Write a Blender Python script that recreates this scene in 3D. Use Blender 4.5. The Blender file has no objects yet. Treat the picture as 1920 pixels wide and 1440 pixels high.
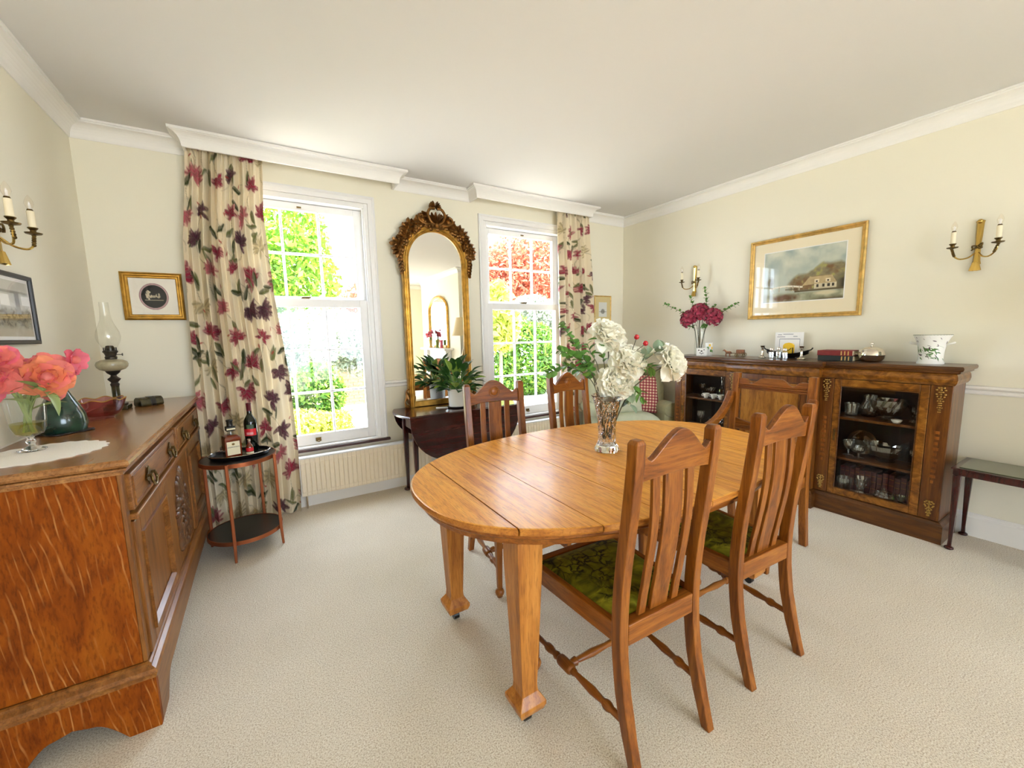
import bpy, bmesh, math, random
import numpy as np
from mathutils import Vector, Matrix

random.seed(7)
SC = bpy.context.scene
COL = SC.collection
PI = math.pi

# ---------------------------------------------------------------- camera
FPX = 761.6
YAW, PITCH, ROLL = math.radians(31.398), math.radians(-7.089), math.radians(-1.271)
fw = Vector((math.sin(YAW) * math.cos(PITCH), math.cos(YAW) * math.cos(PITCH), math.sin(PITCH)))
rt = fw.cross(Vector((0, 0, 1))).normalized()
up = rt.cross(fw)
rt2 = rt * math.cos(ROLL) + up * math.sin(ROLL)
up2 = up * math.cos(ROLL) - rt * math.sin(ROLL)
cam = bpy.data.cameras.new('camera')
cam.sensor_width = 36.0
cam.lens = FPX / 1920 * 36.0
cam.clip_start = 0.02
camo = bpy.data.objects.new('camera', cam)
COL.objects.link(camo)
camo.matrix_world = Matrix(((rt2.x, up2.x, -fw.x, 0), (rt2.y, up2.y, -fw.y, 0), (rt2.z, up2.z, -fw.z, 1.32), (0, 0, 0, 1)))
SC.camera = camo

# ---------------------------------------------------------------- light
SKY = 7.0
SUN = 18.0
EXPO = 1.32
w = bpy.data.worlds.new('sky')
SC.world = w
w.use_nodes = True
bg = w.node_tree.nodes['Background']
bg.inputs[0].default_value = (0.70, 0.82, 1.0, 1)
bg.inputs[1].default_value = SKY
sl = bpy.data.lights.new('sun', 'SUN')
sl.energy = SUN
sl.angle = math.radians(1.0)
sl.color = (1.0, 0.92, 0.83)
so = bpy.data.objects.new('sun', sl)
COL.objects.link(so)
so.location = (6, -4, 10)
so.rotation_euler = Vector((-0.55, 0.32, -1.0)).to_track_quat('-Z', 'Y').to_euler()


def portal(x, y, z, sx, sz, rz):
    l = bpy.data.lights.new('window_portal', 'AREA')
    l.shape = 'RECTANGLE'
    l.size = sx
    l.size_y = sz
    l.cycles.is_portal = True
    o = bpy.data.objects.new('window_portal', l)
    COL.objects.link(o)
    o.location = (x, y, z)
    o.rotation_euler = (PI / 2, 0, rz)   # emits along local -Z
    return o


portal(0.325, 3.70, 1.42, 1.0, 1.95, PI)      # -Z of the lamp points into the room
portal(2.335, 3.70, 1.42, 1.0, 1.95, PI)
portal(1.60, -3.71, 1.15, 2.7, 2.25, 0)
SC.view_settings.view_transform = 'Standard'
SC.view_settings.look = 'None'
SC.view_settings.gamma = 1.0
SC.view_settings.use_curve_mapping = False
SC.view_settings.exposure = EXPO
cy = SC.cycles
cy.use_denoising = True
cy.max_bounces = 14
cy.diffuse_bounces = 6
cy.glossy_bounces = 5
cy.transmission_bounces = 10
cy.transparent_max_bounces = 24
cy.caustics_reflective = False
cy.caustics_refractive = False
cy.sample_clamp_indirect = 8.0


# ---------------------------------------------------------------- helpers
def lin(h):
    h = h.lstrip('#')
    out = []
    for i in (0, 2, 4):
        c = int(h[i:i + 2], 16) / 255
        out.append(c / 12.92 if c <= 0.04045 else ((c + 0.055) / 1.055) ** 2.4)
    return (out[0], out[1], out[2], 1.0)


class MB:
    def __init__(s):
        s.v = []
        s.f = []
        s.m = []
        s.s = []

    def add(s, vs, fs, mi=0, sm=False):
        o = len(s.v)
        s.v += [tuple(p) for p in vs]
        for f in fs:
            s.f.append(tuple(i + o for i in f))
            s.m.append(mi)
            s.s.append(sm)
        return s

    def box(s, x0, x1, y0, y1, z0, z1, mi=0):
        vs = [(x0, y0, z0), (x1, y0, z0), (x1, y1, z0), (x0, y1, z0), (x0, y0, z1), (x1, y0, z1), (x1, y1, z1), (x0, y1, z1)]
        return s.add(vs, [(0, 3, 2, 1), (4, 5, 6, 7), (0, 1, 5, 4), (1, 2, 6, 5), (2, 3, 7, 6), (3, 0, 4, 7)], mi)

    def prism(s, pts, ax, lo, hi, mi=0, sm=False):
        """polygon pts extruded along axis ax; pts are in the other two axes in xyz order"""
        def p3(a, b, c):
            return (c, a, b) if ax == 'x' else (a, c, b) if ax == 'y' else (a, b, c)
        n = len(pts)
        vs = [p3(a, b, lo) for a, b in pts] + [p3(a, b, hi) for a, b in pts]
        s.add(vs, [tuple(range(n)), tuple(range(2 * n - 1, n - 1, -1))], mi)
        o = len(s.v) - 2 * n
        for i in range(n):
            j = (i + 1) % n
            s.f.append((o + i, o + j, o + n + j, o + n + i))
            s.m.append(mi)
            s.s.append(sm)
        return s

    def loft(s, secs, mi=0, sm=False, cap=True, closed=True, ring=False):
        n = len(secs[0])
        k = len(secs)
        vs = [p for sec in secs for p in sec]
        fs = []
        for i in range(k if ring else k - 1):
            i2 = (i + 1) % k
            for j in range(n if closed else n - 1):
                j2 = (j + 1) % n
                fs.append((i * n + j, i * n + j2, i2 * n + j2, i2 * n + j))
        if cap and closed and not ring:
            fs.append(tuple(range(n - 1, -1, -1)))
            fs.append(tuple((k - 1) * n + j for j in range(n)))
        return s.add(vs, fs, mi, sm)

    def lathe(s, prof, c=(0, 0, 0), seg=20, mi=0, sm=True, cap=True, flute=None):
        secs = []
        for r, z in prof:
            sec = []
            for j in range(seg):
                a = 2 * PI * j / seg
                rr = r * (flute(a, z) if flute else 1)
                sec.append((c[0] + rr * math.cos(a), c[1] + rr * math.sin(a), c[2] + z))
            secs.append(sec)
        return s.loft(secs, mi, sm, cap)

    def tube(s, path, r, seg=8, mi=0, sm=True, cap=True):
        path = [Vector(p) for p in path]
        n = len(path)
        rs = r if isinstance(r, (list, tuple)) else [r] * n
        secs = []
        t0 = (path[1] - path[0]).normalized()
        ref = Vector((0, 0, 1)) if abs(t0.z) < 0.9 else Vector((1, 0, 0))
        u = t0.cross(ref).normalized()
        for i in range(n):
            t = (path[min(i + 1, n - 1)] - path[max(i - 1, 0)])
            t = t.normalized() if t.length > 1e-9 else t0
            u = (u - t * u.dot(t))
            u = u.normalized() if u.length > 1e-6 else t.orthogonal().normalized()
            v = t.cross(u)
            secs.append([tuple(path[i] + (u * math.cos(2 * PI * j / seg) + v * math.sin(2 * PI * j / seg)) * rs[i]) for j in range(seg)])
        return s.loft(secs, mi, sm, cap)

    def bar(s, path, wx, wy, mi=0):
        """square section bar swept up a path of (x,y,z); section stays in the xy plane"""
        secs = []
        for i, (x, y, z) in enumerate(path):
            a = wx[i] / 2 if isinstance(wx, (list, tuple)) else wx / 2
            b = wy[i] / 2 if isinstance(wy, (list, tuple)) else wy / 2
            secs.append([(x - a, y - b, z), (x + a, y - b, z), (x + a, y + b, z), (x - a, y + b, z)])
        return s.loft(secs, mi, False)

    def sweep(s, path, prof, closed=False, mi=0, sm=False):
        """profile (d,z): d is the offset to the left of the direction of travel, mitred at the corners"""
        n = len(path)
        secs = []
        for i in range(n):
            p = Vector(path[i])
            a = Vector(path[i - 1]) if (closed or i > 0) else None
            b = Vector(path[(i + 1) % n]) if (closed or i < n - 1) else None
            d1 = (p - a).normalized() if a is not None else None
            d2 = (b - p).normalized() if b is not None else None
            if d1 is None:
                d1 = d2
            if d2 is None:
                d2 = d1
            n1 = Vector((-d1.y, d1.x))
            n2 = Vector((-d2.y, d2.x))
            m = n1 + n2
            m = m / max(1e-6, 1 + n1.dot(n2))
            secs.append([(p.x + m.x * d, p.y + m.y * d, z) for d, z in prof])
        return s.loft(secs, mi, sm, True, True, closed)

    def sphere(s, c, r, seg=12, rings=8, mi=0, sx=1, sy=1, sz=1):
        prof = []
        for i in range(rings + 1):
            a = -PI / 2 + PI * i / rings
            prof.append((max(1e-4, r * math.cos(a)), r * math.sin(a)))
        secs = [[(c[0] + q * sx * math.cos(2 * PI * j / seg), c[1] + q * sy * math.sin(2 * PI * j / seg), c[2] + z * sz) for j in range(seg)] for q, z in prof]
        return s.loft(secs, mi, True)

    def grid(s, fn, nu, nv, mi=0, sm=True):
        vs = [fn(i / nu, j / nv) for j in range(nv + 1) for i in range(nu + 1)]
        fs = [(j * (nu + 1) + i, j * (nu + 1) + i + 1, (j + 1) * (nu + 1) + i + 1, (j + 1) * (nu + 1) + i) for j in range(nv) for i in range(nu)]
        return s.add(vs, fs, mi, sm)

    def xf(s, M, start=0):
        for i in range(start, len(s.v)):
            s.v[i] = tuple(M @ Vector(s.v[i]))
        return s


def meshdata(name, mb, mats, recalc=True, sharp=38):
    me = bpy.data.meshes.new(name)
    me.from_pydata(mb.v, [], mb.f)
    for m in (mats if isinstance(mats, (list, tuple)) else [mats]):
        me.materials.append(m)
    me.polygons.foreach_set('material_index', mb.m)
    me.polygons.foreach_set('use_smooth', mb.s)
    if recalc:
        bm = bmesh.new()
        bm.from_mesh(me)
        bmesh.ops.recalc_face_normals(bm, faces=bm.faces)
        bm.to_mesh(me)
        bm.free()
    if any(mb.s):
        me.set_sharp_from_angle(angle=math.radians(sharp))
    me.update()
    return me


def mk(name, mb, mats, parent=None, bevel=0, label=None, cat=None, group=None, kind=None, recalc=True, loc=None, rz=None, sharp=38, seg=2):
    me = mb if isinstance(mb, bpy.types.Mesh) else meshdata(name, mb, mats, recalc, sharp)
    o = bpy.data.objects.new(name, me)
    COL.objects.link(o)
    if parent is not None:
        o.parent = parent
    if loc is not None:
        o.location = loc
    if rz is not None:
        o.rotation_euler = (0, 0, rz)
    if bevel:
        b = o.modifiers.new('bevel', 'BEVEL')
        b.width = bevel
        b.segments = seg
        b.limit_method = 'ANGLE'
        b.angle_limit = math.radians(40)
        b.harden_normals = False
    tag(o, label, cat, group, kind)
    return o


def tag(o, label=None, cat=None, group=None, kind=None):
    if label:
        o['label'] = label
    if cat:
        o['category'] = cat
    if group:
        o['group'] = group
    if kind:
        o['kind'] = kind
    return o


def thing(name, label=None, cat=None, loc=(0, 0, 0), rz=0, group=None, kind=None):
    o = bpy.data.objects.new(name, None)
    o.empty_display_size = 0.1
    COL.objects.link(o)
    o.location = loc
    o.rotation_euler = (0, 0, rz)
    return tag(o, label, cat, group, kind)


def dup(root, loc, rz, label=None, group=None, scale=None):
    def cp(o, par):
        c = o.copy()
        COL.objects.link(c)
        c.parent = par
        for ch in o.children:
            cp(ch, c)
        return c
    r = cp(root, root.parent)
    r.location = loc
    r.rotation_euler = (0, 0, rz)
    if scale:
        r.scale = scale
    return tag(r, label, None, group)


def smoothstep(a, b, x):
    t = min(1, max(0, (x - a) / (b - a)))
    return t * t * (3 - 2 * t)


def interp(tab, z):
    if z <= tab[0][0]:
        return tab[0][1]
    for (a, p), (b, q) in zip(tab, tab[1:]):
        if z <= b:
            t = (z - a) / (b - a)
            return p + (q - p) * t
    return tab[-1][1]


def crv(pts, n):
    """smooth Catmull-Rom samples through pts"""
    P = [Vector(p) for p in pts]
    out = []
    for i in range(len(P) - 1):
        p0, p1, p2, p3 = P[max(i - 1, 0)], P[i], P[i + 1], P[min(i + 2, len(P) - 1)]
        for k in range(n):
            t = k / n
            out.append(0.5 * ((2 * p1) + (-p0 + p2) * t + (2 * p0 - 5 * p1 + 4 * p2 - p3) * t * t + (-p0 + 3 * p1 - 3 * p2 + p3) * t ** 3))
    out.append(P[-1])
    return [tuple(p) for p in out]


# ---------------------------------------------------------------- materials
def newmat(name):
    m = bpy.data.materials.new(name)
    m.use_nodes = True
    nt = m.node_tree
    return m, nt, nt.nodes['Principled BSDF'], nt.links


def pbr(name, col, rough=0.5, metal=0.0, spec=0.5, bump=0.0, bscale=200.0, var=0.0, vscale=6.0, coat=0.0, sheen=0.0):
    m, nt, b, L = newmat(name)
    c = lin(col) if isinstance(col, str) else col
    b.inputs['Base Color'].default_value = c
    b.inputs['Roughness'].default_value = rough
    b.inputs['Metallic'].default_value = metal
    b.inputs['Specular IOR Level'].default_value = spec
    b.inputs['Coat Weight'].default_value = coat
    b.inputs['Coat Roughness'].default_value = 0.1
    b.inputs['Sheen Weight'].default_value = sheen
    tc = nt.nodes.new('ShaderNodeTexCoord')
    if var:
        n = nt.nodes.new('ShaderNodeTexNoise')
        n.inputs['Scale'].default_value = vscale
        n.inputs['Detail'].default_value = 5
        L.new(tc.outputs['Object'], n.inputs['Vector'])
        r = nt.nodes.new('ShaderNodeValToRGB')
        r.color_ramp.elements[0].position = 0.3
        r.color_ramp.elements[1].position = 0.7
        r.color_ramp.elements[0].color = tuple(x * (1 - var) for x in c[:3]) + (1,)
        r.color_ramp.elements[1].color = tuple(min(1, x * (1 + var)) for x in c[:3]) + (1,)
        L.new(n.outputs['Fac'], r.inputs[0])
        L.new(r.outputs[0], b.inputs['Base Color'])
    if bump:
        n = nt.nodes.new('ShaderNodeTexNoise')
        n.inputs['Scale'].default_value = bscale
        n.inputs['Detail'].default_value = 3
        L.new(tc.outputs['Object'], n.inputs['Vector'])
        bp = nt.nodes.new('ShaderNodeBump')
        bp.inputs['Strength'].default_value = bump
        bp.inputs['Distance'].default_value = 0.004
        L.new(n.outputs['Fac'], bp.inputs['Height'])
        L.new(bp.outputs[0], b.inputs['Normal'])
    return m


def ramp(nt, stops):
    r = nt.nodes.new('ShaderNodeValToRGB')
    e = r.color_ramp.elements
    while len(e) < len(stops):
        e.new(0.5)
    for el, (p, c) in zip(e, stops):
        el.position = p
        el.color = lin(c) if isinstance(c, str) else c
    return r


def wood(name, dark, mid, light, axis='z', rough=0.38, scale=1.0, aniso=14.0, coat=0.15, fleck=None, burr=False, spec=0.3):
    m, nt, b, L = newmat(name)
    b.inputs['Roughness'].default_value = rough
    b.inputs['Coat Weight'].default_value = coat
    b.inputs['Coat Roughness'].default_value = 0.12
    b.inputs['Specular IOR Level'].default_value = spec
    tc = nt.nodes.new('ShaderNodeTexCoord')
    oi = nt.nodes.new('ShaderNodeObjectInfo')
    mu = nt.nodes.new('ShaderNodeMath')
    mu.operation = 'MULTIPLY'
    mu.inputs[1].default_value = 7.0
    L.new(oi.outputs['Random'], mu.inputs[0])
    ad = nt.nodes.new('ShaderNodeVectorMath')
    L.new(tc.outputs['Object'], ad.inputs[0])
    L.new(mu.outputs[0], ad.inputs[1])

    def noise(sc_al, sc_ac, detail, dist, rgh=0.6):
        mp = nt.nodes.new('ShaderNodeMapping')
        sc = [sc_ac] * 3
        sc['xyz'.index(axis)] = sc_al
        mp.inputs['Scale'].default_value = sc
        L.new(ad.outputs[0], mp.inputs['Vector'])
        n = nt.nodes.new('ShaderNodeTexNoise')
        n.inputs['Scale'].default_value = 1.0
        n.inputs['Detail'].default_value = detail
        n.inputs['Roughness'].default_value = rgh
        n.inputs['Distortion'].default_value = dist
        L.new(mp.outputs[0], n.inputs['Vector'])
        return n
    if burr:
        n1 = noise(9 * scale, 12 * scale, 8, 2.2)
    else:
        n1 = noise(2.2 * scale, 2.2 * scale * aniso, 7, 0.5)
    r = ramp(nt, [(0.28, dark), (0.5, mid), (0.74, light)])
    L.new(n1.outputs['Fac'], r.inputs[0])
    n2 = noise(14 * scale, 14 * scale * aniso, 3, 0.1)
    r2 = ramp(nt, [(0.36, (0.62, 0.58, 0.54, 1)), (0.5, (1, 1, 1, 1))])
    L.new(n2.outputs['Fac'], r2.inputs[0])
    mx = nt.nodes.new('ShaderNodeMix')
    mx.data_type = 'RGBA'
    mx.blend_type = 'MULTIPLY'
    mx.inputs[0].default_value = 0.75
    L.new(r.outputs[0], mx.inputs[6])
    L.new(r2.outputs[0], mx.inputs[7])
    col = mx.outputs[2]
    if fleck:
        # medullary rays: thin wavering contour lines of a stretched noise, broken up by a mask
        mp = nt.nodes.new('ShaderNodeMapping')
        mp.inputs['Rotation'].default_value = (0, math.radians(fleck[1]), 0)
        mp.inputs['Scale'].default_value = fleck[2]
        L.new(ad.outputs[0], mp.inputs['Vector'])
        wv = nt.nodes.new('ShaderNodeTexWave')
        wv.inputs['Scale'].default_value = 5.0
        wv.inputs['Distortion'].default_value = 9.0
        wv.inputs['Detail'].default_value = 2.0
        wv.inputs['Detail Scale'].default_value = 0.8
        L.new(mp.outputs[0], wv.inputs['Vector'])
        rw = ramp(nt, [(0.90, (0, 0, 0, 1)), (0.985, (1, 1, 1, 1))])
        L.new(wv.outputs['Fac'], rw.inputs[0])
        nm = noise(5, 11, 2, 0)
        rm = ramp(nt, [(0.47, (0, 0, 0, 1)), (0.66, (0.8, 0.8, 0.8, 1))])
        L.new(nm.outputs['Fac'], rm.inputs[0])
        mm = nt.nodes.new('ShaderNodeMath')
        mm.operation = 'MULTIPLY'
        L.new(rw.outputs[0], mm.inputs[0])
        L.new(rm.outputs[0], mm.inputs[1])
        mf = nt.nodes.new('ShaderNodeMix')
        mf.data_type = 'RGBA'
        L.new(mm.outputs[0], mf.inputs[0])
        L.new(col, mf.inputs[6])
        mf.inputs[7].default_value = lin(fleck[0])
        col = mf.outputs[2]
    L.new(col, b.inputs['Base Color'])
    bp = nt.nodes.new('ShaderNodeBump')
    bp.inputs['Strength'].default_value = 0.12
    bp.inputs['Distance'].default_value = 0.002
    L.new(n2.outputs['Fac'], bp.inputs['Height'])
    L.new(bp.outputs[0], b.inputs['Normal'])
    return m


def glass(name, tint=(1, 1, 1, 1), rough=0.0, ior=1.48):
    m, nt, b, L = newmat(name)
    b.inputs['Base Color'].default_value = tint
    b.inputs['Transmission Weight'].default_value = 1.0
    b.inputs['Roughness'].default_value = rough
    b.inputs['IOR'].default_value = ior
    return m


def thin_glass(name, tint=(1, 1, 1, 1), refl=1.0, ior=1.45):
    """a clear pane: lets the light through, mirrors a little by its Fresnel factor"""
    m, nt, b, L = newmat(name)
    nt.nodes.remove(b)
    t = nt.nodes.new('ShaderNodeBsdfTransparent')
    t.inputs[0].default_value = tint
    g = nt.nodes.new('ShaderNodeBsdfGlossy')
    g.inputs['Roughness'].default_value = 0.02
    f = nt.nodes.new('ShaderNodeLayerWeight')
    f.inputs['Blend'].default_value = 0.5
    pw = nt.nodes.new('ShaderNodeMath')
    pw.operation = 'POWER'
    pw.inputs[1].default_value = 5.0
    L.new(f.outputs['Facing'], pw.inputs[0])
    mu = nt.nodes.new('ShaderNodeMath')
    mu.operation = 'MULTIPLY_ADD'
    mu.inputs[1].default_value = min(0.9, 0.8 * refl)
    mu.inputs[2].default_value = min(0.25, 0.045 * refl)
    mu.use_clamp = True
    L.new(pw.outputs[0], mu.inputs[0])
    mx = nt.nodes.new('ShaderNodeMixShader')
    L.new(mu.outputs[0], mx.inputs[0])
    L.new(t.outputs[0], mx.inputs[1])
    L.new(g.outputs[0], mx.inputs[2])
    L.new(mx.outputs[0], nt.nodes['Material Output'].inputs[0])
    return m


def attr_mat(name, rough=0.8, spec=0.2, trans=0.0, bump=0.0):
    """print or woven pattern carried by the mesh's own colour attribute"""
    m, nt, b, L = newmat(name)
    a = nt.nodes.new('ShaderNodeAttribute')
    a.attribute_name = 'print'
    L.new(a.outputs['Color'], b.inputs['Base Color'])
    b.inputs['Roughness'].default_value = rough
    b.inputs['Specular IOR Level'].default_value = spec
    if trans:
        t = nt.nodes.new('ShaderNodeBsdfTranslucent')
        L.new(a.outputs['Color'], t.inputs[0])
        mx = nt.nodes.new('ShaderNodeMixShader')
        mx.inputs[0].default_value = trans
        L.new(b.outputs[0], mx.inputs[1])
        L.new(t.outputs[0], mx.inputs[2])
        L.new(mx.outputs[0], nt.nodes['Material Output'].inputs[0])
    if bump:
        tc = nt.nodes.new('ShaderNodeTexCoord')
        n = nt.nodes.new('ShaderNodeTexNoise')
        n.inputs['Scale'].default_value = 260
        L.new(tc.outputs['Object'], n.inputs['Vector'])
        bp = nt.nodes.new('ShaderNodeBump')
        bp.inputs['Strength'].default_value = bump
        bp.inputs['Distance'].default_value = 0.002
        L.new(n.outputs['Fac'], bp.inputs['Height'])
        L.new(bp.outputs[0], b.inputs['Normal'])
    return m


def set_print(me, cols):
    """cols: (nverts,3) linear colours"""
    at = me.color_attributes.new('print', 'FLOAT_COLOR', 'POINT')
    c = np.ones((len(me.vertices), 4), dtype=np.float32)
    c[:, :3] = cols
    at.data.foreach_set('color', c.ravel())


M = {}
M['wall'] = pbr('wall_paint', '#e9e4d2', 0.75, spec=0.25, bump=0.06, bscale=350)
M['ceil'] = pbr('ceiling_paint', '#d8d6d4', 0.8, spec=0.2)
M['white'] = pbr('white_gloss_paint', '#e6e5e4', 0.38)
M['trim'] = pbr('trim_paint', '#ebe9e5', 0.55)
M['cream'] = pbr('cream_enamel', '#eee2cb', 0.4)
M['oak_x'] = wood('oak_x', '#562808', '#854a13', '#aa6a26', 'x')
M['oak_y'] = wood('oak_y', '#562808', '#854a13', '#aa6a26', 'y')
M['oak_z'] = wood('oak_z', '#562808', '#854a13', '#aa6a26', 'z')
M['top_y'] = wood('table_oak', '#c07420', '#e49c38', '#f0b04a', 'y', rough=0.38, scale=1.4, coat=0.08)
M['edge_oak'] = wood('table_edge_oak', '#8a4e18', '#b06e28', '#c4853a', 'x', rough=0.4)
M['leg_oak'] = wood('table_leg_oak', '#8a4f1c', '#b0702c', '#c98a40', 'z', rough=0.4)
M['sb_side'] = wood('sideboard_oak', '#642a02', '#843f06', '#98520e', 'z', rough=0.55, scale=2.4, aniso=4, coat=0.0, spec=0.12, fleck=('#bd8446', 22, (3.2, 1.0, 0.8)))
M['sb_y'] = wood('sideboard_oak_front', '#623812', '#84511f', '#9e6a30', 'y', rough=0.36)
M['sb_z'] = wood('sideboard_oak_panel', '#623812', '#84511f', '#9e6a30', 'z', rough=0.36)
M['sb_top'] = wood('sideboard_oak_top', '#764820', '#946232', '#a97842', 'y', rough=0.24, coat=0.4)
M['sb_dark'] = wood('carved_oak', '#3e2412', '#5e3a1e', '#7d5430', 'z', rough=0.35)
M['walnut'] = wood('burr_walnut', '#402006', '#7c4a14', '#a8712a', 'y', rough=0.3, burr=True, coat=0.3)
M['walnut_z'] = wood('walnut', '#3a1c08', '#653810', '#85521c', 'z', rough=0.3, coat=0.3)
M['walnut_l'] = wood('pale_walnut', '#6e3e0e', '#96601e', '#b07a32', 'z', rough=0.3, coat=0.2, aniso=5)
M['walnut_d'] = wood('dark_walnut', '#2e1608', '#55300f', '#744618', 'y', rough=0.3, coat=0.3)
M['mahog'] = wood('mahogany', '#1f0606', '#340c0a', '#481812', 'x', rough=0.22, coat=0.5)
M['mahog_z'] = wood('mahogany_upright', '#1f0807', '#36100b', '#4c1c12', 'z', rough=0.25, coat=0.4)
M['sill'] = pbr('dark_sill_varnish', '#3a1712', 0.3, coat=0.3)
M['dark'] = pbr('dark_interior', '#1c110a', 0.7)
M['black'] = pbr('black_lacquer', '#14110f', 0.3)
M['frame_blk'] = pbr('black_frame', '#20211f', 0.4)
M['gold'] = pbr('gilt', '#c79a48', 0.32, metal=0.85, var=0.35, vscale=18)
M['gold_d'] = pbr('bronzed_gilt', '#7a5224', 0.38, metal=0.75, var=0.5, vscale=30)
M['gold_m'] = pbr('ormolu', '#a98442', 0.4, metal=0.7, var=0.5, vscale=120)
M['gold_l'] = pbr('pale_gilt', '#d2ad66', 0.4, metal=0.6, var=0.25, vscale=25)
M['brass'] = pbr('polished_brass', '#c9a85c', 0.2, metal=1.0)
M['brass_d'] = pbr('aged_brass', '#6b5630', 0.35, metal=0.9, var=0.3, vscale=60)
M['copper'] = pbr('copper', '#a65f3c', 0.3, metal=0.8)
M['silver'] = pbr('silver', '#e4ddd2', 0.12, metal=1.0)
M['pewter'] = pbr('dark_metal', '#4b4640', 0.4, metal=0.8)
M['candle'] = pbr('candle_tube', '#f1e6c8', 0.5)
M['mirror'] = pbr('mirror_silver', '#f4f4f0', 0.01, metal=1.0)
M['pane'] = thin_glass('window_glass', (0.97, 0.98, 0.97, 1), 0.9)
M['cabpane'] = thin_glass('cabinet_glass', (0.93, 0.93, 0.9, 1), 0.8)
M['picpane'] = thin_glass('picture_glass', (1, 1, 1, 1), 1.0)
M['bulb'] = thin_glass('bulb_glass', (1, 0.98, 0.95, 1), 1.6)
M['chimney'] = thin_glass('lamp_chimney_glass', (0.97, 0.97, 0.95, 1), 1.5)
M['crystal'] = glass('crystal', (0.98, 0.98, 0.97, 1), 0.0, 1.5)
M['vglass'] = thin_glass('vase_glass', (0.95, 0.96, 0.94, 1), 1.6)
M['crystal_t'] = thin_glass('cut_crystal', (0.93, 0.94, 0.93, 1), 5.0)
M['water'] = thin_glass('vase_water', (0.80, 0.76, 0.36, 1), 0.8, 1.33)
M['pinkglass'] = thin_glass('cranberry_glass', (0.80, 0.50, 0.52, 1), 2.2)
M['carpet'] = None
M['saucer'] = pbr('slate_saucer', '#1b1a19', 0.45)
M['potw'] = pbr('white_ceramic', '#f0efe9', 0.3)
M['leaf_d'] = pbr('dark_leaf', '#2f5522', 0.35, var=0.4, vscale=25)
M['leaf_y'] = pbr('young_leaf', '#8aa544', 0.4, var=0.3, vscale=25)
M['leaf_e'] = pbr('eucalyptus_leaf', '#5c8a3a', 0.5, var=0.35, vscale=40)
M['leaf_g'] = pbr('grey_green_leaf', '#8fa48a', 0.6, var=0.25, vscale=40)
M['stem'] = pbr('stem', '#54503a', 0.6)
M['stem_g'] = pbr('green_stem', '#8a9a5c', 0.5)
def petal_mat(name, col, var=0.1, trans=0.3):
    m = pbr(name, col, 0.6, var=var, vscale=28)
    nt = m.node_tree
    b = nt.nodes['Principled BSDF']
    t = nt.nodes.new('ShaderNodeBsdfTranslucent')
    src = b.inputs['Base Color'].links[0].from_socket
    nt.links.new(src, t.inputs[0])
    mx = nt.nodes.new('ShaderNodeMixShader')
    mx.inputs[0].default_value = trans
    nt.links.new(b.outputs[0], mx.inputs[1])
    nt.links.new(t.outputs[0], mx.inputs[2])
    nt.links.new(mx.outputs[0], nt.nodes['Material Output'].inputs[0])
    return m


M['pet_w'] = petal_mat('white_petal', '#fffbee', 0.03)
M['pet_c'] = petal_mat('coral_petal', '#f38c82', 0.15)
M['pet_o'] = petal_mat('orange_coral_petal', '#f79a70', 0.15)
M['pet_p'] = petal_mat('pink_petal', '#f27f92', 0.15)
M['pet_b'] = pbr('burgundy_petal', '#97213f', 0.6, sheen=0.2, var=0.35, vscale=35)
M['berry'] = pbr('red_berry', '#b3101c', 0.2, coat=0.4)
M['doily'] = pbr('lace', '#f3eee4', 0.8, bump=0.6, bscale=300)
M['greenvase'] = pbr('green_glaze', '#1f3a2c', 0.18, var=0.7, vscale=22, coat=0.4)
M['marble'] = pbr('green_marble', '#38341e', 0.25, var=0.6, vscale=30)
M['font'] = pbr('amber_frosted_font', '#a89f80', 0.35, var=0.15, vscale=40, coat=0.4)
M['stone'] = pbr('weathered_stone', '#a8a296', 0.85, var=0.25, vscale=14, bump=0.5, bscale=60)
M['patio'] = pbr('pale_paving', '#c6bfae', 0.9, var=0.1, vscale=3)
M['terra'] = pbr('terracotta', '#b06a4c', 0.8, var=0.15, vscale=20)
M['paper'] = pbr('paper', '#f2f0ee', 0.8)
M['label'] = pbr('cream_label', '#e9dfbd', 0.7)
M['redlabel'] = pbr('red_label', '#d3222c', 0.5)
M['dkred'] = pbr('dark_red_capsule', '#5c1420', 0.35)
M['winegl'] = pbr('dark_bottle_glass', '#0c120a', 0.08, spec=0.6)
M['amber'] = pbr('amber_liqueur', '#6a2408', 0.08, spec=0.6, coat=0.5)
M['blackcap'] = pbr('black_cap', '#1a1a14', 0.35)
M['ink'] = pbr('ink', '#241d16', 0.7)
M['tan'] = pbr('tan_resin', '#8a5a3c', 0.6, var=0.3, vscale=60)
M['yellow'] = pbr('yellow_pack', '#f0c21c', 0.4)
M['bookred'] = pbr('red_cloth_binding', '#7c1f1c', 0.6, var=0.15, vscale=40)
M['bookblk'] = pbr('black_cloth_binding', '#1d2320', 0.6)
M['bookburg'] = pbr('burgundy_leather', '#4c1a18', 0.5, var=0.3, vscale=40)
M['pages'] = pbr('page_block', '#d8c9a4', 0.8)
M['linen'] = pbr('sage_upholstery', '#8a8460', 0.85, var=0.08, vscale=30, bump=0.3, bscale=400, sheen=0.2)
M['seatpale'] = pbr('pale_green_cushion', '#c9cdb2', 0.85, var=0.06, vscale=20, bump=0.3, bscale=400)
M['shade'] = pbr('lamp_shade_linen', '#d9c49a', 0.8)
M['brick'] = pbr('garden_brick', '#a5694e', 0.9, var=0.25, vscale=30)
M['mortar'] = pbr('mortar', '#b9ac98', 0.9)
M['bark'] = pbr('bark', '#6b5a48', 0.9, var=0.3, vscale=20)
M['pot_glass'] = pbr('green_glass_top', '#5b6148', 0.15, spec=0.6, coat=0.4)


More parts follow.
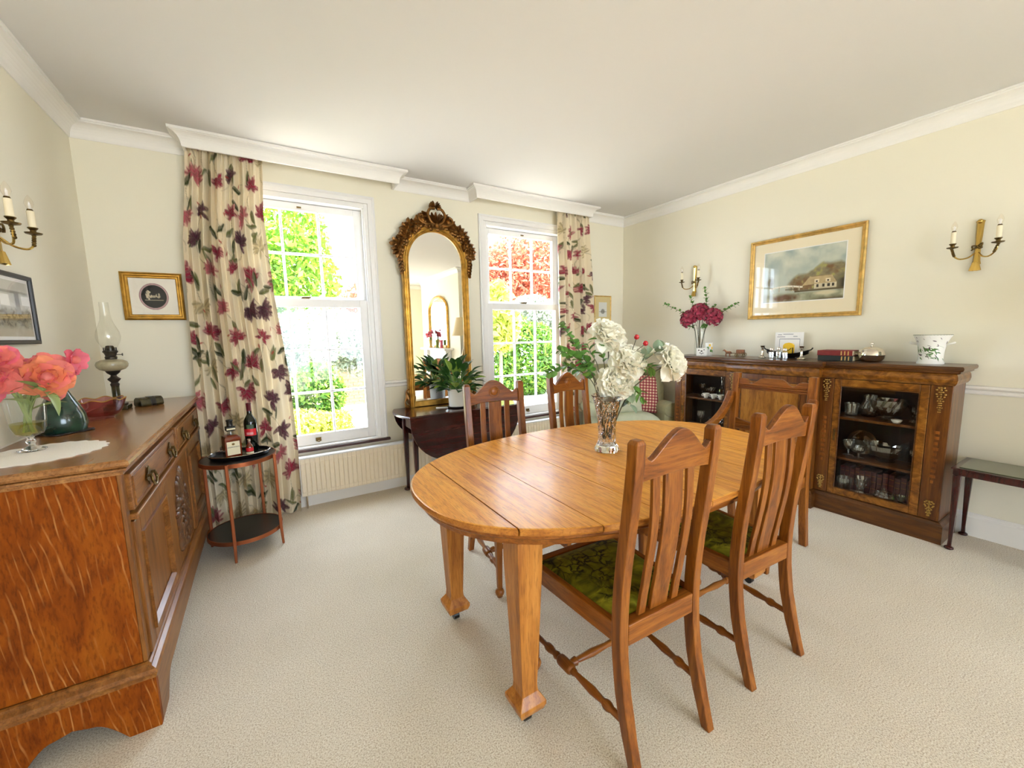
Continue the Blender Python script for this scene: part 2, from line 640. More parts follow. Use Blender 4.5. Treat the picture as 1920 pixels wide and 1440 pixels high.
def foliage(name, c1, c2, c3, sc=2.5):
    m, nt, b, L = newmat(name)
    g = nt.nodes.new('ShaderNodeNewGeometry')
    r = ramp(nt, [(0.0, c1), (0.5, c2), (1.0, c3)])
    L.new(g.outputs['Random Per Island'], r.inputs[0])
    L.new(r.outputs[0], b.inputs['Base Color'])
    b.inputs['Roughness'].default_value = 0.6
    t = nt.nodes.new('ShaderNodeBsdfTranslucent')
    L.new(r.outputs[0], t.inputs[0])
    mx = nt.nodes.new('ShaderNodeMixShader')
    mx.inputs[0].default_value = 0.45
    L.new(b.outputs[0], mx.inputs[1])
    L.new(t.outputs[0], mx.inputs[2])
    L.new(mx.outputs[0], nt.nodes['Material Output'].inputs[0])
    return m


M['fol_green'] = foliage('tree_leaves', '#56801f', '#76a02a', '#9cba3e')
M['fol_dark'] = foliage('shrub_leaves', '#335c16', '#4c7420', '#7c9838')
M['fol_red'] = foliage('maple_leaves', '#a04a34', '#b86446', '#cc8460')
M['fol_pale'] = foliage('pale_leaves', '#76846a', '#949c86', '#b4b6a4')
M['fol_yel'] = foliage('yellow_green_leaves', '#8e9c34', '#aab444', '#ccce66')


def carpet_mat():
    m, nt, b, L = newmat('beige_carpet')
    tc = nt.nodes.new('ShaderNodeTexCoord')
    n = nt.nodes.new('ShaderNodeTexNoise')
    n.inputs['Scale'].default_value = 210
    n.inputs['Detail'].default_value = 4
    n.inputs['Roughness'].default_value = 0.7
    L.new(tc.outputs['Object'], n.inputs['Vector'])
    r = ramp(nt, [(0.36, '#b8a384'), (0.5, '#ecdfc8'), (0.64, '#fdf6e8')])
    L.new(n.outputs['Fac'], r.inputs[0])
    n2 = nt.nodes.new('ShaderNodeTexNoise')
    n2.inputs['Scale'].default_value = 2.2
    n2.inputs['Detail'].default_value = 4
    L.new(tc.outputs['Object'], n2.inputs['Vector'])
    r2 = ramp(nt, [(0.35, (0.93, 0.92, 0.9, 1)), (0.65, (1, 1, 1, 1))])
    L.new(n2.outputs['Fac'], r2.inputs[0])
    mx = nt.nodes.new('ShaderNodeMix')
    mx.data_type = 'RGBA'
    mx.blend_type = 'MULTIPLY'
    mx.inputs[0].default_value = 1
    L.new(r.outputs[0], mx.inputs[6])
    L.new(r2.outputs[0], mx.inputs[7])
    L.new(mx.outputs[2], b.inputs['Base Color'])
    b.inputs['Roughness'].default_value = 0.95
    b.inputs['Specular IOR Level'].default_value = 0.1
    b.inputs['Sheen Weight'].default_value = 0.3
    bp = nt.nodes.new('ShaderNodeBump')
    bp.inputs['Strength'].default_value = 0.9
    bp.inputs['Distance'].default_value = 0.006
    L.new(n.outputs['Fac'], bp.inputs['Height'])
    L.new(bp.outputs[0], b.inputs['Normal'])
    return m


M['carpet'] = carpet_mat()


def damask_mat():
    m, nt, b, L = newmat('green_damask')
    tc = nt.nodes.new('ShaderNodeTexCoord')
    n0 = nt.nodes.new('ShaderNodeTexNoise')
    n0.inputs['Scale'].default_value = 14
    n0.inputs['Detail'].default_value = 5
    n0.inputs['Distortion'].default_value = 1.5
    L.new(tc.outputs['Object'], n0.inputs['Vector'])
    v = nt.nodes.new('ShaderNodeTexVoronoi')
    v.feature = 'DISTANCE_TO_EDGE'
    v.inputs['Scale'].default_value = 20
    ad = nt.nodes.new('ShaderNodeVectorMath')
    ad.operation = 'MULTIPLY_ADD'
    ad.inputs[1].default_value = (0.06, 0.06, 0.06)
    L.new(n0.outputs['Color'], ad.inputs[0])
    L.new(tc.outputs['Object'], ad.inputs[2])
    L.new(ad.outputs[0], v.inputs['Vector'])
    rv = ramp(nt, [(0.02, (1, 1, 1, 1)), (0.10, (0, 0, 0, 1))])
    L.new(v.outputs['Distance'], rv.inputs[0])
    nm = nt.nodes.new('ShaderNodeTexNoise')
    nm.inputs['Scale'].default_value = 6
    L.new(tc.outputs['Object'], nm.inputs['Vector'])
    rm = ramp(nt, [(0.44, (0, 0, 0, 1)), (0.54, (1, 1, 1, 1))])
    L.new(nm.outputs['Fac'], rm.inputs[0])
    mm = nt.nodes.new('ShaderNodeMath')
    mm.operation = 'MULTIPLY'
    L.new(rv.outputs[0], mm.inputs[0])
    L.new(rm.outputs[0], mm.inputs[1])
    rc = ramp(nt, [(0.35, '#4a4a0c'), (0.55, '#6f6c14'), (0.75, '#989226')])
    L.new(n0.outputs['Fac'], rc.inputs[0])
    mx = nt.nodes.new('ShaderNodeMix')
    mx.data_type = 'RGBA'
    L.new(mm.outputs[0], mx.inputs[0])
    L.new(rc.outputs[0], mx.inputs[6])
    mx.inputs[7].default_value = lin('#1d1d0a')
    L.new(mx.outputs[2], b.inputs['Base Color'])
    b.inputs['Roughness'].default_value = 0.6
    b.inputs['Specular IOR Level'].default_value = 0.2
    return m


M['damask'] = damask_mat()
# ================================================================ the room
XL, XR, YW, YB, ZC = -0.858, 3.698, 3.492, -3.60, 2.607


def struct(name, mb, mat, parent=None, bevel=0, label=None):
    return mk(name, mb, mat, parent, bevel, label=label, kind=None if parent else 'structure')


struct('floor', MB().box(XL - 0.12, XR + 0.12, YB - 0.12, YW + 0.2, -0.06, 0.0), M['carpet'], label='beige cut pile carpet covering the whole floor')
struct('ceiling', MB().box(XL - 0.12, XR + 0.12, YB - 0.12, YW + 0.2, ZC, ZC + 0.1), M['ceil'], label='plain off white plaster ceiling')
W1 = (-0.06, 0.71)       # glass edges of the two windows
W2 = (1.95, 2.72)
OP = 0.10                # from the glass edge to the edge of the wall opening
ZO0, ZO1 = 0.44, 2.372
mb = MB()
xs = [XL - 0.12, W1[0] - OP, W1[1] + OP, W2[0] - OP, W2[1] + OP, XR + 0.12]
for a, b in ((0, 1), (2, 3), (4, 5)):
    mb.box(xs[a], xs[b], YW, YW + 0.2, 0, ZC)
for a, b in ((1, 2), (3, 4)):
    mb.box(xs[a], xs[b], YW, YW + 0.2, 0, ZO0)
    mb.box(xs[a], xs[b], YW, YW + 0.2, ZO1, ZC)
struct('wall_window', mb, M['wall'], label='pale green painted wall with two sash windows')
struct('wall_right', MB().box(XR, XR + 0.12, YB, YW, 0, ZC), M['wall'], label='pale green painted wall behind the walnut side cabinet')
struct('wall_left', MB().box(XL - 0.12, XL, YB, YW, 0, ZC), M['wall'], label='pale green painted wall behind the oak sideboard')
BW = (0.3, 2.9, 0.05, 2.25)
mb = MB().box(XL, BW[0], YB - 0.12, YB, 0, ZC).box(BW[1], XR, YB - 0.12, YB, 0, ZC)
mb.box(BW[0], BW[1], YB - 0.12, YB, BW[3], ZC).box(BW[0], BW[1], YB - 0.12, YB, 0, BW[2])
struct('wall_back', mb, M['wall'])
struct('wall_chimney', MB().box(3.35, XR, -2.7, -0.55, 0, ZC), M['wall'], label='chimney breast on the right hand wall seen in the mirror')

# cornice, pelmets, dado and skirting
COVE = [(0, 2.512), (0.006, 2.512), (0.010, 2.522)] + [(0.010 + 0.056 * (1 - math.cos(t * PI / 2 / 6)), 2.522 + 0.062 * math.sin(t * PI / 2 / 6)) for t in range(1, 7)] + [(0.072, 2.585), (0.072, 2.594), (0.080, 2.594), (0.080, ZC - 0.001), (0, ZC - 0.001)]
mb = MB()
mb.sweep([(-0.318, YW), (XL, YW), (XL, YB), (XR, YB), (XR, -2.7), (3.35, -2.7), (3.35, -0.55), (XR, -0.55), (XR, YW), (3.067, YW)], COVE)
struct('trim_1', mb, M['trim'], label='white coved cornice running round the room')
struct('trim_2', MB().sweep([(1.716, YW), (1.028, YW)], COVE), M['trim'], label='short white cove cornice above the gilt mirror')


def pelmet(name, x0, x1, label):
    yf = 3.33
    prof = [(-0.014, 2.512), (0, 2.512), (0.003, 2.520)] + [(0.004 + 0.046 * (1 - math.cos(t * PI / 2 / 6)), 2.522 + 0.064 * math.sin(t * PI / 2 / 6)) for t in range(1, 7)] + [(0.052, 2.590), (0.060, 2.590), (0.060, ZC - 0.001), (-0.014, ZC - 0.001)]
    mb = MB().sweep([(x1, YW - 0.001), (x1, yf), (x0, yf), (x0, YW - 0.001)][::-1], [(-d, z) for d, z in prof])
    struct(name, mb, M['trim'], label=label)


pelmet('trim_3', -0.318, 1.028, 'white coved curtain pelmet over the left window')
pelmet('trim_4', 1.716, 3.067, 'white coved curtain pelmet over the right window')
DADO = [(0, 0.889), (0.010, 0.889), (0.014, 0.896), (0.010, 0.904), (0.012, 0.915), (0.026, 0.922), (0.030, 0.930), (0.026, 0.940), (0, 0.943)]
for i, path in enumerate([[(-0.2, YW), (XL, YW), (XL, YB)], [(1.80, YW), (0.862, YW)], [(XR, -0.55), (XR, YW), (2.87, YW)]]):
    struct('trim_%d' % (5 + i), MB().sweep(path, DADO), M['trim'], label=['white dado rail along the left wall', 'white dado rail between the two windows', 'white dado rail along the right wall'][i])
SKIRT = [(0, 0.0), (0.018, 0.0), (0.018, 0.118), (0.012, 0.128), (0.012, 0.138), (0.006, 0.146), (0, 0.146)]
for nm, path in (('window', [(XR, YW), (XL, YW)]), ('left', [(XL, YW - 0.02), (XL, YB)]), ('right', [(XR, -0.55), (XR, YW - 0.02)])):
    struct('baseboard_' + nm, MB().sweep(path, SKIRT), M['trim'])


# ---------------------------------------------------------------- sash windows
def sash_window(name, gx0, gx1, label):
    root = thing(name, label, None, kind='structure')
    ox0, ox1 = gx0 - OP, gx1 + OP
    # architrave on the wall face
    mb = MB()
    aw = 0.055
    prof = [(0, 0), (0.052, 0), (0.052, 0.020), (0.040, 0.024), (0.030, 0.014), (0, 0.012)]

    def arch(mb):
        path = [(ox0, ZO0 + 0.03), (ox0, ZO1), (ox1, ZO1), (ox1, ZO0 + 0.03)]
        st = len(mb.v)
        mb.sweep(path, prof)
        for i in range(st, len(mb.v)):
            x, z, d = mb.v[i]
            mb.v[i] = (x, YW - d, z)
    arch(mb)
    mk('architrave', mb, M['white'], root)
    # box frame lining the opening
    mb = MB()
    mb.box(ox0, ox0 + 0.03, YW + 0.0, YW + 0.19, ZO0 + 0.03, ZO1)
    mb.box(ox1 - 0.03, ox1, YW + 0.0, YW + 0.19, ZO0 + 0.03, ZO1)
    mb.box(ox0 + 0.03, ox1 - 0.03, YW + 0.0, YW + 0.19, ZO1 - 0.038, ZO1)
    mk('box_frame', mb, M['white'], root, 0.003)
    mb = MB()
    for x in (ox0 + 0.03, ox1 - 0.042):
        mb.box(x, x + 0.012, YW + 0.012, YW + 0.03, ZO0 + 0.03, ZO1 - 0.04)
    mk('staff_bead', mb, M['white'], root)
    mk('sill_board', MB().box(ox0 - 0.07, ox1 + 0.07, YW - 0.03, YW + 0.02, 0.437, 0.458), M['sill'], root, 0.004, label='dark varnished sill board')
    mk('sill', MB().box(ox0 - 0.04, ox1 + 0.04, YW - 0.018, YW + 0.25, 0.4585, 0.474), M['white'], root, 0.004)

    def sash(nm, y, z0, z1, rows, gz0, gz1):
        yy0, yy1 = y - 0.02, y + 0.02
        mb = MB()
        mb.box(ox0 + 0.0325, gx0, yy0, yy1, z0, z1).box(gx1, ox1 - 0.0325, yy0, yy1, z0, z1)
        mb.box(gx0, gx1, yy0, yy1, z0, gz0).box(gx0, gx1, yy0, yy1, gz1, z1)
        s = mk(nm, mb, M['white'], root, 0.003)
        cols = 3
        bw = 0.009
        for c in range(1, cols):
            x = gx0 + (gx1 - gx0) * c / cols
            mk('glazing_bar', MB().prism([(x - bw, yy1 - 0.004), (x - bw, y - 0.006), (x - 0.004, yy0 + 0.003), (x + 0.004, yy0 + 0.003), (x + bw, y - 0.006), (x + bw, yy1 - 0.004)], 'z', gz0, gz1), M['white'], s)
        for r in range(1, rows):
            z = gz0 + (gz1 - gz0) * r / rows
            for c in range(cols):
                xa = gx0 + (gx1 - gx0) * c / cols + (bw if c else 0)
                xb = gx0 + (gx1 - gx0) * (c + 1) / cols - (bw if c < cols - 1 else 0)
                mk('glazing_bar', MB().prism([(yy1 - 0.004, z - bw), (y - 0.006, z - bw), (yy0 + 0.003, z - 0.004), (yy0 + 0.003, z + 0.004), (y - 0.006, z + bw), (yy1 - 0.004, z + bw)], 'x', xa, xb), M['white'], s)
        for r in range(rows):
            for c in range(cols):
                xa = gx0 + (gx1 - gx0) * c / cols + (bw if c else 0)
                xb = gx0 + (gx1 - gx0) * (c + 1) / cols - (bw if c < cols - 1 else 0)
                za = gz0 + (gz1 - gz0) * r / rows + (bw if r else 0)
                zb = gz0 + (gz1 - gz0) * (r + 1) / rows - (bw if r < rows - 1 else 0)
                mk('pane', MB().add([(xa, y, za), (xb, y, za), (xb, y, zb), (xa, y, zb)], [(0, 1, 2, 3)]), M['pane'], s, recalc=False)
        return s
    up = sash('upper_sash', YW + 0.100, 1.585, ZO1 - 0.040, 2, 1.640, 2.280)
    lo = sash('lower_sash', YW + 0.052, 0.476, 1.618, 3, 0.560, 1.556)
    xm = (gx0 + gx1) / 2
    mk('fastener', MB().box(xm - 0.035, xm + 0.02, YW + 0.045, YW + 0.07, 1.6185, 1.626).tube([(xm - 0.03, YW + 0.055, 1.63), (xm + 0.03, YW + 0.055, 1.632)], 0.005), M['brass_d'], lo)
    mk('sash_lift', MB().box(xm - 0.02, xm + 0.02, YW + 0.026, YW + 0.0315, 0.505, 0.53).tube([(xm - 0.018, YW + 0.018, 0.507), (xm, YW + 0.010, 0.500), (xm + 0.018, YW + 0.018, 0.507)], 0.004), M['brass_d'], lo)
    mk('sash_pull', MB().box(xm - 0.015, xm + 0.015, YW + 0.075, YW + 0.0795, 2.295, 2.307).tube([(xm - 0.015, YW + 0.07, 2.300), (xm + 0.015, YW + 0.07, 2.300)], 0.004), M['brass_d'], up)
    return root


sash_window('window_1', *W1, 'white sash window behind the long left curtain')
sash_window('window_2', *W2, 'white sash window between the gilt mirror and the corner')


def big_window(name, axis, a0, a1, z0, z1, p, n, label):
    root = thing(name, label, None, kind='structure')
    mb = MB()
    fr = 0.06

    def bx(u0, u1, za, zb, d=0.03):
        if axis == 'x':
            mb.box(u0, u1, p - d, p + d, za, zb)
        else:
            mb.box(p - d, p + d, u0, u1, za, zb)
    bx(a0, a1, z0, z0 + fr)
    bx(a0, a1, z1 - fr, z1)
    for k in range(n + 1):
        u = a0 + (a1 - a0 - fr) * k / n
        bx(u, u + fr, z0 + fr, z1 - fr)
    mk('frame', mb, M['white'], root)
    for k in range(n):
        u0 = a0 + (a1 - a0 - fr) * k / n + fr
        u1 = a0 + (a1 - a0 - fr) * (k + 1) / n
        if axis == 'x':
            v = [(u0, p, z0 + fr), (u1, p, z0 + fr), (u1, p, z1 - fr), (u0, p, z1 - fr)]
        else:
            v = [(p, u0, z0 + fr), (p, u1, z0 + fr), (p, u1, z1 - fr), (p, u0, z1 - fr)]
        mk('pane', MB().add(v, [(0, 1, 2, 3)]), M['pane'], root, recalc=False)


big_window('fill_window', 'x', BW[0], BW[1], BW[2], BW[3], YB - 0.06, 4, 'tall white garden doors added behind the viewer, widened for fill light')  # doors added behind the camera, oversized to bring in fill daylight


# ---------------------------------------------------------------- radiators
def radiator(x0, x1, label):
    root = thing('radiator', label, 'radiator', ((x0 + x1) / 2, YW - 0.048, 0), 0, 'panel radiators under the windows')
    h = (x1 - x0) / 2
    z0, z1 = 0.105, 0.41
    # fluted front panel
    pts = []
    n = int((x1 - x0) / 0.0333)
    p = (x1 - x0) / n
    for k in range(n):
        x = -h + k * p
        pts += [(x, 0.0), (x + p * 0.14, -0.010), (x + p * 0.80, -0.010), (x + p * 0.94, 0.0)]
    pts.append((h, 0))
    secs = []
    for z, s in ((z0, 0.0), (z0 + 0.008, 0.3), (z0 + 0.03, 0.35), (z0 + 0.036, 1), (z1 - 0.046, 1), (z1 - 0.04, 0.35), (z1 - 0.012, 0.3), (z1 - 0.01, 0.0)):
        secs.append([(x, -0.035 + (y if s == 1 else y * s * 1.1), z) for x, y in pts] + [(h, -0.015, z), (-h, -0.015, z)])
    mk('fluted_panel', MB().loft(secs), M['cream'], root, kind='stuff')
    mk('top_cover', MB().box(-h - 0.004, h + 0.004, -0.045, 0.02, z1 - 0.0095, z1 + 0.004), M['white'], root, 0.003)
    mk('side_cover', MB().box(-h - 0.006, -h, -0.04, 0.02, z0, z1 - 0.01), M['white'], root, 0.002)
    mk('side_cover', MB().box(h, h + 0.006, -0.04, 0.02, z0, z1 - 0.01), M['white'], root, 0.002)
    mk('rear_panel', MB().box(-h, h, 0.005, 0.02, z0, z1 - 0.01), M['cream'], root)
    for s in (-1, 1):
        mk('bracket', MB().box(s * (h - 0.115) - 0.015, s * (h - 0.115) + 0.015, 0.02, 0.047, z0 + 0.05, z1 - 0.05), M['white'], root)
        mk('valve', MB().tube([(s * (h - 0.03), -0.01, 0.0), (s * (h - 0.03), -0.01, z0 + 0.01)], 0.008), M['silver'], root)


radiator(0.172, 1.22, 'long cream fluted radiator below the left window')
radiator(1.78, 2.74, 'cream fluted radiator below the right window behind the chairs')


# ================================================================ the garden outside
GZ = -0.25
mb = MB().box(-14, 24, YW + 0.2, 24, GZ - 0.1, GZ)
mk('patio_ground', mb, M['patio'], label='pale sunlit paving outside the windows', kind='structure')
mk('back_garden_ground', MB().box(-14, 24, -14, YB - 0.2, GZ - 0.1, GZ), M['patio'], kind='structure')


def crown_mesh(blobs, n, size, seed, flat=0.0, shell=0.45):
    rng = np.random.default_rng(seed)
    wts = np.array([b[1][0] * b[1][1] * b[1][2] for b in blobs])
    wts = wts ** 0.8
    wts /= wts.sum()
    idx = rng.choice(len(blobs), n, p=wts)
    c = np.array([b[0] for b in blobs])[idx]
    r = np.array([b[1] for b in blobs])[idx]
    d = rng.normal(size=(n, 3))
    d /= np.linalg.norm(d, axis=1)[:, None]
    rad = shell + (1 - shell) * rng.random(n) ** 0.6
    p = c + d * r * rad[:, None]
    a = rng.normal(size=(n, 3))
    a /= np.linalg.norm(a, axis=1)[:, None]
    t = rng.normal(size=(n, 3))
    b2 = np.cross(a, t)
    b2 /= np.linalg.norm(b2, axis=1)[:, None]
    s = size * (0.6 + 0.8 * rng.random(n))[:, None]
    v = np.stack([p - a * s, p + b2 * s * 0.45, p + a * s, p - b2 * s * 0.45], 1).reshape(-1, 3)
    v[:, 2] = np.maximum(v[:, 2], GZ + 0.005)
    me = bpy.data.meshes.new('crown')
    f = np.arange(4 * n).reshape(n, 4)
    me.from_pydata(v.tolist(), [], f.tolist())
    return me


def plant(name, label, cat, base, blobs, n, size, mat, seed, trunk=None, group=None, shell=0.45):
    root = thing(name, label, cat, base, 0, group)
    me = crown_mesh(blobs, n, size, seed, shell=shell)
    # crown must not dip below the ground
    co = np.empty(len(me.vertices) * 3, dtype=np.float32)
    me.vertices.foreach_get('co', co)
    co = co.reshape(-1, 3)
    co[:, 2] = np.maximum(co[:, 2], 0.005)
    me.vertices.foreach_set('co', co.ravel())
    me.materials.append(mat)
    o = mk('foliage', me, mat, root, kind='stuff')
    tr = MB()
    for path, r in (trunk or [([(0, 0, 0), (0.02, 0, 0.4)], 0.03)]):
        tr.tube(path, [r * (1 - 0.5 * k / (len(path) - 1)) for k in range(len(path))], 8)
    mk('trunk', tr, M['bark'], root)
    return root


plant('green_tree', 'large bright green leafy tree seen through the left window', 'tree', (-0.6, 11.5, GZ),
      [((0, 0, 3.9), (2.3, 1.6, 1.9)), ((-1.8, 0.2, 3.2), (1.6, 1.3, 1.5)), ((1.0, 0, 2.9), (1.5, 1.2, 1.2)), ((0.0, -0.2, 2.0), (1.2, 1.0, 0.9))],
      26000, 0.085, M['fol_green'], 3, [([(0, 0, 0), (0.1, 0, 1.4), (0, 0, 3.6)], 0.14), ([(0.05, 0, 1.6), (0.9, 0, 2.9)], 0.06), ([(0.05, 0, 1.5), (-1.2, 0.1, 3.0)], 0.07)], shell=0.7)
plant('red_maple', 'red leaved maple tree seen through the right window', 'tree', (8.7, 11.9, GZ),
      [((0, 0, 3.7), (2.5, 1.2, 1.5)), ((-1.7, 0, 3.3), (1.4, 1.0, 1.1)), ((1.5, 0, 3.1), (1.4, 1.0, 1.0))],
      20000, 0.080, M['fol_red'], 5, [([(0.3, 0, 0), (0.1, 0, 1.5), (-0.3, 0, 3.6)], 0.10), ([(0.1, 0, 1.5), (-1.4, 0, 3.2)], 0.06), ([(0.1, 0, 1.4), (1.3, 0, 3.0)], 0.06)], shell=0.3)
plant('red_shrub', 'small reddish shrub behind the pale bush in the left window', 'shrub', (2.5, 10.9, GZ), [((0, 0, 2.3), (0.8, 0.5, 0.75)), ((0.3, 0, 1.4), (0.5, 0.4, 0.9))], 3500, 0.06, M['fol_red'], 6, [([(0, 0, 0), (0, 0, 2.0)], 0.04)])
plant('silver_bush', 'pale silver leaved bush in the middle of the left window', 'shrub', (1.0, 8.7, GZ), [((0, 0, 1.5), (1.3, 0.6, 0.62)), ((0.9, 0, 1.3), (0.8, 0.6, 0.6)), ((-1.1, 0, 1.3), (0.9, 0.6, 0.6))], 12000, 0.05, M['fol_pale'], 8, [([(0, 0, 0), (0, 0, 1.2)], 0.05)], shell=0.6)
plant('garden_shrub', 'low green shrub in front of the brick wall', 'shrub', (0.75, 7.6, GZ), [((0, 0, 0.62), (0.45, 0.35, 0.55)), ((-0.6, 0, 0.4), (0.5, 0.35, 0.4))], 5000, 0.05, M['fol_dark'], 9)
plant('flowering_border', 'yellow green border plants along the edge of the paving', 'shrub', (0.1, 6.8, GZ), [((0, 0, 0.25), (0.9, 0.3, 0.28)), ((0.9, 0.1, 0.2), (0.5, 0.3, 0.22))], 5000, 0.04, M['fol_yel'], 10)
plant('garden_shrub', 'upright green shrub at the right of the left window', 'shrub', (1.95, 7.7, GZ), [((0, 0, 0.75), (0.28, 0.28, 0.65))], 3500, 0.045, M['fol_green'], 11)
plant('palm_like_shrub', 'yellow green fan leaved shrub at the left of the right window', 'shrub', (4.30, 7.5, GZ), [((0, 0, 1.75), (0.45, 0.45, 0.55)), ((-0.1, 0, 2.35), (0.35, 0.35, 0.3))], 1800, 0.11, M['fol_yel'], 12, [([(0, 0, 0), (0.03, 0, 1.9)], 0.05)])
plant('evergreen_hedge', 'dense green hedge filling the lower right window', 'hedge', (5.9, 8.6, GZ), [((-1.3, 0, 0.9), (0.9, 0.5, 0.95)), ((0.0, 0, 0.9), (1.0, 0.5, 0.95)), ((1.3, 0, 0.9), (1.0, 0.5, 0.95)), ((-0.9, 0, 1.7), (0.7, 0.5, 0.45))], 20000, 0.065, M['fol_dark'], 13, shell=0.7)
plant('silver_bush', 'grey green feathery bush between hedge and red maple', 'shrub', (6.6, 9.6, GZ), [((0, 0, 2.15), (0.8, 0.4, 0.5)), ((0.9, 0, 1.95), (0.7, 0.4, 0.45))], 4500, 0.06, M['fol_pale'], 14, [([(0, 0, 0), (0, 0, 1.9)], 0.04)])

# brick garden wall, bricks of the visible stretch built one by one
root = thing('garden_wall', 'low red brick garden wall behind the border plants', 'wall', (1.4, 9.9, GZ))
mk('mortar_core', MB().box(-3.0, 3.0, 0.01, 0.19, 0, 1.05), M['mortar'], root)
bme = meshdata('brick', MB().box(-0.104, 0.104, -0.0, 0.02, 0.0, 0.064), M['brick'])
for r in range(14):
    for c in range(9):
        x = 0.0 + c * 0.22 + (0.11 if r % 2 else 0)
        mk('brick', bme, None, root, loc=(x, -0.006, 0.01 + r * 0.075))
mk('coping', MB().box(-3.0, 3.0, -0.02, 0.22, 1.05, 1.12), M['brick'], root, 0.01)

# stone urn on its pedestal
root = thing('stone_urn', 'weathered stone garden urn on a pedestal outside left window', 'urn', (1.12, 5.75, GZ))
mk('pedestal', MB().box(-0.20, 0.20, -0.20, 0.20, 0, 0.07).box(-0.16, 0.16, -0.16, 0.16, 0.07, 0.16), M['stone'], root, 0.012)
mk('bowl', MB().lathe([(0.11, 0.16), (0.11, 0.19), (0.05, 0.22), (0.045, 0.27), (0.07, 0.30), (0.13, 0.36), (0.165, 0.43), (0.15, 0.47), (0.155, 0.50), (0.185, 0.53), (0.19, 0.555), (0.16, 0.555), (0.13, 0.48)], seg=28, flute=lambda a, z: 1 + (0.05 * abs(math.sin(7 * a)) if 0.30 < z < 0.46 else 0)), M['stone'], root)
mk('soil', MB().lathe([(0.001, 0.50), (0.142, 0.50), (0.142, 0.48), (0.001, 0.47)], seg=20), M['bark'], root)
root = thing('terracotta_pot', 'terracotta plant pot standing behind the stone urn', 'plant pot', (1.80, 7.05, GZ))
mk('pot', MB().lathe([(0.09, 0), (0.14, 0.22), (0.155, 0.22), (0.155, 0.27), (0.135, 0.27), (0.12, 0.2)], seg=20), M['terra'], root)
# ================================================================ dining table
TZ = 0.738
TCX, TCY, TA, TB, TN = 1.37, 1.365, 0.94, 0.587, 2.3


def half_w(x, inset=0.0):
    a, b = TA - inset, TB - inset
    t = min(1.0, abs(x) / a)
    return b * max(0.0, 1 - t ** TN) ** (1 / TN)


def outline_slice(x0, x1, inset, n=14):
    """polygon (local xy) of the table outline between two cross lines"""
    a = TA - inset
    x0c, x1c = max(x0, -a), min(x1, a)
    xs = []
    for k in range(n + 1):
        t = k / n
        if x0 <= -a:
            t = 1 - math.cos(t * PI / 2)
        elif x1 >= a:
            t = math.sin(t * PI / 2)
        xs.append(x0c + (x1c - x0c) * t)
    lo = [(x, -half_w(x, inset)) for x in xs]
    hi = [(x, half_w(x, inset)) for x in reversed(xs)]
    if x0 <= -a:
        hi = hi[:-1]
    if x1 >= a:
        hi = hi[1:]
    return lo + hi


table = thing('dining_table', 'oval golden oak extending dining table with square tapered legs', 'dining table', (TCX, TCY, 0))
joints = [-TA - 0.1, -0.76, -0.535, -0.31, -0.10, 0.115, 0.325, 0.545, 0.76, TA + 0.1]
for a, b in zip(joints, joints[1:]):
    g0 = 0.0026 if abs(a + 0.76) < 1e-6 else 0.0015
    g1 = 0.0026 if abs(b + 0.76) < 1e-6 else 0.0015
    mb = MB()
    stack = [(0.712, 0.010), (0.716, 0.002), (0.722, 0.0), (0.732, 0.0), (0.7365, 0.003), (TZ, 0.008)]
    secs = [[(x, y, z) for x, y in outline_slice(a + g0, b - g1, ins)] for z, ins in stack]
    # inset slices of the ends can differ in point count only through clipping; keep it constant
    mb.loft(secs)
    nb = len(secs[0])
    for q in range(4 * nb):
        mb.m[q] = 1        # the moulded edge is end grain, browner than the board
    mk('leaf', mb, [M['top_y'], M['edge_oak']], table)
mb = MB()
n = 96
prs = []
for k in range(n):
    t = 2 * PI * k / n
    prs.append((math.copysign(abs(math.cos(t)) ** (2 / TN), math.cos(t)), math.copysign(abs(math.sin(t)) ** (2 / TN), math.sin(t))))


def ring(z, ins):
    return [(cx * (TA - ins), sy * (TB - ins), z) for cx, sy in prs]


mb.loft([ring(0.672, 0.034), ring(0.690, 0.030), ring(0.694, 0.022), ring(0.700, 0.016), ring(0.708, 0.016), ring(0.7115, 0.022), ring(0.7115, 0.12), ring(0.672, 0.12)], ring=True)
mk('edge_moulding', mb, M['oak_x'], table)
fr = MB()
fr.box(-0.70, 0.70, -0.315, -0.290, 0.60, 0.6715).box(-0.70, 0.70, 0.290, 0.315, 0.60, 0.6715)
mk('apron', fr, M['oak_x'], table)
for sx in (-1, 1):
    mk('apron_end', MB().box(sx * 0.70 - 0.012, sx * 0.70 + 0.012, -0.29, 0.29, 0.60, 0.6715), M['oak_y'], table)
for sx in (-1, 1):
    for sy in (-1, 1):
        x, y = sx * 0.70, sy * 0.298 - 0.012
        lw = [0.054, 0.054, 0.090, 0.104, 0.104, 0.100, 0.064, 0.060, 0.092, 0.094, 0.094]
        lz = [0.042, 0.046, 0.056, 0.074, 0.088, 0.090, 0.118, 0.140, 0.56, 0.60, 0.6705]
        leg = mk('leg', MB().bar([(x, y, z) for z in lz], lw, lw), M['leg_oak'], table, 0.004)
        c = MB().tube([(x - 0.012, y, 0.02), (x + 0.012, y, 0.02)], 0.0195, 14)
        c.tube([(x, y, 0.02), (x, y, 0.041)], 0.010, 8)
        mk('castor', c, M['black'], leg)


# ================================================================ dining chairs
BK = [(0, -0.078), (0.12, -0.043), (0.24, -0.017), (0.34, -0.004), (0.43, 0.0), (0.52, -0.002), (0.62, -0.010), (0.80, -0.034), (0.95, -0.051), (1.04, -0.056)]


def turned(mb, p, q, prof):
    """spindle along p->q; prof is (t, r)"""
    P, Q = Vector(p), Vector(q)
    path = [P + (Q - P) * t for t, r in prof]
    mb.tube(path, [r for t, r in prof], 12)


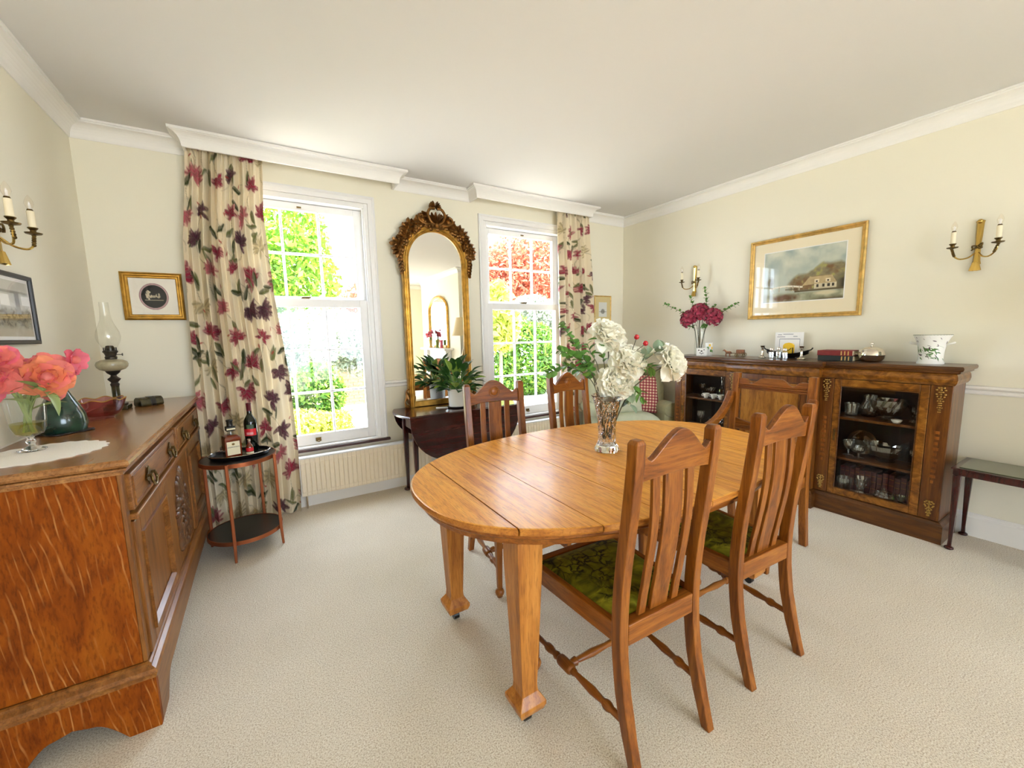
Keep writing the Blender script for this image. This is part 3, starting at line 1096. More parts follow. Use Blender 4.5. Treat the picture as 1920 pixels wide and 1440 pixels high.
def ogee_top(u):
    """height of the crest rail's top edge, u from -1 to 1"""
    a = abs(u)
    if a < 0.80:
        t = 1 - a / 0.80
        return 0.966 + 0.078 * (t * t * (3 - 2 * t)) ** 0.70
    return 0.966 + 0.020 * smoothstep(0.80, 1.0, a)


def make_chair():
    root = thing('dining_chair', 'x', 'chair', group='oak dining chairs round the table')
    for s in (-1, 1):
        zs = [0, 0.06, 0.12, 0.18, 0.24, 0.30, 0.36, 0.43, 0.5, 0.57, 0.65, 0.73, 0.81, 0.89, 0.96, 1.018]
        path = [(s * 0.163, interp(BK, z), z) for z in zs] + [(s * 0.163, interp(BK, 1.03), 1.030)]
        wx = [0.030] * 3 + [0.034] * (len(zs) - 3) + [0.024]
        wy = [0.030, 0.033] + [0.038] * (len(zs) - 2) + [0.028]
        mk('leg', MB().bar(path, wx, wy), M['oak_z'], root, 0.003, label='curved rear leg rising into the back post')
    for s in (-1, 1):
        x, y = s * 0.194, 0.422
        mb = MB().bar([(x, y, 0.05), (x, y, 0.14), (x, y, 0.40)], [0.022, 0.024, 0.036], [0.022, 0.024, 0.036])
        mb.sphere((x, y, 0.026), 0.022, 12, 8, 0, 1, 1, 1.1)
        mb.lathe([(0.013, 0.0), (0.015, 0.006)], (x, y, 0), 10)
        mk('leg', mb, M['oak_z'], root, 0.002, label='tapered front leg with ball foot')
    # seat frame
    for s in (-1, 1):
        mb = MB().prism([(s * 0.163 - 0.012, 0.02), (s * 0.163 + 0.012, 0.02), (s * 0.194 + 0.012, 0.410), (s * 0.194 - 0.012, 0.410)], 'z', 0.392, 0.456)
        mk('seat_rail', mb, M['oak_y'], root, 0.003)
    mk('seat_rail', MB().box(-0.206, 0.206, 0.4105, 0.440, 0.392, 0.456), M['oak_x'], root, 0.004)
    mk('seat_rail', MB().box(-0.1455, 0.1455, -0.019, 0.019, 0.388, 0.456), M['oak_x'], root, 0.004)

    # drop-in seat
    def seat(u, v):
        y = 0.022 + v * 0.386
        hw = 0.150 + (0.188 - 0.150) * v
        x = (u * 2 - 1) * hw
        e = min(1.0, 6 * min(u, 1 - u)) * min(1.0, 6 * min(v, 1 - v))
        return (x, y, 0.452 + 0.020 * math.sqrt(max(0, e)))
    mb = MB().grid(seat, 18, 18)
    mb.add([(-0.150, 0.022, 0.44), (0.150, 0.022, 0.44), (0.188, 0.408, 0.44), (-0.188, 0.408, 0.44)], [(3, 2, 1, 0)])
    mk('seat', mb, M['damask'], root, recalc=False, label='olive green damask drop-in seat')

    # crest rail
    N = 40
    secs = []
    for k in range(N + 1):
        u = -1 + 2 * k / N
        x = u * 0.1455
        zt = ogee_top(u)
        zb = 0.905 + 0.012 * (1 - u * u)
        cv = -0.008 * (1 - u * u)
        secs.append([(x, interp(BK, zb) + cv - 0.011, zb), (x, interp(BK, zb) + cv + 0.011, zb), (x, interp(BK, zt) + cv + 0.011, zt), (x, interp(BK, zt) + cv - 0.011, zt)])
    crest = mk('crest_rail', MB().loft(secs), M['oak_x'], root, 0.003)
    mb = MB()
    zr = 0.975
    y0 = interp(BK, zr) - 0.008 + 0.0112
    ringp = [(0.033, 0.0), (0.033, 0.003), (0.030, 0.004), (0.026, 0.0005), (0.024, 0.0005), (0.021, 0.004), (0.012, 0.006), (0.001, 0.0065)]
    secs = [[(r * math.cos(2 * PI * j / 24), y0 + d, zr + r * math.sin(2 * PI * j / 24)) for j in range(24)] for r, d in ringp]
    mb.loft(secs, 0, True, True)
    mk('roundel', mb, M['oak_x'], crest)

    # splats follow the curve of the back
    for x, w_ in ((0.0, 0.076), (-0.074, 0.030), (0.074, 0.030)):
        path = []
        for k in range(15):
            z = 0.4565 + (0.9165 - 0.4565) * k / 14
            bow = 0.020 * math.sin(PI * (z - 0.4565) / 0.46) * (1 if z < 0.7 else 1)
            path.append((x, interp(BK, z) + 0.004 - bow * 0.9, z))
        mk('splat', MB().bar(path, w_, 0.012), M['oak_z'], root, 0.002)
    # stretchers
    sp = [(0, 0.011), (0.10, 0.011), (0.13, 0.016), (0.16, 0.016), (0.19, 0.010), (0.30, 0.0145), (0.48, 0.009), (0.50, 0.013), (0.52, 0.013), (0.53, 0.018), (0.545, 0.020), (0.66, 0.020), (0.675, 0.018), (0.69, 0.012), (0.72, 0.015), (0.75, 0.010), (0.80, 0.015), (0.84, 0.015), (0.87, 0.009), (1.0, 0.010)]
    for s in (-1, 1):
        mb = MB()
        turned(mb, (s * 0.163, -0.018, 0.150), (s * 0.194, 0.411, 0.150), sp)
        mk('stretcher', mb, M['oak_y'], root, label='turned side stretcher')
    mb = MB()
    turned(mb, (-0.170, 0.235, 0.150), (0.170, 0.235, 0.150), [(0, 0.010), (0.08, 0.016), (0.10, 0.010), (0.30, 0.015), (0.5, 0.010), (0.7, 0.015), (0.90, 0.010), (0.92, 0.016), (1, 0.010)])
    mk('stretcher', mb, M['oak_x'], root)
    return root


ch = make_chair()
ch.location = (1.000, 0.782, 0)
ch.rotation_euler = (0, 0, math.radians(-2.0))
ch['label'] = 'oak slat back dining chair nearest the viewer, seen from behind'
dup(ch, (1.602, 0.774, 0), math.radians(-3.0), 'oak slat back dining chair on near side, second from the viewer')
dup(ch, (1.165, 2.075, 0), math.radians(175), 'oak slat back dining chair in front of the dark drop leaf table', scale=(1.07, 1, 1))
dup(ch, (1.80, 2.145, 0), math.radians(184), 'oak slat back dining chair on far side, half hidden behind flower vase')


# ================================================================ carver armchair at the table's end
cv = thing('carver_chair', 'oak armchair with reeded back rails at the far end of the dining table', 'armchair', (2.665, 1.300, 0), PI / 2)
# local: +y is forward (towards -x of the room), x along the room's y
BK2 = [(0, -0.05), (0.2, -0.02), (0.44, 0.0), (0.7, -0.01), (1.035, -0.04)]
for s in (-1, 1):
    zs = [0, 0.1, 0.2, 0.32, 0.44, 0.56, 0.7, 0.85, 0.95, 1.03]
    mk('leg', MB().bar([(s * 0.222, interp(BK2, z), z) for z in zs], 0.040, 0.038), M['oak_z'], cv, 0.004)
    lg = mk('leg', MB().bar([(s * 0.25, 0.44, 0), (s * 0.25, 0.44, 0.40), (s * 0.25, 0.44, 0.44)], [0.026, 0.042, 0.042], [0.026, 0.042, 0.042]), M['oak_z'], cv, 0.003)
    # swept arm: falls from the post and runs forward
    pts = crv([(s * 0.240, -0.012, 0.90), (s * 0.245, 0.025, 0.83), (s * 0.25, 0.085, 0.76), (s * 0.258, 0.18, 0.70), (s * 0.262, 0.32, 0.675), (s * 0.262, 0.42, 0.680)], 5)
    secs = []
    for i, p in enumerate(pts):
        a = Vector(pts[max(i - 1, 0)])
        b = Vector(pts[min(i + 1, len(pts) - 1)])
        t = (b - a).normalized()
        nrm = Vector((0, t.z, -t.y)).normalized() * 0.021
        c = Vector(p)
        ww = 0.020
        secs.append([tuple(c + nrm + Vector((-ww, 0, 0))), tuple(c + nrm + Vector((ww, 0, 0))), tuple(c - nrm + Vector((ww, 0, 0))), tuple(c - nrm + Vector((-ww, 0, 0)))])
    mk('arm', MB().loft(secs), M['oak_y'], cv, 0.005)
    mk('arm_support', MB().bar([(s * 0.258, 0.40, 0.44), (s * 0.262, 0.385, 0.56), (s * 0.262, 0.40, 0.662)], 0.032, 0.034), M['oak_z'], cv, 0.004)
secs = []
for k in range(41):
    u = -1 + 2 * k / 40
    x = u * 0.2015
    a = abs(u)
    zt = 1.004 if a < 0.25 else 1.004 - 0.040 * smoothstep(0.25, 0.60, a) if a < 0.62 else 0.964 + 0.030 * smoothstep(0.62, 0.80, a)
    zb = 0.925
    secs.append([(x, interp(BK2, zb) - 0.012, zb), (x, interp(BK2, zb) + 0.012, zb), (x, interp(BK2, zt) + 0.012, zt), (x, interp(BK2, zt) - 0.012, zt)])
crest = mk('crest_rail', MB().loft(secs), M['oak_x'], cv, 0.003)
for z in (0.930, 0.944, 0.956):
    mk('reed', MB().tube([(-0.20, interp(BK2, z) + 0.012, z), (0.20, interp(BK2, z) + 0.012, z)], 0.0045, 8), M['oak_x'], crest)
secs = []
for k in range(21):
    u = -1 + 2 * k / 20
    zt = 0.700 + 0.030 * u * u
    secs.append([(u * 0.2015, -0.021, 0.655), (u * 0.2015, 0.001, 0.655), (u * 0.2015, 0.001, zt), (u * 0.2015, -0.021, zt)])
mid = mk('lower_rail', MB().loft(secs), M['oak_x'], cv, 0.002)
for z in (0.664, 0.676, 0.688):
    mk('reed', MB().tube([(-0.20, 0.002, z), (0.20, 0.002, z)], 0.004, 8), M['oak_x'], mid)
for x in (-0.15, -0.09, -0.03, 0.03, 0.09, 0.15):
    mk('slat', MB().bar([(x, -0.005, 0.455), (x, -0.010, 0.6545)], 0.026, 0.012), M['oak_z'], cv, 0.002)
for s in (-1, 1):
    mk('seat_rail', MB().prism([(s * 0.222 - 0.014, 0.02), (s * 0.222 + 0.014, 0.02), (s * 0.25 + 0.014, 0.419), (s * 0.25 - 0.014, 0.419)], 'z', 0.385, 0.45), M['oak_y'], cv, 0.003)
mk('seat_rail', MB().box(-0.228, 0.228, 0.43, 0.455, 0.385, 0.45), M['oak_x'], cv, 0.003)
mk('seat_rail', MB().box(-0.2015, 0.2015, -0.018, 0.016, 0.385, 0.454), M['oak_x'], cv, 0.003)


def seat2(u, v):
    y = 0.02 + v * 0.40
    hw = 0.205 + 0.028 * v
    e = min(1.0, 6 * min(u, 1 - u)) * min(1.0, 6 * min(v, 1 - v))
    return ((u * 2 - 1) * hw, y, 0.447 + 0.024 * math.sqrt(max(0, e)))


mk('seat', MB().grid(seat2, 14, 14), M['damask'], cv, recalc=False)


# ================================================================ oak sideboard on the left wall
sb = thing('sideboard', 'long oak sideboard with brass drop handles against the left wall', 'sideboard', (0, 0, 0))
X0, X1, Y0, Y1 = XL + 0.032, -0.420, 1.735, 3.42
mk('end_panel', MB().box(X0, X1 - 0.012, Y0, Y0 + 0.02, 0.240, 0.898), M['sb_side'], sb, 0.002, label='quarter sawn oak end panel with pale flecks')
mk('end_panel', MB().box(X0, X1 - 0.012, Y1 - 0.02, Y1, 0.240, 0.898), M['sb_side'], sb, 0.002)
mk('front_stile', MB().box(X1 - 0.012, X1, Y0, Y0 + 0.035, 0.240, 0.898), M['sb_z'], sb, 0.003)
mk('front_stile', MB().box(X1 - 0.012, X1, Y1 - 0.035, Y1, 0.240, 0.898), M['sb_z'], sb, 0.003)
mk('carcase', MB().box(X0 + 0.01, X1 - 0.014, Y0 + 0.021, Y1 - 0.021, 0.241, 0.897), M['sb_dark'], sb)
# moulded top
tp = MB()
loop = [(XL + 0.031, Y0), (X1, Y0), (X1, Y1), (XL + 0.031, Y1)]
prof = [(0.0, 0.898), (0.006, 0.898), (0.008, 0.910), (0.018, 0.914), (0.018, 0.920), (0.012, 0.922), (0.024, 0.926), (0.030, 0.934), (0.028, 0.944), (0.020, 0.950)]
secs = []
for d, z in prof:
    secs.append([(XL + 0.031, Y0 - d, z), (X1 + d, Y0 - d, z), (X1 + d, Y1 + d * 0.5, z), (XL + 0.031, Y1 + d * 0.5, z)])
tp.loft(secs)
mk('top', tp, M['sb_top'], sb)
# base moulding and bracket plinth
secs = []
for d, z in [(0.004, 0.239), (0.010, 0.236), (0.010, 0.226), (0.022, 0.218), (0.026, 0.205), (0.022, 0.194), (0.022, 0.186)]:
    secs.append([(X0, Y0 - d, z), (X1 + d, Y0 - d, z), (X1 + d, Y1 + d * 0.4, z), (X0, Y1 + d * 0.4, z)])
mk('base_moulding', MB().loft(secs), M['sb_y'], sb)


def bracket(u0, u1, foot, h, z0=0.075):
    """outline of an apron with bracket feet, in (u, z)"""
    pts = [(u0, 0), (u0 + foot, 0)]
    for k in range(7):
        t = k / 6
        pts.append((u0 + foot + 0.012 + 0.075 * t, 0.018 + (z0 - 0.018) * math.sin(t * PI / 2)))
    pts.append(((u0 + u1) / 2, z0 + 0.012))
    for k in range(7):
        t = 1 - k / 6
        pts.append((u1 - foot - 0.012 - 0.075 * t, 0.018 + (z0 - 0.018) * math.sin(t * PI / 2)))
    pts += [(u1 - foot, 0), (u1, 0), (u1, h), (u0, h)]
    return pts


mk('plinth_end', MB().prism(bracket(X0, X1 + 0.018, 0.085, 0.186, 0.085), 'y', Y0 - 0.018, Y0 + 0.004), M['sb_side'], sb, 0.002)
mk('plinth_front', MB().prism(bracket(Y0 + 0.004, Y1, 0.10, 0.186), 'x', X1 - 0.004, X1 + 0.018), M['sb_y'], sb, 0.002)
mk('plinth_end', MB().prism(bracket(X0, X1 - 0.004, 0.085, 0.186, 0.085), 'y', Y1 - 0.02, Y1), M['sb_side'], sb, 0.002)


def handle(par, y, z):
    h = mk('handle', MB().prism([(y + 0.036 * c * (1 + 0.22 * math.cos(4 * t)), z + 0.030 * s * (1 + 0.22 * math.cos(4 * t))) for t, c, s in [(2 * PI * k / 28, math.cos(2 * PI * k / 28), math.sin(2 * PI * k / 28)) for k in range(28)]], 'x', X1 + 0.0185, X1 + 0.0215), M['brass_d'], par, label='aged brass backplate with drop ring')
    mb = MB()
    for s in (-1, 1):
        mb.tube([(X1 + 0.020, y + s * 0.026, z + 0.006), (X1 + 0.034, y + s * 0.026, z + 0.006)], 0.0055, 8)
    mb.tube(crv([(X1 + 0.031, y - 0.026, z + 0.006), (X1 + 0.035, y - 0.030, z - 0.018), (X1 + 0.036, y, z - 0.036), (X1 + 0.035, y + 0.030, z - 0.018), (X1 + 0.031, y + 0.026, z + 0.006)], 5), 0.0045, 8)
    mk('ring', mb, M['brass_d'], h)


for a, b, hs in ((Y0 + 0.037, 2.555, (1.975, 2.385)), (2.60, Y1 - 0.037, (2.77, 3.165))):
    d = mk('drawer', MB().box(X1 - 0.012, X1 + 0.014, a, b, 0.762, 0.888), M['sb_y'], sb, 0.004)
    mk('cock_bead', MB().sweep([(a + 0.012, 0.774), (b - 0.012, 0.774), (b - 0.012, 0.876), (a + 0.012, 0.876)], [(0, 0), (0.006, 0), (0.006, 0.004), (0, 0.004)], True).xf(Matrix(((0, 0, 1, X1 + 0.014), (1, 0, 0, 0), (0, 1, 0, 0), (0, 0, 0, 1)))), M['sb_y'], d)
    for y in hs:
        handle(d, y, 0.822)
mk('drawer_rail', MB().box(X1 - 0.012, X1 + 0.020, Y0 + 0.037, Y1 - 0.037, 0.728, 0.750), M['sb_y'], sb, 0.005)


def panel_door(y0, y1, z0, z1, nm='door'):
    st = 0.062
    mb = MB().box(X1 - 0.012, X1 + 0.008, y0, y0 + st, z0, z1).box(X1 - 0.012, X1 + 0.008, y1 - st, y1, z0, z1)
    mb.box(X1 - 0.012, X1 + 0.008, y0 + st, y1 - st, z0, z0 + st * 0.8).box(X1 - 0.012, X1 + 0.008, y0 + st, y1 - st, z1 - st, z1)
    d = mk(nm, mb, M['sb_z'], sb, 0.003)
    path = [(y0 + st, z0 + st * 0.8), (y1 - st, z0 + st * 0.8), (y1 - st, z1 - st), (y0 + st, z1 - st)]
    mk('panel_moulding', MB().sweep(path, [(0, 0.008), (0, 0.016), (0.008, 0.016), (0.020, 0.002), (0.020, -0.010), (0, -0.010)], True).xf(Matrix(((0, 0, 1, X1), (1, 0, 0, 0), (0, 1, 0, 0), (0, 0, 0, 1)))), M['sb_y'], d)
    mk('panel', MB().box(X1 - 0.011, X1 - 0.002, y0 + st + 0.0205, y1 - st - 0.0205, z0 + st * 0.8 + 0.0205, z1 - st - 0.0205), M['sb_z'], d)
    return d


panel_door(Y0 + 0.037, 2.300, 0.243, 0.724)
panel_door(2.860, Y1 - 0.037, 0.243, 0.724)
cp = mk('carved_panel', MB().box(X1 - 0.012, X1 + 0.004, 2.305, 2.855, 0.243, 0.724), M['sb_z'], sb, 0.003)
rng = random.Random(4)
mb = MB()
yc = 2.58
for k in range(64):
    z = 0.29 + 0.38 * rng.random()
    wv = 0.15 * (1 - ((z - 0.42) / 0.27) ** 2)
    wv = max(0.02, wv)
    y = yc + wv * (2 * rng.random() - 1)
    r = 0.012 + 0.018 * rng.random()
    for s in (-1, 1):
        mb.sphere((X1 + 0.005, yc + s * abs(y - yc), z), r, 8, 5, 0, 0.55, 0.6 + rng.random() * 0.8, 0.6 + rng.random())
for k in range(9):
    mb.sphere((X1 + 0.008, yc, 0.30 + 0.045 * k), 0.026 - 0.0015 * k, 10, 6, 0, 0.6, 1, 0.9)
mk('carving', mb, M['sb_dark'], cp, label='dark carved foliage relief', kind='stuff')


# ================================================================ copper drinks trolley table
tt = thing('side_table', 'round two tier copper table with black tops before the long curtain', 'side table', (-0.182, 3.020, 0))
RT = 0.205
for z, nm in ((0.585, 'upper_tier'), (0.112, 'lower_tier')):
    o = mk(nm, MB().lathe([(RT - 0.005, z - 0.012), (RT, z - 0.012), (RT, z + 0.012), (RT - 0.005, z + 0.012)], seg=56, sm=True, cap=False), M['copper'], tt, recalc=False)
    mk('inset', MB().lathe([(0.001, z - 0.010), (RT - 0.0055, z - 0.010), (RT - 0.0055, z + 0.010), (0.001, z + 0.010)], seg=56), M['black'], o)
for ang in (-104, -27, 62, 152):
    a = math.radians(ang)
    c, s = math.cos(a), math.sin(a)
    r = RT + 0.010
    mk('leg', MB().bar([((r + 0.006) * c, (r + 0.006) * s, 0), (r * c, r * s, 0.12), (r * c, r * s, 0.598)], [0.014, 0.018, 0.018], [0.014, 0.018, 0.018]), M['copper'], tt, 0.004)


# ================================================================ drop-leaf table under the mirror
cs = thing('drop_leaf_table', 'dark mahogany drop leaf table standing under the gilt mirror', 'table', (1.41, 3.240, 0))
CZ = 0.70


# the top: a strip of an oval with rounded ends
ye = 0.222
outl = []
for k in range(17):
    y = -ye + 2 * ye * k / 16
    outl.append((0.545 - 0.10 * (y / ye) ** 2 * 0.5, y))
outl2 = [(-x, y) for x, y in reversed(outl)]
poly = outl + outl2
secs = []
for ins, z in ((0.006, CZ - 0.020), (0.0, CZ - 0.016), (0.0, CZ - 0.006), (0.004, CZ)):
    secs.append([(x - math.copysign(ins, x), y * (1 - ins / ye), z) for x, y in poly])
mk('table_top', MB().loft(secs), M['mahog'], cs, label='polished reddish table top')


def leaf_shape(w, drop):
    p = [(-w, 0), (w, 0)]
    for k in range(1, 24):
        t = k / 24
        x = w * math.cos(PI * t)
        p.append((w * abs(math.cos(PI * t)) ** 0.75 * (1 if math.cos(PI * t) > 0 else -1), -drop * math.sin(PI * t) ** 0.85))
    return p


for yy, dr in ((-ye - 0.012, 0.40), (ye - 0.012, 0.27)):
    mk('drop_leaf', MB().prism([(x, CZ - (0.003 if dr > 0.3 else 0.021) + z) for x, z in leaf_shape(0.495, dr)], 'y', yy - 0.004, yy + 0.010), M['mahog'], cs, 0.002)
mk('apron', MB().box(-0.44, 0.44, -0.150, 0.140, CZ - 0.13, CZ - 0.0205), M['mahog'], cs)
for x, y in ((-0.43, -0.135), (-0.43, 0.118), (0.43, -0.135), (0.43, 0.118)):
    sx = math.copysign(1, x)
    mb = MB().bar([(x + sx * 0.002, y, 0.02), (x, y, 0.10), (x, y, 0.5), (x, y, CZ - 0.021)], [0.024, 0.024, 0.040, 0.046], [0.024, 0.024, 0.040, 0.046])
    mb.lathe([(0.018, 0), (0.030, 0.006), (0.032, 0.016), (0.020, 0.028)], (x + sx * 0.006, y, 0), 14)
    mk('leg', mb, M['mahog_z'], cs, 0.004)


# ================================================================ pier mirror with carved crest
mr = thing('pier_mirror', 'tall arched gilt mirror with carved flower crest above the drop leaf table', 'mirror', (1.345, 3.425, CZ + 0.002))
ZB = 0.0
SPR = 1.235      # spring of the arch above the base
HW = 0.300       # outer half width


def arch_path(hw, z0, spr, n=24):
    p = [(hw, z0)]
    for k in range(n + 1):
        a = PI * k / n
        p.append((hw * math.cos(a), spr + hw * 1.05 * math.sin(a)))
    p.append((-hw, z0))
    return p


def frame_sweep(hw, prof, mi=0):
    mb = MB()
    mb.sweep(arch_path(hw, 0.0, SPR), prof)
    for i in range(len(mb.v)):
        x, z, d = mb.v[i]
        mb.v[i] = (x, -d, z)
    return mb


prof = [(0, -0.03), (0, 0.012), (0.008, 0.020), (0.014, 0.014), (0.020, 0.014), (0.026, 0.022), (0.034, 0.024), (0.040, 0.016), (0.046, 0.012), (0.050, 0.014), (0.056, 0.008), (0.058, -0.01), (0.058, -0.03)]
mk('frame', frame_sweep(HW, prof), M['gold'], mr)
mk('bottom_rail', MB().box(-HW + 0.02, HW - 0.02, -0.014, 0.03, 0.0, 0.050), M['gold'], mr, 0.005)
gp = [(x, z) for x, z in arch_path(HW - 0.052, 0.04, SPR)]
mb = MB()
mb.add([(x, 0.004, z) for x, z in gp], [tuple(range(len(gp)))])
mk('mirror_glass', mb, M['mirror'], mr, recalc=False)
mk('backing', MB().prism([(x, z) for x, z in arch_path(HW - 0.02, 0.02, SPR)], 'y', 0.008, 0.03), M['dark'], mr)
# carved crest: roses, leaves and scrolls built as small lumps
rng = random.Random(11)


def rose(mb, c, r):
    mb.sphere((c[0], c[1], c[2]), r * 0.5, 8, 6)
    for ringk, (rr, nn, s_) in enumerate(((0.55, 5, 0.42), (0.9, 7, 0.46))):
        for k in range(nn):
            a = 2 * PI * k / nn + ringk
            mb.sphere((c[0] + r * rr * math.cos(a), c[1] + 0.008 + 0.012 * ringk, c[2] + r * rr * math.sin(a)), r * s_, 7, 5, 0, 0.8 + 0.3 * abs(math.sin(a)), 0.55, 0.8 + 0.3 * abs(math.cos(a)))


def carved_leaf(mb, c, a, ln, wd):
    n0 = len(mb.v)
    n = 7
    secs = []
    for k in range(n + 1):
        t = k / n
        w_ = wd * (math.sin(PI * min(1, t * 0.9 + 0.06))) * (1 + 0.25 * math.sin(9 * t))
        x = ln * t
        bulge = -0.020 * math.sin(PI * t)
        secs.append([(x, bulge - 0.010, 0), (x, bulge, w_ * 0.5), (x, 0.012, w_), (x, 0.012, -w_), (x, bulge, -w_ * 0.5)])
    mb.loft(secs, 0, True)
    R = Matrix.Translation(Vector(c)) @ Matrix.Rotation(-a, 4, 'Y')
    mb.xf(R, n0)


crest = MB()
for s in (-1, 1):
    for k in range(11):
        a = math.radians(14 + 7.0 * k)
        rr = HW + 0.026 + 0.016 * math.sin(k * 1.7)
        x, z = s * rr * math.cos(a), SPR + rr * 1.06 * math.sin(a)
        if k % 2 == 0:
            rose(crest, (x, -0.034, z), 0.036 + 0.014 * (k / 10))
        out = a + rng.uniform(-0.7, 0.7)
        for q in range(5):
            aa = out + (q - 2) * 0.7
            carved_leaf(crest, (x, -0.024, z), aa if s > 0 else PI - aa, 0.055 + 0.025 * rng.random(), 0.017 + 0.009 * rng.random())
        crest.sphere((s * (rr + 0.012) * math.cos(a + 0.06), -0.03, SPR + (rr + 0.012) * 1.06 * math.sin(a + 0.06)), 0.016, 8, 6)
# trailing ends
for s in (-1, 1):
    for k in range(5):
        z = SPR - 0.02 - 0.026 * k + 0.05
        x = s * (HW + 0.012 - 0.004 * k)
        crest.sphere((x, -0.024, z), 0.022 - 0.002 * k, 8, 6, 0, 1, 0.8, 1)
        carved_leaf(crest, (x, -0.02, z), -PI / 2 + s * 0.5, 0.045, 0.012)
# central cartouche with shell
ztop = SPR + HW * 1.05
for s in (-1, 1):
    crest.tube(crv([(s * 0.01, -0.05, ztop - 0.01), (s * 0.055, -0.06, ztop + 0.02), (s * 0.075, -0.06, ztop + 0.075), (s * 0.05, -0.055, ztop + 0.12), (s * 0.012, -0.05, ztop + 0.125)], 5), [0.012] * 21, 8)
    crest.tube(crv([(s * 0.03, -0.04, ztop + 0.0), (s * 0.10, -0.05, ztop - 0.005), (s * 0.15, -0.045, ztop + 0.03), (s * 0.13, -0.04, ztop + 0.065), (s * 0.10, -0.04, ztop + 0.045)], 5), 0.011, 8)
    for k in range(5):
        carved_leaf(crest, (s * 0.01, -0.04, ztop + 0.13), PI / 2 - s * (0.2 + 0.32 * k), 0.060 - 0.004 * k, 0.014)
    for k in range(4):
        carved_leaf(crest, (s * 0.07, -0.035, ztop + 0.06), PI / 2 - s * (0.9 + 0.35 * k), 0.060, 0.013)
for k in range(7):
    carved_leaf(crest, (0, -0.045, ztop - 0.005), PI / 2 + (k - 3) * 0.36, 0.105, 0.013)
crest.sphere((0, -0.05, ztop - 0.012), 0.024, 10, 8)
for s in (-1, 1):
    crest.sphere((s * 0.035, -0.045, ztop - 0.01), 0.018, 10, 8)
    crest.sphere((s * 0.06, -0.04, ztop - 0.02), 0.013, 10, 8)
mk('carved_crest', crest, M['gold_d'], mr, label='bronzed gold carved crest of roses, leaves and a shell')
for s in (-1, 1):
    mb = MB()
    mb.tube(crv([(s * 0.30, -0.02, 0.0), (s * 0.33, -0.02, 0.02), (s * 0.338, -0.02, 0.06), (s * 0.315, -0.02, 0.10), (s * 0.325, -0.02, 0.14), (s * 0.305, -0.02, 0.165)], 5), [0.012 + 0.006 * math.sin(i * 0.5) for i in range(26)], 8)
    mb.sphere((s * 0.335, -0.02, 0.012), 0.012, 8, 6)
    carved_leaf(mb, (s * 0.30, -0.025, 0.03), PI / 2 - s * 0.25, 0.10, 0.016)
    mk('foot_scroll', mb, M['gold_d'], mr)


# ================================================================ walnut side cabinet
cb = thing('side_cabinet', 'long breakfront burr walnut side cabinet with two glazed doors', 'cabinet', (0, 0, 0))
CY0, CY1 = 0.655, 2.520
FX, BX = 3.400, XR - 0.032
MY0, MY1, MX = 1.315, 1.955, 3.345     # projecting centre
mbk = MB()


def front_path(off=0.0):
    return [(BX, CY0 - off), (FX - off, CY0 - off), (FX - off, MY0 - off), (MX - off, MY0 - off), (MX - off, MY1 + off), (FX - off, MY1 + off), (FX - off, CY1 + off), (BX, CY1 + off)]


def slab(prof, mat, nm, bevel=0, label=None):
    mb = MB().loft([[(x, y, z) for x, y in front_path(o)] for o, z in prof])
    return mk(nm, mb, mat, cb, bevel, label=label)


slab([(0.026, 0.0), (0.026, 0.11), (0.018, 0.118), (0.010, 0.128), (0.004, 0.130)], M['walnut_d'], 'plinth')
slab([(0.002, 0.960), (0.008, 0.962), (0.016, 0.975), (0.020, 0.995), (0.018, 1.015), (0.012, 1.028), (0.014, 1.030)], M['walnut'], 'frieze')
slab([(0.020, 1.0305), (0.028, 1.036), (0.028, 1.044), (0.040, 1.050), (0.044, 1.060), (0.042, 1.070), (0.036, 1.075)], M['walnut_d'], 'top', label='moulded dark walnut top')
mk('end_panel', MB().box(FX + 0.018, BX, CY0, CY0 + 0.018, 0.131, 0.959), M['walnut_z'], cb)
mk('end_panel', MB().box(FX + 0.018, BX, CY1 - 0.018, CY1, 0.131, 0.959), M['walnut_z'], cb)
mk('back_board', MB().box(BX - 0.012, BX, CY0 + 0.019, CY1 - 0.019, 0.131, 0.959), M['dark'], cb)
mk('base_board', MB().box(FX + 0.004, BX - 0.013, CY0 + 0.019, CY1 - 0.019, 0.131, 0.150), M['walnut_d'], cb)
for y in (MY0, MY1):
    mk('partition', MB().box(FX + 0.019, BX - 0.013, y - 0.009, y + 0.009, 0.151, 0.959), M['dark'], cb)
for ya, yb in ((CY0 + 0.019, MY0 - 0.010), (MY1 + 0.010, CY1 - 0.019)):
    for z in (0.392, 0.680):
        mk('shelf', MB().box(FX + 0.030, BX - 0.013, ya, yb, z - 0.008, z + 0.008), M['walnut_d'], cb, 0.002)


def mount(par, y, z0, z1, x):
    mb = MB()
    n = 12
    for k in range(n):
        t = k / (n - 1)
        wv = 0.020 * (1 - 0.8 * t) * (0.7 + 0.5 * abs(math.sin(5 * t)))
        z = z1 - (z1 - z0) * t
        for s in (-1, 0, 1):
            mb.sphere((x - 0.002, y + s * wv * (0.8 + 0.4 * math.sin(k * 2.3)), z), 0.0062 - 0.002 * t, 7, 5, 0, 0.8, 1.0, 0.9)
    mk('gilt_mount', mb, M['gold_m'], par)


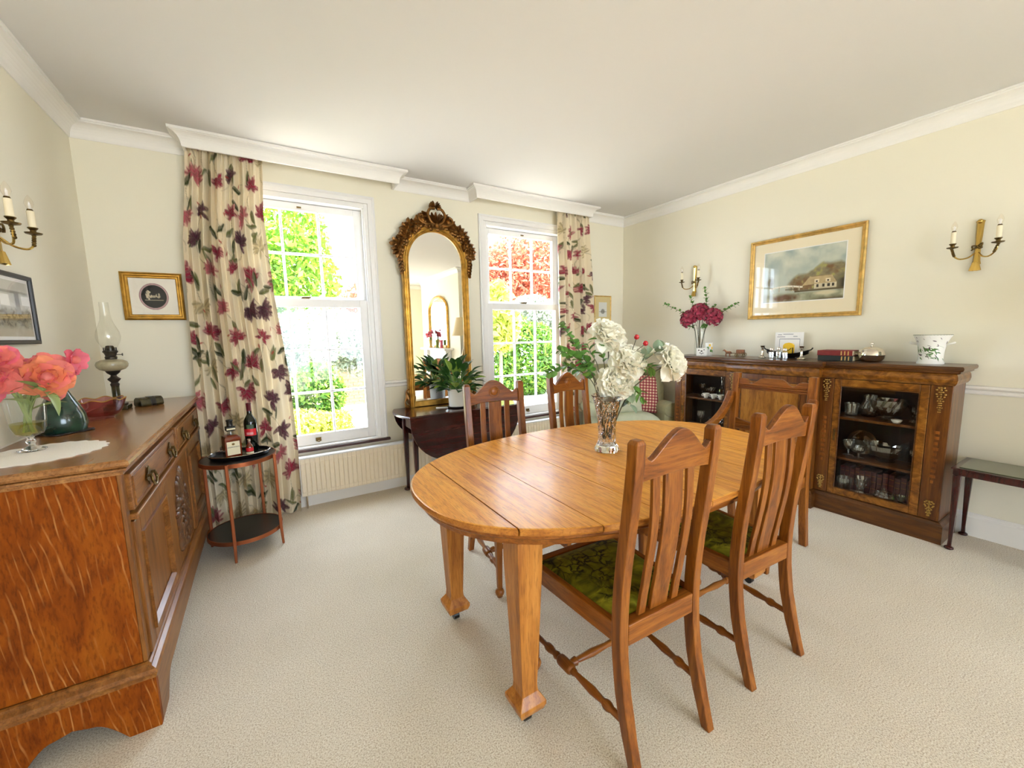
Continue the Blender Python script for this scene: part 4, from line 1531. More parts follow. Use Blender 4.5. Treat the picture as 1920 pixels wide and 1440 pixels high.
def pilaster(y0, y1, x, z0=0.131, z1=0.959, mount_on=True):
    p = mk('pilaster', MB().box(x, x + 0.017, y0, y1, z0, z1), M['walnut_z'], cb, 0.003)
    ym = (y0 + y1) / 2
    if mount_on:
        mount(p, ym, 0.80, 0.945, x)
        mount(p, ym, 0.155, 0.245, x)
        mb = MB()
        for k in range(10):
            zz = 0.36 + 0.034 * k
            mb.box(x - 0.0012, x, ym - 0.006 - 0.008 * abs(math.sin(k * 1.3)), ym + 0.006 + 0.008 * abs(math.sin(k * 1.3)), zz, zz + 0.018)
        mk('inlay', mb, M['oak_z'], p, kind='stuff')
    return p


pilaster(CY0, 0.748, FX)
pilaster(1.232, MY0 - 0.001, FX)
pilaster(2.452, CY1, FX)
pilaster(MY1 + 0.001, 1.978, FX, mount_on=False)
pilaster(MY0, MY0 + 0.06, MX)
pilaster(MY1 - 0.06, MY1, MX)
for y in (MY0, MY1 - 0.018):
    mk('return_panel', MB().box(MX + 0.018, FX + 0.017, y, y + 0.018, 0.131, 0.959), M['walnut_z'], cb)


def glazed_door(y0, y1, gy0, gy1, gz0, gz1):
    z0, z1 = 0.133, 0.957
    mb = MB().box(FX, FX + 0.018, y0, gy0, z0, z1).box(FX, FX + 0.018, gy1, y1, z0, z1).box(FX, FX + 0.018, gy0, gy1, z0, gz0).box(FX, FX + 0.018, gy0, gy1, gz1, z1)
    d = mk('glazed_door', mb, M['walnut'], cb, 0.003)
    mk('pane', MB().add([(FX + 0.010, gy0, gz0), (FX + 0.010, gy1, gz0), (FX + 0.010, gy1, gz1), (FX + 0.010, gy0, gz1)], [(0, 1, 2, 3)]), M['cabpane'], d, recalc=False)
    mk('bead', MB().sweep([(gy0, gz0), (gy1, gz0), (gy1, gz1), (gy0, gz1)], [(0, 0), (0.006, 0), (0.003, 0.005), (0, 0.005)], True).xf(Matrix(((0, 0, -1, FX), (1, 0, 0, 0), (0, 1, 0, 0), (0, 0, 0, 1)))), M['walnut_d'], d)
    mk('escutcheon', MB().box(FX - 0.003, FX, y1 - 0.026, y1 - 0.014, 0.52, 0.60), M['brass_d'], d, 0.003)
    return d


glazed_door(0.750, 1.230, 0.792, 1.191, 0.180, 0.908)
glazed_door(1.980, 2.450, 2.018, 2.408, 0.180, 0.908)
d = mk('centre_door', MB().box(MX, MX + 0.018, MY0 + 0.062, MY1 - 0.062, 0.133, 0.957), M['walnut_z'], cb, 0.002)
mk('panel', MB().box(MX - 0.004, MX, MY0 + 0.11, MY1 - 0.11, 0.19, 0.90), M['walnut_l'], d, 0.003, label='lighter figured walnut panel')
mk('panel_band', MB().sweep([(MY0 + 0.10, 0.18), (MY1 - 0.10, 0.18), (MY1 - 0.10, 0.91), (MY0 + 0.10, 0.91)], [(0, 0), (0.008, 0), (0.008, 0.006), (0, 0.006)], True).xf(Matrix(((0, 0, -1, MX), (1, 0, 0, 0), (0, 1, 0, 0), (0, 0, 0, 1)))), M['walnut_d'], d)


# ================================================================ small table at the right edge
nt_ = thing('occasional_table', 'small dark table with green glass top at the right edge', 'side table', (3.520, 0.375, 0))
mk('frame', MB().box(-0.170, 0.150, -0.235, 0.235, 0.452, 0.487).box(-0.180, 0.158, -0.243, 0.243, 0.4875, 0.496), M['mahog_z'], nt_, 0.005)
mk('glass_top', MB().box(-0.150, 0.130, -0.215, 0.215, 0.4965, 0.500), M['pot_glass'], nt_, 0.001)
for sx, sy in ((-1, -1), (-1, 1), (1, -1), (1, 1)):
    x, y = (-0.152 if sx < 0 else 0.128), sy * 0.217
    mb = MB().bar([(x + sx * 0.010, y, 0.018), (x + sx * 0.002, y, 0.06), (x, y, 0.2), (x, y, 0.40), (x, y, 0.4515)], [0.018, 0.016, 0.022, 0.032, 0.034], [0.018, 0.016, 0.022, 0.032, 0.034])
    mb.lathe([(0.012, 0), (0.022, 0.005), (0.021, 0.014), (0.010, 0.022)], (x + sx * 0.011, y, 0), 12)
    mk('leg', mb, M['mahog_z'], nt_, 0.003)


# ================================================================ wing armchair in the corner
ac = thing('wing_armchair', 'sage green upholstered wing armchair in the far right corner', 'armchair', (3.212, 2.985, 0), math.radians(-22))
# local: faces -y
SH = 0.40


def pad(name, f, nu, nv, mat):
    return mk(name, MB().grid(f, nu, nv), mat, ac)


def rounded(mb, x0, x1, y0, y1, z0, z1):
    return mb.box(x0, x1, y0, y1, z0, z1)


mk('seat_base', MB().box(-0.31, 0.31, -0.27, 0.20, 0.12, 0.30), M['linen'], ac, 0.02, seg=3)
mk('backrest', MB().prism([(0.13, 0.20), (0.25, 0.20), (0.28, 0.90), (0.25, 0.97), (0.19, 0.97), (0.16, 0.90)], 'x', -0.31, 0.31), M['linen'], ac, 0.03, seg=4)
for s in (-1, 1):
    # rolled arm
    x = s * 0.345
    secs = []
    for y, r in ((-0.30, 0.072), (-0.285, 0.082), (-0.2, 0.082), (0.05, 0.080), (0.18, 0.076)):
        secs.append([(x + s * 0.012 + r * math.cos(2 * PI * j / 18), y, 0.53 + r * 0.92 * math.sin(2 * PI * j / 18)) for j in range(18)])
    mk('arm', MB().loft(secs, 0, True).box(x - 0.055, x + 0.055, -0.28, 0.19, 0.12, 0.53), M['linen'], ac, 0.0)
    # wing
    pr = [(-0.14, 0.55), (0.20, 0.55), (0.26, 0.92), (0.22, 0.965), (0.08, 0.96), (-0.06, 0.89), (-0.13, 0.76)]
    xa, xb = (s * 0.300, s * 0.375)
    mk('wing', MB().prism(pr, 'x', min(xa, xb), max(xa, xb)), M['linen'], ac, 0.028, seg=4)
for x, y in ((-0.30, -0.25), (0.30, -0.25), (-0.28, 0.20), (0.28, 0.20)):
    mk('foot', MB().bar([(x, y, 0), (x, y, 0.12)], [0.028, 0.045], [0.028, 0.045]), M['mahog_z'], ac, 0.003)


def cushion_mesh(w_, h_, d_, mat, nm, checks=False):
    mb = MB()
    N = 22

    def f(side):
        def g(u, v):
            a, b = 2 * u - 1, 2 * v - 1
            e = (1 - a ** 4) * (1 - b ** 4)
            pinch = 1 - 0.05 * (1 - abs(a)) * abs(b) ** 3 - 0.05 * (1 - abs(b)) * abs(a) ** 3
            return (a * w_ / 2 * pinch, side * d_ / 2 * math.sqrt(max(0, e)), b * h_ / 2 * pinch)
        return g
    mb.grid(f(-1), N, N)
    mb.grid(f(1), N, N)
    return meshdata(nm, mb, mat)


def gingham():
    m, nt, b, L = newmat('red_gingham')
    tc = nt.nodes.new('ShaderNodeTexCoord')
    sp = nt.nodes.new('ShaderNodeSeparateXYZ')
    L.new(tc.outputs['Object'], sp.inputs[0])
    outs = []
    for ax in (0, 2):
        mu = nt.nodes.new('ShaderNodeMath')
        mu.operation = 'MULTIPLY'
        mu.inputs[1].default_value = 1 / 0.030
        L.new(sp.outputs[ax], mu.inputs[0])
        fr_ = nt.nodes.new('ShaderNodeMath')
        fr_.operation = 'FRACT'
        L.new(mu.outputs[0], fr_.inputs[0])
        gt = nt.nodes.new('ShaderNodeMath')
        gt.operation = 'GREATER_THAN'
        gt.inputs[1].default_value = 0.42
        L.new(fr_.outputs[0], gt.inputs[0])
        outs.append(gt)
    ad = nt.nodes.new('ShaderNodeMath')
    L.new(outs[0].outputs[0], ad.inputs[0])
    L.new(outs[1].outputs[0], ad.inputs[1])
    hf = nt.nodes.new('ShaderNodeMath')
    hf.operation = 'MULTIPLY'
    hf.inputs[1].default_value = 0.5
    L.new(ad.outputs[0], hf.inputs[0])
    r = ramp(nt, [(0.0, '#eadcba'), (0.5, '#b0665c'), (1.0, '#86303a')])
    L.new(hf.outputs[0], r.inputs[0])
    L.new(r.outputs[0], b.inputs['Base Color'])
    b.inputs['Roughness'].default_value = 0.85
    return m


M['gingham'] = gingham()
seatc = mk('seat_cushion', cushion_mesh(0.56, 0.40, 0.20, M['seatpale'], 'seat_cushion'), None, None, label='pale green box cushion on the seat of the wing armchair', cat='cushion')
seatc.location = (3.182, 2.910, 0.395)
seatc.rotation_euler = (PI / 2, 0, math.radians(-22))
o = mk('check_cushion', cushion_mesh(0.40, 0.40, 0.13, M['gingham'], 'check_cushion'), None, None, label='red and cream checked cushion leaning in the wing armchair', cat='cushion')
o.location = (3.345, 2.905, 0.665)
o.rotation_euler = (math.radians(-14), math.radians(3), math.radians(-40))
o = mk('pale_cushion', cushion_mesh(0.40, 0.40, 0.12, M['seatpale'], 'pale_cushion'), None, None, label='pale green cushion in front of the checked cushion', cat='cushion')
o.location = (3.140, 2.945, 0.665)
o.rotation_euler = (math.radians(-14), 0, math.radians(-18))
# ================================================================ curtains with a printed tulip pattern
def c3(h):
    return np.array(lin(h)[:3])


def paint_cloth(Wm, Hm, res, seed):
    """draws the floral print of a cloth Wm x Hm metres; returns (ny, nx, 3) linear colours"""
    rng = np.random.default_rng(seed)
    nx, ny = int(Wm / res) + 1, int(Hm / res) + 1
    X, Y = np.meshgrid(np.linspace(0, Wm, nx), np.linspace(0, Hm, ny))
    img = np.ones((ny, nx, 3)) * c3('#e6d9be')
    cream = c3('#e8dcc4')

    def blend(mask, col, a=1.0):
        k = (np.clip(mask, 0, 1) * a)[..., None]
        img[:] = img * (1 - k) + col * k

    def window(cx, cy, r):
        x0, x1 = max(0, int((cx - r) / res)), min(nx, int((cx + r) / res) + 2)
        y0, y1 = max(0, int((cy - r) / res)), min(ny, int((cy + r) / res) + 2)
        return slice(y0, y1), slice(x0, x1)

    def shape(cx, cy, ln, wd, ang, fn):
        """petal or leaf from (cx,cy) along ang; fn(u,v,mask)->colour array"""
        sl = window(cx, cy, ln * 1.1)
        if sl[0].start >= sl[0].stop or sl[1].start >= sl[1].stop:
            return
        x, y = X[sl] - cx, Y[sl] - cy
        u = (x * math.cos(ang) + y * math.sin(ang)) / ln
        v = (-x * math.sin(ang) + y * math.cos(ang)) / wd
        prof = np.sqrt(np.clip(u, 0, 1)) * np.clip(1 - u, 0, 1) ** 0.55 * 1.6
        m = np.clip((prof - np.abs(v)) * wd / res * 0.8, 0, 1) * (u > 0) * (u < 1)
        col = fn(u, v, prof)
        k = m[..., None]
        img[sl] = img[sl] * (1 - k) + col * k

    def stem(p, q, bend, col, w_):
        t = np.linspace(0, 1, 26)
        px = p[0] + (q[0] - p[0]) * t + bend * np.sin(PI * t) * (q[1] - p[1])
        py = p[1] + (q[1] - p[1]) * t - bend * np.sin(PI * t) * (q[0] - p[0])
        x0, x1 = px.min() - 0.02, px.max() + 0.02
        y0, y1 = py.min() - 0.02, py.max() + 0.02
        sl = (slice(max(0, int(y0 / res)), max(0, min(ny, int(y1 / res) + 1))), slice(max(0, int(x0 / res)), max(0, min(nx, int(x1 / res) + 1))))
        if sl[0].start >= sl[0].stop or sl[1].start >= sl[1].stop:
            return
        d = np.full(X[sl].shape, 9.0)
        for a, b in zip(px, py):
            d = np.minimum(d, np.hypot(X[sl] - a, Y[sl] - b))
        k = (np.clip((w_ - d) / res + 0.5, 0, 1) * 0.8)[..., None]
        img[sl] = img[sl] * (1 - k) + col * k

    def flower(cx, cy, R, pal, up):
        n = rng.integers(8, 12)
        angs = up + np.linspace(-1.9, 1.9, n) + rng.normal(0, 0.14, n)
        order = rng.permutation(n)
        for k in order:
            dk, md, lt = pal
            ph = rng.random() * 6

            def fn(u, v, prof, ph=ph):
                s = 0.5 + 0.5 * np.sin(v * 7 + ph + u * 3)
                edge = np.clip((np.abs(v) / np.maximum(prof, 1e-3) - 0.72) * 4, 0, 1)
                t = np.clip(0.15 + 0.75 * s * (0.35 + u * 0.8), 0, 1)[..., None]
                c = dk * (1 - t) + lt * t
                c = np.where((s > 0.55)[..., None] * (u < 0.65)[..., None], md, c)
                e = edge[..., None] * 0.7
                return c * (1 - e) + dk * e
            shape(cx + rng.normal(0, R * 0.06), cy + rng.normal(0, R * 0.06), R * rng.uniform(0.75, 1.1), R * rng.uniform(0.26, 0.36), angs[k], fn)

    red = (c3('#6e1730'), c3('#9c2f46'), c3('#dba79c'))
    pink = (c3('#8b3040'), c3('#b9606a'), c3('#e5c3b0'))
    plum = (c3('#3d2430'), c3('#5f3644'), c3('#a98a80'))
    ecru = (c3('#9a8a68'), c3('#cdbd94'), c3('#e7dabb'))
    olive, dk_ol = c3('#6f7148'), c3('#3f4729')
    fx, fy = 0.235, 0.205
    for j in range(-1, int(Hm / fy) + 2):
        for i in range(-1, int(Wm / fx) + 2):
            cx = (i + (0.5 if j % 2 else 0)) * fx + rng.normal(0, 0.025)
            cy = j * fy + rng.normal(0, 0.025)
            kind = rng.choice(4, p=[0.44, 0.22, 0.18, 0.16])
            R = rng.uniform(0.072, 0.105)
            up = rng.choice([-PI / 2, -PI / 3, -2 * PI / 3, PI / 2.4]) + rng.normal(0, 0.2)
            ex, ey = cx - math.cos(up) * 0.18 + rng.normal(0, 0.03), cy - math.sin(up) * 0.20
            stem((cx, cy), (ex, ey), rng.uniform(-0.35, 0.35), c3('#7d7452'), 0.0032)
            for q in range(2):
                la = up + PI + rng.uniform(-1.1, 1.1)
                lx, ly = cx + (ex - cx) * rng.uniform(0.35, 0.9), cy + (ey - cy) * rng.uniform(0.35, 0.9)
                tone = olive if rng.random() < 0.6 else dk_ol
                shape(lx, ly, rng.uniform(0.09, 0.14), rng.uniform(0.020, 0.032), la, lambda u, v, p, tone=tone: np.where((v > 0)[..., None], tone, tone * 0.6 + cream * 0.18))
            flower(cx, cy, R, (red, pink, plum, ecru)[kind], up)
            if rng.random() < 0.55:
                bx, by = cx + rng.normal(0, 0.09), cy + rng.normal(0, 0.09)
                stem((bx, by), (bx + rng.normal(0, 0.05), by + 0.09), 0.3, c3('#a39a78'), 0.002)
                shape(bx, by, 0.04, 0.012, rng.uniform(0, 6.2), lambda u, v, p: np.ones(u.shape + (1,)) * c3('#a8473f'))
    return img


M['curtain'] = attr_mat('printed_curtain_cloth', 0.85, 0.15, trans=0.06, bump=0.25)


def curtain(name, label, left, right, ztop, zbot, folds, seed, yc, amp, res=0.0055):
    """left/right: (z, x) tables of the cloth's two edges"""
    Wm = 1.75 * abs(interp(right, 1.2) - interp(left, 1.2))
    Hm = ztop - zbot
    img = paint_cloth(Wm, Hm, res, seed)
    ny, nx = img.shape[:2]
    rng = np.random.default_rng(seed + 1)
    u = np.linspace(0, 1, nx)
    v = np.linspace(0, 1, ny)
    U, V = np.meshgrid(u, v)
    Z = ztop - V * Hm
    lz = np.array([interp(left, z) for z in Z[:, 0]])[:, None]
    rz_ = np.array([interp(right, z) for z in Z[:, 0]])[:, None]
    # uneven fold spacing, stable down the drop
    warp = np.zeros(nx)
    for k in range(1, 5):
        warp += rng.normal(0, 0.020 / k) * np.sin(2 * PI * k * u + rng.random() * 6)
    ph = 2 * PI * folds * (U + warp[None, :])
    fine = np.sin(2 * PI * folds * 2.9 * U + 1.0) * 0.010 * np.exp(-(V * Hm / 0.10))
    drift = 0.25 * np.sin(3 * V + seed) + 0.9 * V * np.sin(2 * PI * U * 1.3 + seed)
    a = amp * (0.55 + 0.45 * np.clip(V * 3, 0, 1)) * (0.75 + 0.35 * np.sin(2 * PI * U * 2.3 + seed * 1.7))
    yy = np.sin(ph + drift)
    yy = np.sign(yy) * np.abs(yy) ** 0.8
    Yc = yc + a * yy + fine
    xx = U + 0.35 / (2 * PI * folds) * np.sin(2 * (ph + drift)) * 0.9
    Xc = lz + (rz_ - lz) * np.clip(xx, -0.005, 1.005)
    co = np.stack([Xc, Yc, Z], -1).reshape(-1, 3)
    idx = np.arange(nx * ny).reshape(ny, nx)
    f = np.stack([idx[:-1, :-1], idx[:-1, 1:], idx[1:, 1:], idx[1:, :-1]], -1).reshape(-1, 4)
    me = bpy.data.meshes.new(name)
    me.from_pydata(co.tolist(), [], f.tolist())
    me.polygons.foreach_set('use_smooth', [True] * len(f))
    set_print(me, img.reshape(-1, 3))
    me.materials.append(M['curtain'])
    return mk(name, me, None, label=label, cat='curtain', group='floral curtains at the windows')


curtain('floral_curtain', 'long cream curtain printed with burgundy tulips beside left window',
        [(0.0, -0.400), (0.4, -0.405), (0.9, -0.400), (1.5, -0.385), (1.95, -0.372), (2.3, -0.330), (2.6, -0.305)],
        [(0.0, 0.150), (0.5, 0.165), (1.07, 0.150), (1.6, 0.105), (2.17, 0.085), (2.6, 0.115)], 2.560, 0.012, 9, 21, 3.395, 0.052)
curtain('floral_curtain', 'narrow cream floral curtain at the right side of right window',
        [(0.0, 2.70), (1.4, 2.675), (2.6, 2.650)], [(0.0, 3.14), (1.4, 3.13), (2.0, 3.10), (2.6, 3.065)], 2.560, 0.45, 7, 33, 3.402, 0.042)


# ================================================================ pictures
def print_mesh(name, w_, h_, nx, ny, img, mat):
    """flat print in the local xz plane facing -y, centred"""
    xs_ = np.linspace(-w_ / 2, w_ / 2, nx)
    zs_ = np.linspace(h_ / 2, -h_ / 2, ny)
    X, Z = np.meshgrid(xs_, zs_)
    co = np.stack([X, np.zeros_like(X), Z], -1).reshape(-1, 3)
    idx = np.arange(nx * ny).reshape(ny, nx)
    f = np.stack([idx[:-1, :-1], idx[1:, :-1], idx[1:, 1:], idx[:-1, 1:]], -1).reshape(-1, 4)
    me = bpy.data.meshes.new(name)
    me.from_pydata(co.tolist(), [], f.tolist())
    set_print(me, img.reshape(-1, 3))
    me.materials.append(mat)
    return me


M['print'] = attr_mat('paper_print', 0.7, 0.2)


def framed(name, label, loc, rz, w_, h_, prof, fmat, matcol, pw, ph, img, pz=0.0, group=None, inner=None):
    """picture hung on a wall: frame, mount, print and glass"""
    root = thing(name, label, 'picture', loc, rz, group)
    path = [(-w_ / 2, -h_ / 2), (w_ / 2, -h_ / 2), (w_ / 2, h_ / 2), (-w_ / 2, h_ / 2)]
    mb = MB().sweep(path, prof, True)
    for i in range(len(mb.v)):
        x, z, d = mb.v[i]
        mb.v[i] = (x, -d, z)
    mk('frame', mb, fmat, root)
    fw_ = max(d for d, z in prof)
    iw, ih = w_ / 2 - fw_ + 0.003, h_ / 2 - fw_ + 0.003
    mk('mount', MB().box(-iw, iw, -0.006, -0.002, -ih, ih), matcol, root)
    if inner:
        mk('mount_slip', MB().sweep([(-pw / 2 - 0.006, pz - ph / 2 - 0.006), (pw / 2 + 0.006, pz - ph / 2 - 0.006), (pw / 2 + 0.006, pz + ph / 2 + 0.006), (-pw / 2 - 0.006, pz + ph / 2 + 0.006)], [(0, 0), (0.006, 0), (0.006, 0.001), (0, 0.001)], True).xf(Matrix(((1, 0, 0, 0), (0, 0, -1, -0.006), (0, 1, 0, 0), (0, 0, 0, 1)))), inner, root)
    ny, nx = img.shape[:2]
    p = mk('print', print_mesh(name + '_print', pw, ph, nx, ny, img, M['print']), None, root)
    p.location = (0, -0.0068, pz)
    mk('glass', MB().add([(-iw, -0.0095, -ih), (iw, -0.0095, -ih), (iw, -0.0095, ih), (-iw, -0.0095, ih)], [(0, 1, 2, 3)]), M['picpane'], root, recalc=False)
    return root


def fbm(nx, ny, sc, seed, oct=4):
    rng = np.random.default_rng(seed)
    out = np.zeros((ny, nx))
    amp = 1.0
    for o in range(oct):
        g = rng.random((int(sc * ny / nx) + 3, int(sc) + 3))
        y = np.linspace(0, g.shape[0] - 2.001, ny)
        x = np.linspace(0, g.shape[1] - 2.001, nx)
        yi, xi = y.astype(int), x.astype(int)
        fy, fx_ = (y - yi)[:, None], (x - xi)[None, :]
        fy, fx_ = fy * fy * (3 - 2 * fy), fx_ * fx_ * (3 - 2 * fx_)
        a = g[yi][:, xi] * (1 - fx_) + g[yi][:, xi + 1] * fx_
        b = g[yi + 1][:, xi] * (1 - fx_) + g[yi + 1][:, xi + 1] * fx_
        out += amp * (a * (1 - fy) + b * fy)
        amp *= 0.5
        sc *= 2
    out -= out.min()
    return out / out.max()


def landscape(nx=230, ny=164):
    U, V = np.meshgrid(np.linspace(0, 1, nx), np.linspace(0, 1, ny))
    n1, n2, n3 = fbm(nx, ny, 5, 1), fbm(nx, ny, 22, 2), fbm(nx, ny, 10, 3)
    img = c3('#b9c1b4')[None, None] * np.ones((ny, nx, 1))

    def mix(m, col):
        k = np.clip(m, 0, 1)[..., None]
        img[:] = img * (1 - k) + (col if np.ndim(col) == 3 else c3(col)) * k
    mix((n1 - 0.35) * 2 * np.clip(1 - V * 1.4, 0, 1), '#d9d9c8')
    mix((0.45 - n1) * 2.2 * np.clip(1 - V * 1.2, 0, 1), '#98a8a6')
    # trees behind the cottage, tallest right of centre
    top = 0.66 - 0.36 * np.exp(-((U - 0.76) / 0.20) ** 2) - 0.24 * np.exp(-((U - 0.99) / 0.12) ** 2) - 0.16 * np.exp(-((U - 0.45) / 0.13) ** 2) + 0.07 * (n3 - 0.5)
    tree = np.clip((V - top) * 16, 0, 1) * (V < 0.80) * np.clip((U - 0.30) * 10, 0, 1)
    mix(tree * 0.85, c3('#8a7a4c') * (0.45 + 0.9 * n2[..., None]))
    mix(tree * np.clip((n3 - 0.5) * 3, 0, 1) * 0.8, '#7a5230')
    mix(tree * np.clip((n2 - 0.62) * 4, 0, 1), '#a9a35c')
    mix(np.clip((U - 0.90) * 12, 0, 1) * np.clip((V - 0.55) * 9, 0, 1) * (V < 0.86), '#3c3320')
    # little trees at the left edge
    mix(np.clip(1 - np.hypot((U - 0.09) / 0.07, (V - 0.60) / 0.14), 0, 1) * 2 * (0.4 + n2), '#7c7454')
    # cottage
    roof = (V > 0.555 + 0.02 * (U < 0.6)) & (V < 0.70 + 0.10 * (0.70 - np.minimum(U, 0.70))) & (U > 0.60 - (V - 0.56) * 0.55) & (U < 0.86 + (V - 0.56) * 0.42)
    mix(roof * 1.0, c3('#c3ab80') * (0.75 + 0.4 * n2[..., None]))
    wall = (V >= 0.70) & (V < 0.80) & (U > 0.66) & (U < 0.92)
    mix(wall * 1.0, c3('#d9cdae') * (0.7 + 0.45 * n3[..., None]))
    for ux in (0.70, 0.77, 0.83, 0.88):
        mix((np.abs(U - ux) < 0.014) * (np.abs(V - 0.745) < 0.028) * 1.0, '#3a3026')
    for ux in (0.69, 0.82):
        mix(np.clip(1 - np.maximum(np.abs(U - ux) / 0.03, np.abs(V - 0.65) / 0.035), 0, 1) * 6, '#e4d9bb')
        mix((np.abs(U - ux) < 0.012) * (np.abs(V - 0.655) < 0.016) * 1.0, '#3a3026')
    mix((V > 0.555) * (V < 0.565) * (U > 0.62) * (U < 0.86) * 0.6, '#7a6040')
    # river bank and water
    water = np.clip((V - 0.80) * 14, 0, 1)
    mix(water, c3('#98987c') * (0.65 + 0.6 * n2[..., None]))
    mix(water * np.clip((n1 - 0.5) * 4, 0, 1) * 0.7, '#c9c4a6')
    mix(np.clip((V - 0.785) * 40, 0, 1) * (V < 0.83) * (U > 0.42), '#5c4e30')
    # bridge
    arch = np.abs(V - (0.735 - 0.035 * np.sin(PI * np.clip((U - 0.08) / 0.42, 0, 1)))) < 0.016
    mix(arch * (U > 0.08) * (U < 0.52) * 1.0, '#e6e0cf')
    for ux in (0.12, 0.22, 0.31, 0.40, 0.48):
        mix((np.abs(U - ux) < 0.007) * (V > 0.71) * (V < 0.80) * 0.9, '#b7ae98')
    mix((np.abs(V - 0.765) < 0.010) * (U > 0.30) * (U < 0.46) * 0.8, '#4b4436')
    # reeds lower left
    mix(np.clip(1 - np.hypot((U - 0.30) / 0.22, (V - 0.93) / 0.09), 0, 1) * 2.4 * (0.3 + n2), '#6a4a30')
    mix(np.clip((V - 0.93) * 14, 0, 1) * np.clip((U - 0.55) * 4, 0, 1), '#564628')
    mix(np.clip(1 - np.hypot((U - 0.80) / 0.17, (V - 0.88) / 0.05), 0, 1) * 2, '#cfc6a4')
    return img


GP = [(0, 0.004), (0, 0.020), (0.005, 0.027), (0.012, 0.024), (0.017, 0.016), (0.022, 0.019), (0.028, 0.014), (0.033, 0.011), (0.033, 0.004)]
GP = [(d, z) for d, z in GP]
framed('landscape_picture', 'large gilt framed landscape painting of a thatched cottage and bridge', (XR - 0.004, 1.605, 1.722), -PI / 2, 0.80, 0.655, GP, M['gold_l'], pbr('cream_mount', '#efe2c4', 0.8), 0.565, 0.405, landscape(), pz=0.010, inner=M['paper'])


def engraving(nx=96, ny=66):
    U, V = np.meshgrid(np.linspace(-1, 1, nx), np.linspace(-1, 1, ny))
    img = np.ones((ny, nx, 3)) * c3('#efe9dc')
    r = np.hypot(U / 0.56, V / 0.66)

    def mix(m, col):
        k = np.clip(m, 0, 1)[..., None]
        img[:] = img * (1 - k) + c3(col) * k
    mix((1.14 - r) * 30, '#8a5a66')
    mix((1.08 - r) * 30, '#c9a9a6')
    mix((1.0 - r) * 30, '#1a1a18')
    n = fbm(nx, ny, 30, 5)
    mix((np.hypot((U + 0.22) / 0.13, (V + 0.08) / 0.26) < 1) * (n > 0.42) * 0.9, '#d9cdb0')
    mix((np.hypot((U + 0.02) / 0.16, (V + 0.0) / 0.07) < 1) * (n > 0.4) * 0.7, '#cfc2a4')
    mix((np.hypot((U - 0.18) / 0.10, (V + 0.06) / 0.14) < 1) * (n > 0.5) * 0.8, '#cfc2a4')
    mix((np.abs(V - 0.20) < 0.02) * (np.abs(U) < 0.40) * 0.8, '#cdbf9f')
    return img


GP2 = [(0, 0.002), (0, 0.020), (0.006, 0.024), (0.012, 0.018), (0.018, 0.018), (0.024, 0.012), (0.031, 0.012), (0.036, 0.008), (0.036, 0.002)]
framed('oval_engraving', 'gilt framed print with a small dark oval beside the long curtain', (-0.566, YW - 0.002, 1.607), 0, 0.305, 0.300, GP2, M['gold'], pbr('ivory_mount', '#efe9dc', 0.8), 0.232, 0.226, engraving())


def bwphoto(nx=90, ny=66):
    U, V = np.meshgrid(np.linspace(0, 1, nx), np.linspace(0, 1, ny))
    n, n2 = fbm(nx, ny, 6, 7), fbm(nx, ny, 24, 8)
    img = np.ones((ny, nx, 3)) * c3('#c9c7bc')

    def mix(m, col):
        k = np.clip(m, 0, 1)[..., None]
        img[:] = img * (1 - k) + c3(col) * k
    mix(np.clip((V - 0.45) * 8, 0, 1), '#8f8770')
    mix(np.clip((V - 0.45) * 8, 0, 1) * (n2 > 0.55), '#5f5846')
    mix(np.clip((V - 0.80) * 12, 0, 1), '#b7ad98')
    mix((np.abs(V - 0.20) < 0.03) * 0.8, '#8b887c')
    mix((np.abs(U - 0.72) < 0.05) * (V > 0.2) * (V < 0.6), '#96938a')
    mix((U > 0.35) * (U < 0.55) * (V > 0.25) * (V < 0.45), '#eeeae0')
    mix((U > 0.82) * (V > 0.25) * (V < 0.42), '#f1eee6')
    mix(np.clip((n - 0.5) * 2, 0, 1) * 0.3, '#f2efe6')
    return img


BP = [(0, 0.002), (0, 0.016), (0.004, 0.018), (0.016, 0.016), (0.018, 0.010), (0.018, 0.002)]
framed('black_framed_photograph', 'black framed sepia photograph at the left edge of the wall', (XL + 0.002, 2.455, 1.465), PI / 2, 0.42, 0.290, BP, M['frame_blk'], M['paper'], 0.36, 0.226, bwphoto())


def birdprint(nx=34, ny=48):
    U, V = np.meshgrid(np.linspace(-1, 1, nx), np.linspace(-1, 1, ny))
    img = np.ones((ny, nx, 3)) * c3('#dcdcd6')
    n = fbm(nx, ny, 12, 9)
    k = np.clip((1 - np.hypot(U / 0.55, (V - 0.25) / 0.38)) * 4, 0, 1)[..., None] * (0.5 + 0.5 * n[..., None])
    img = img * (1 - k) + c3('#5c5a54') * k
    k = ((np.abs(V - 0.30) < 0.05) * (np.abs(U) < 0.9))[..., None] * 0.7
    return img * (1 - k) + c3('#6a675e') * k


SP = [(0, 0.002), (0, 0.012), (0.006, 0.014), (0.013, 0.008), (0.013, 0.002)]
framed('small_print', 'small gilt framed print with buff mount beside the right curtain', (3.369, YW - 0.002, 1.575), 0, 0.256, 0.300, SP, M['gold_l'], pbr('buff_mount', '#d8c48c', 0.8), 0.125, 0.165, birdprint(), pz=-0.006)


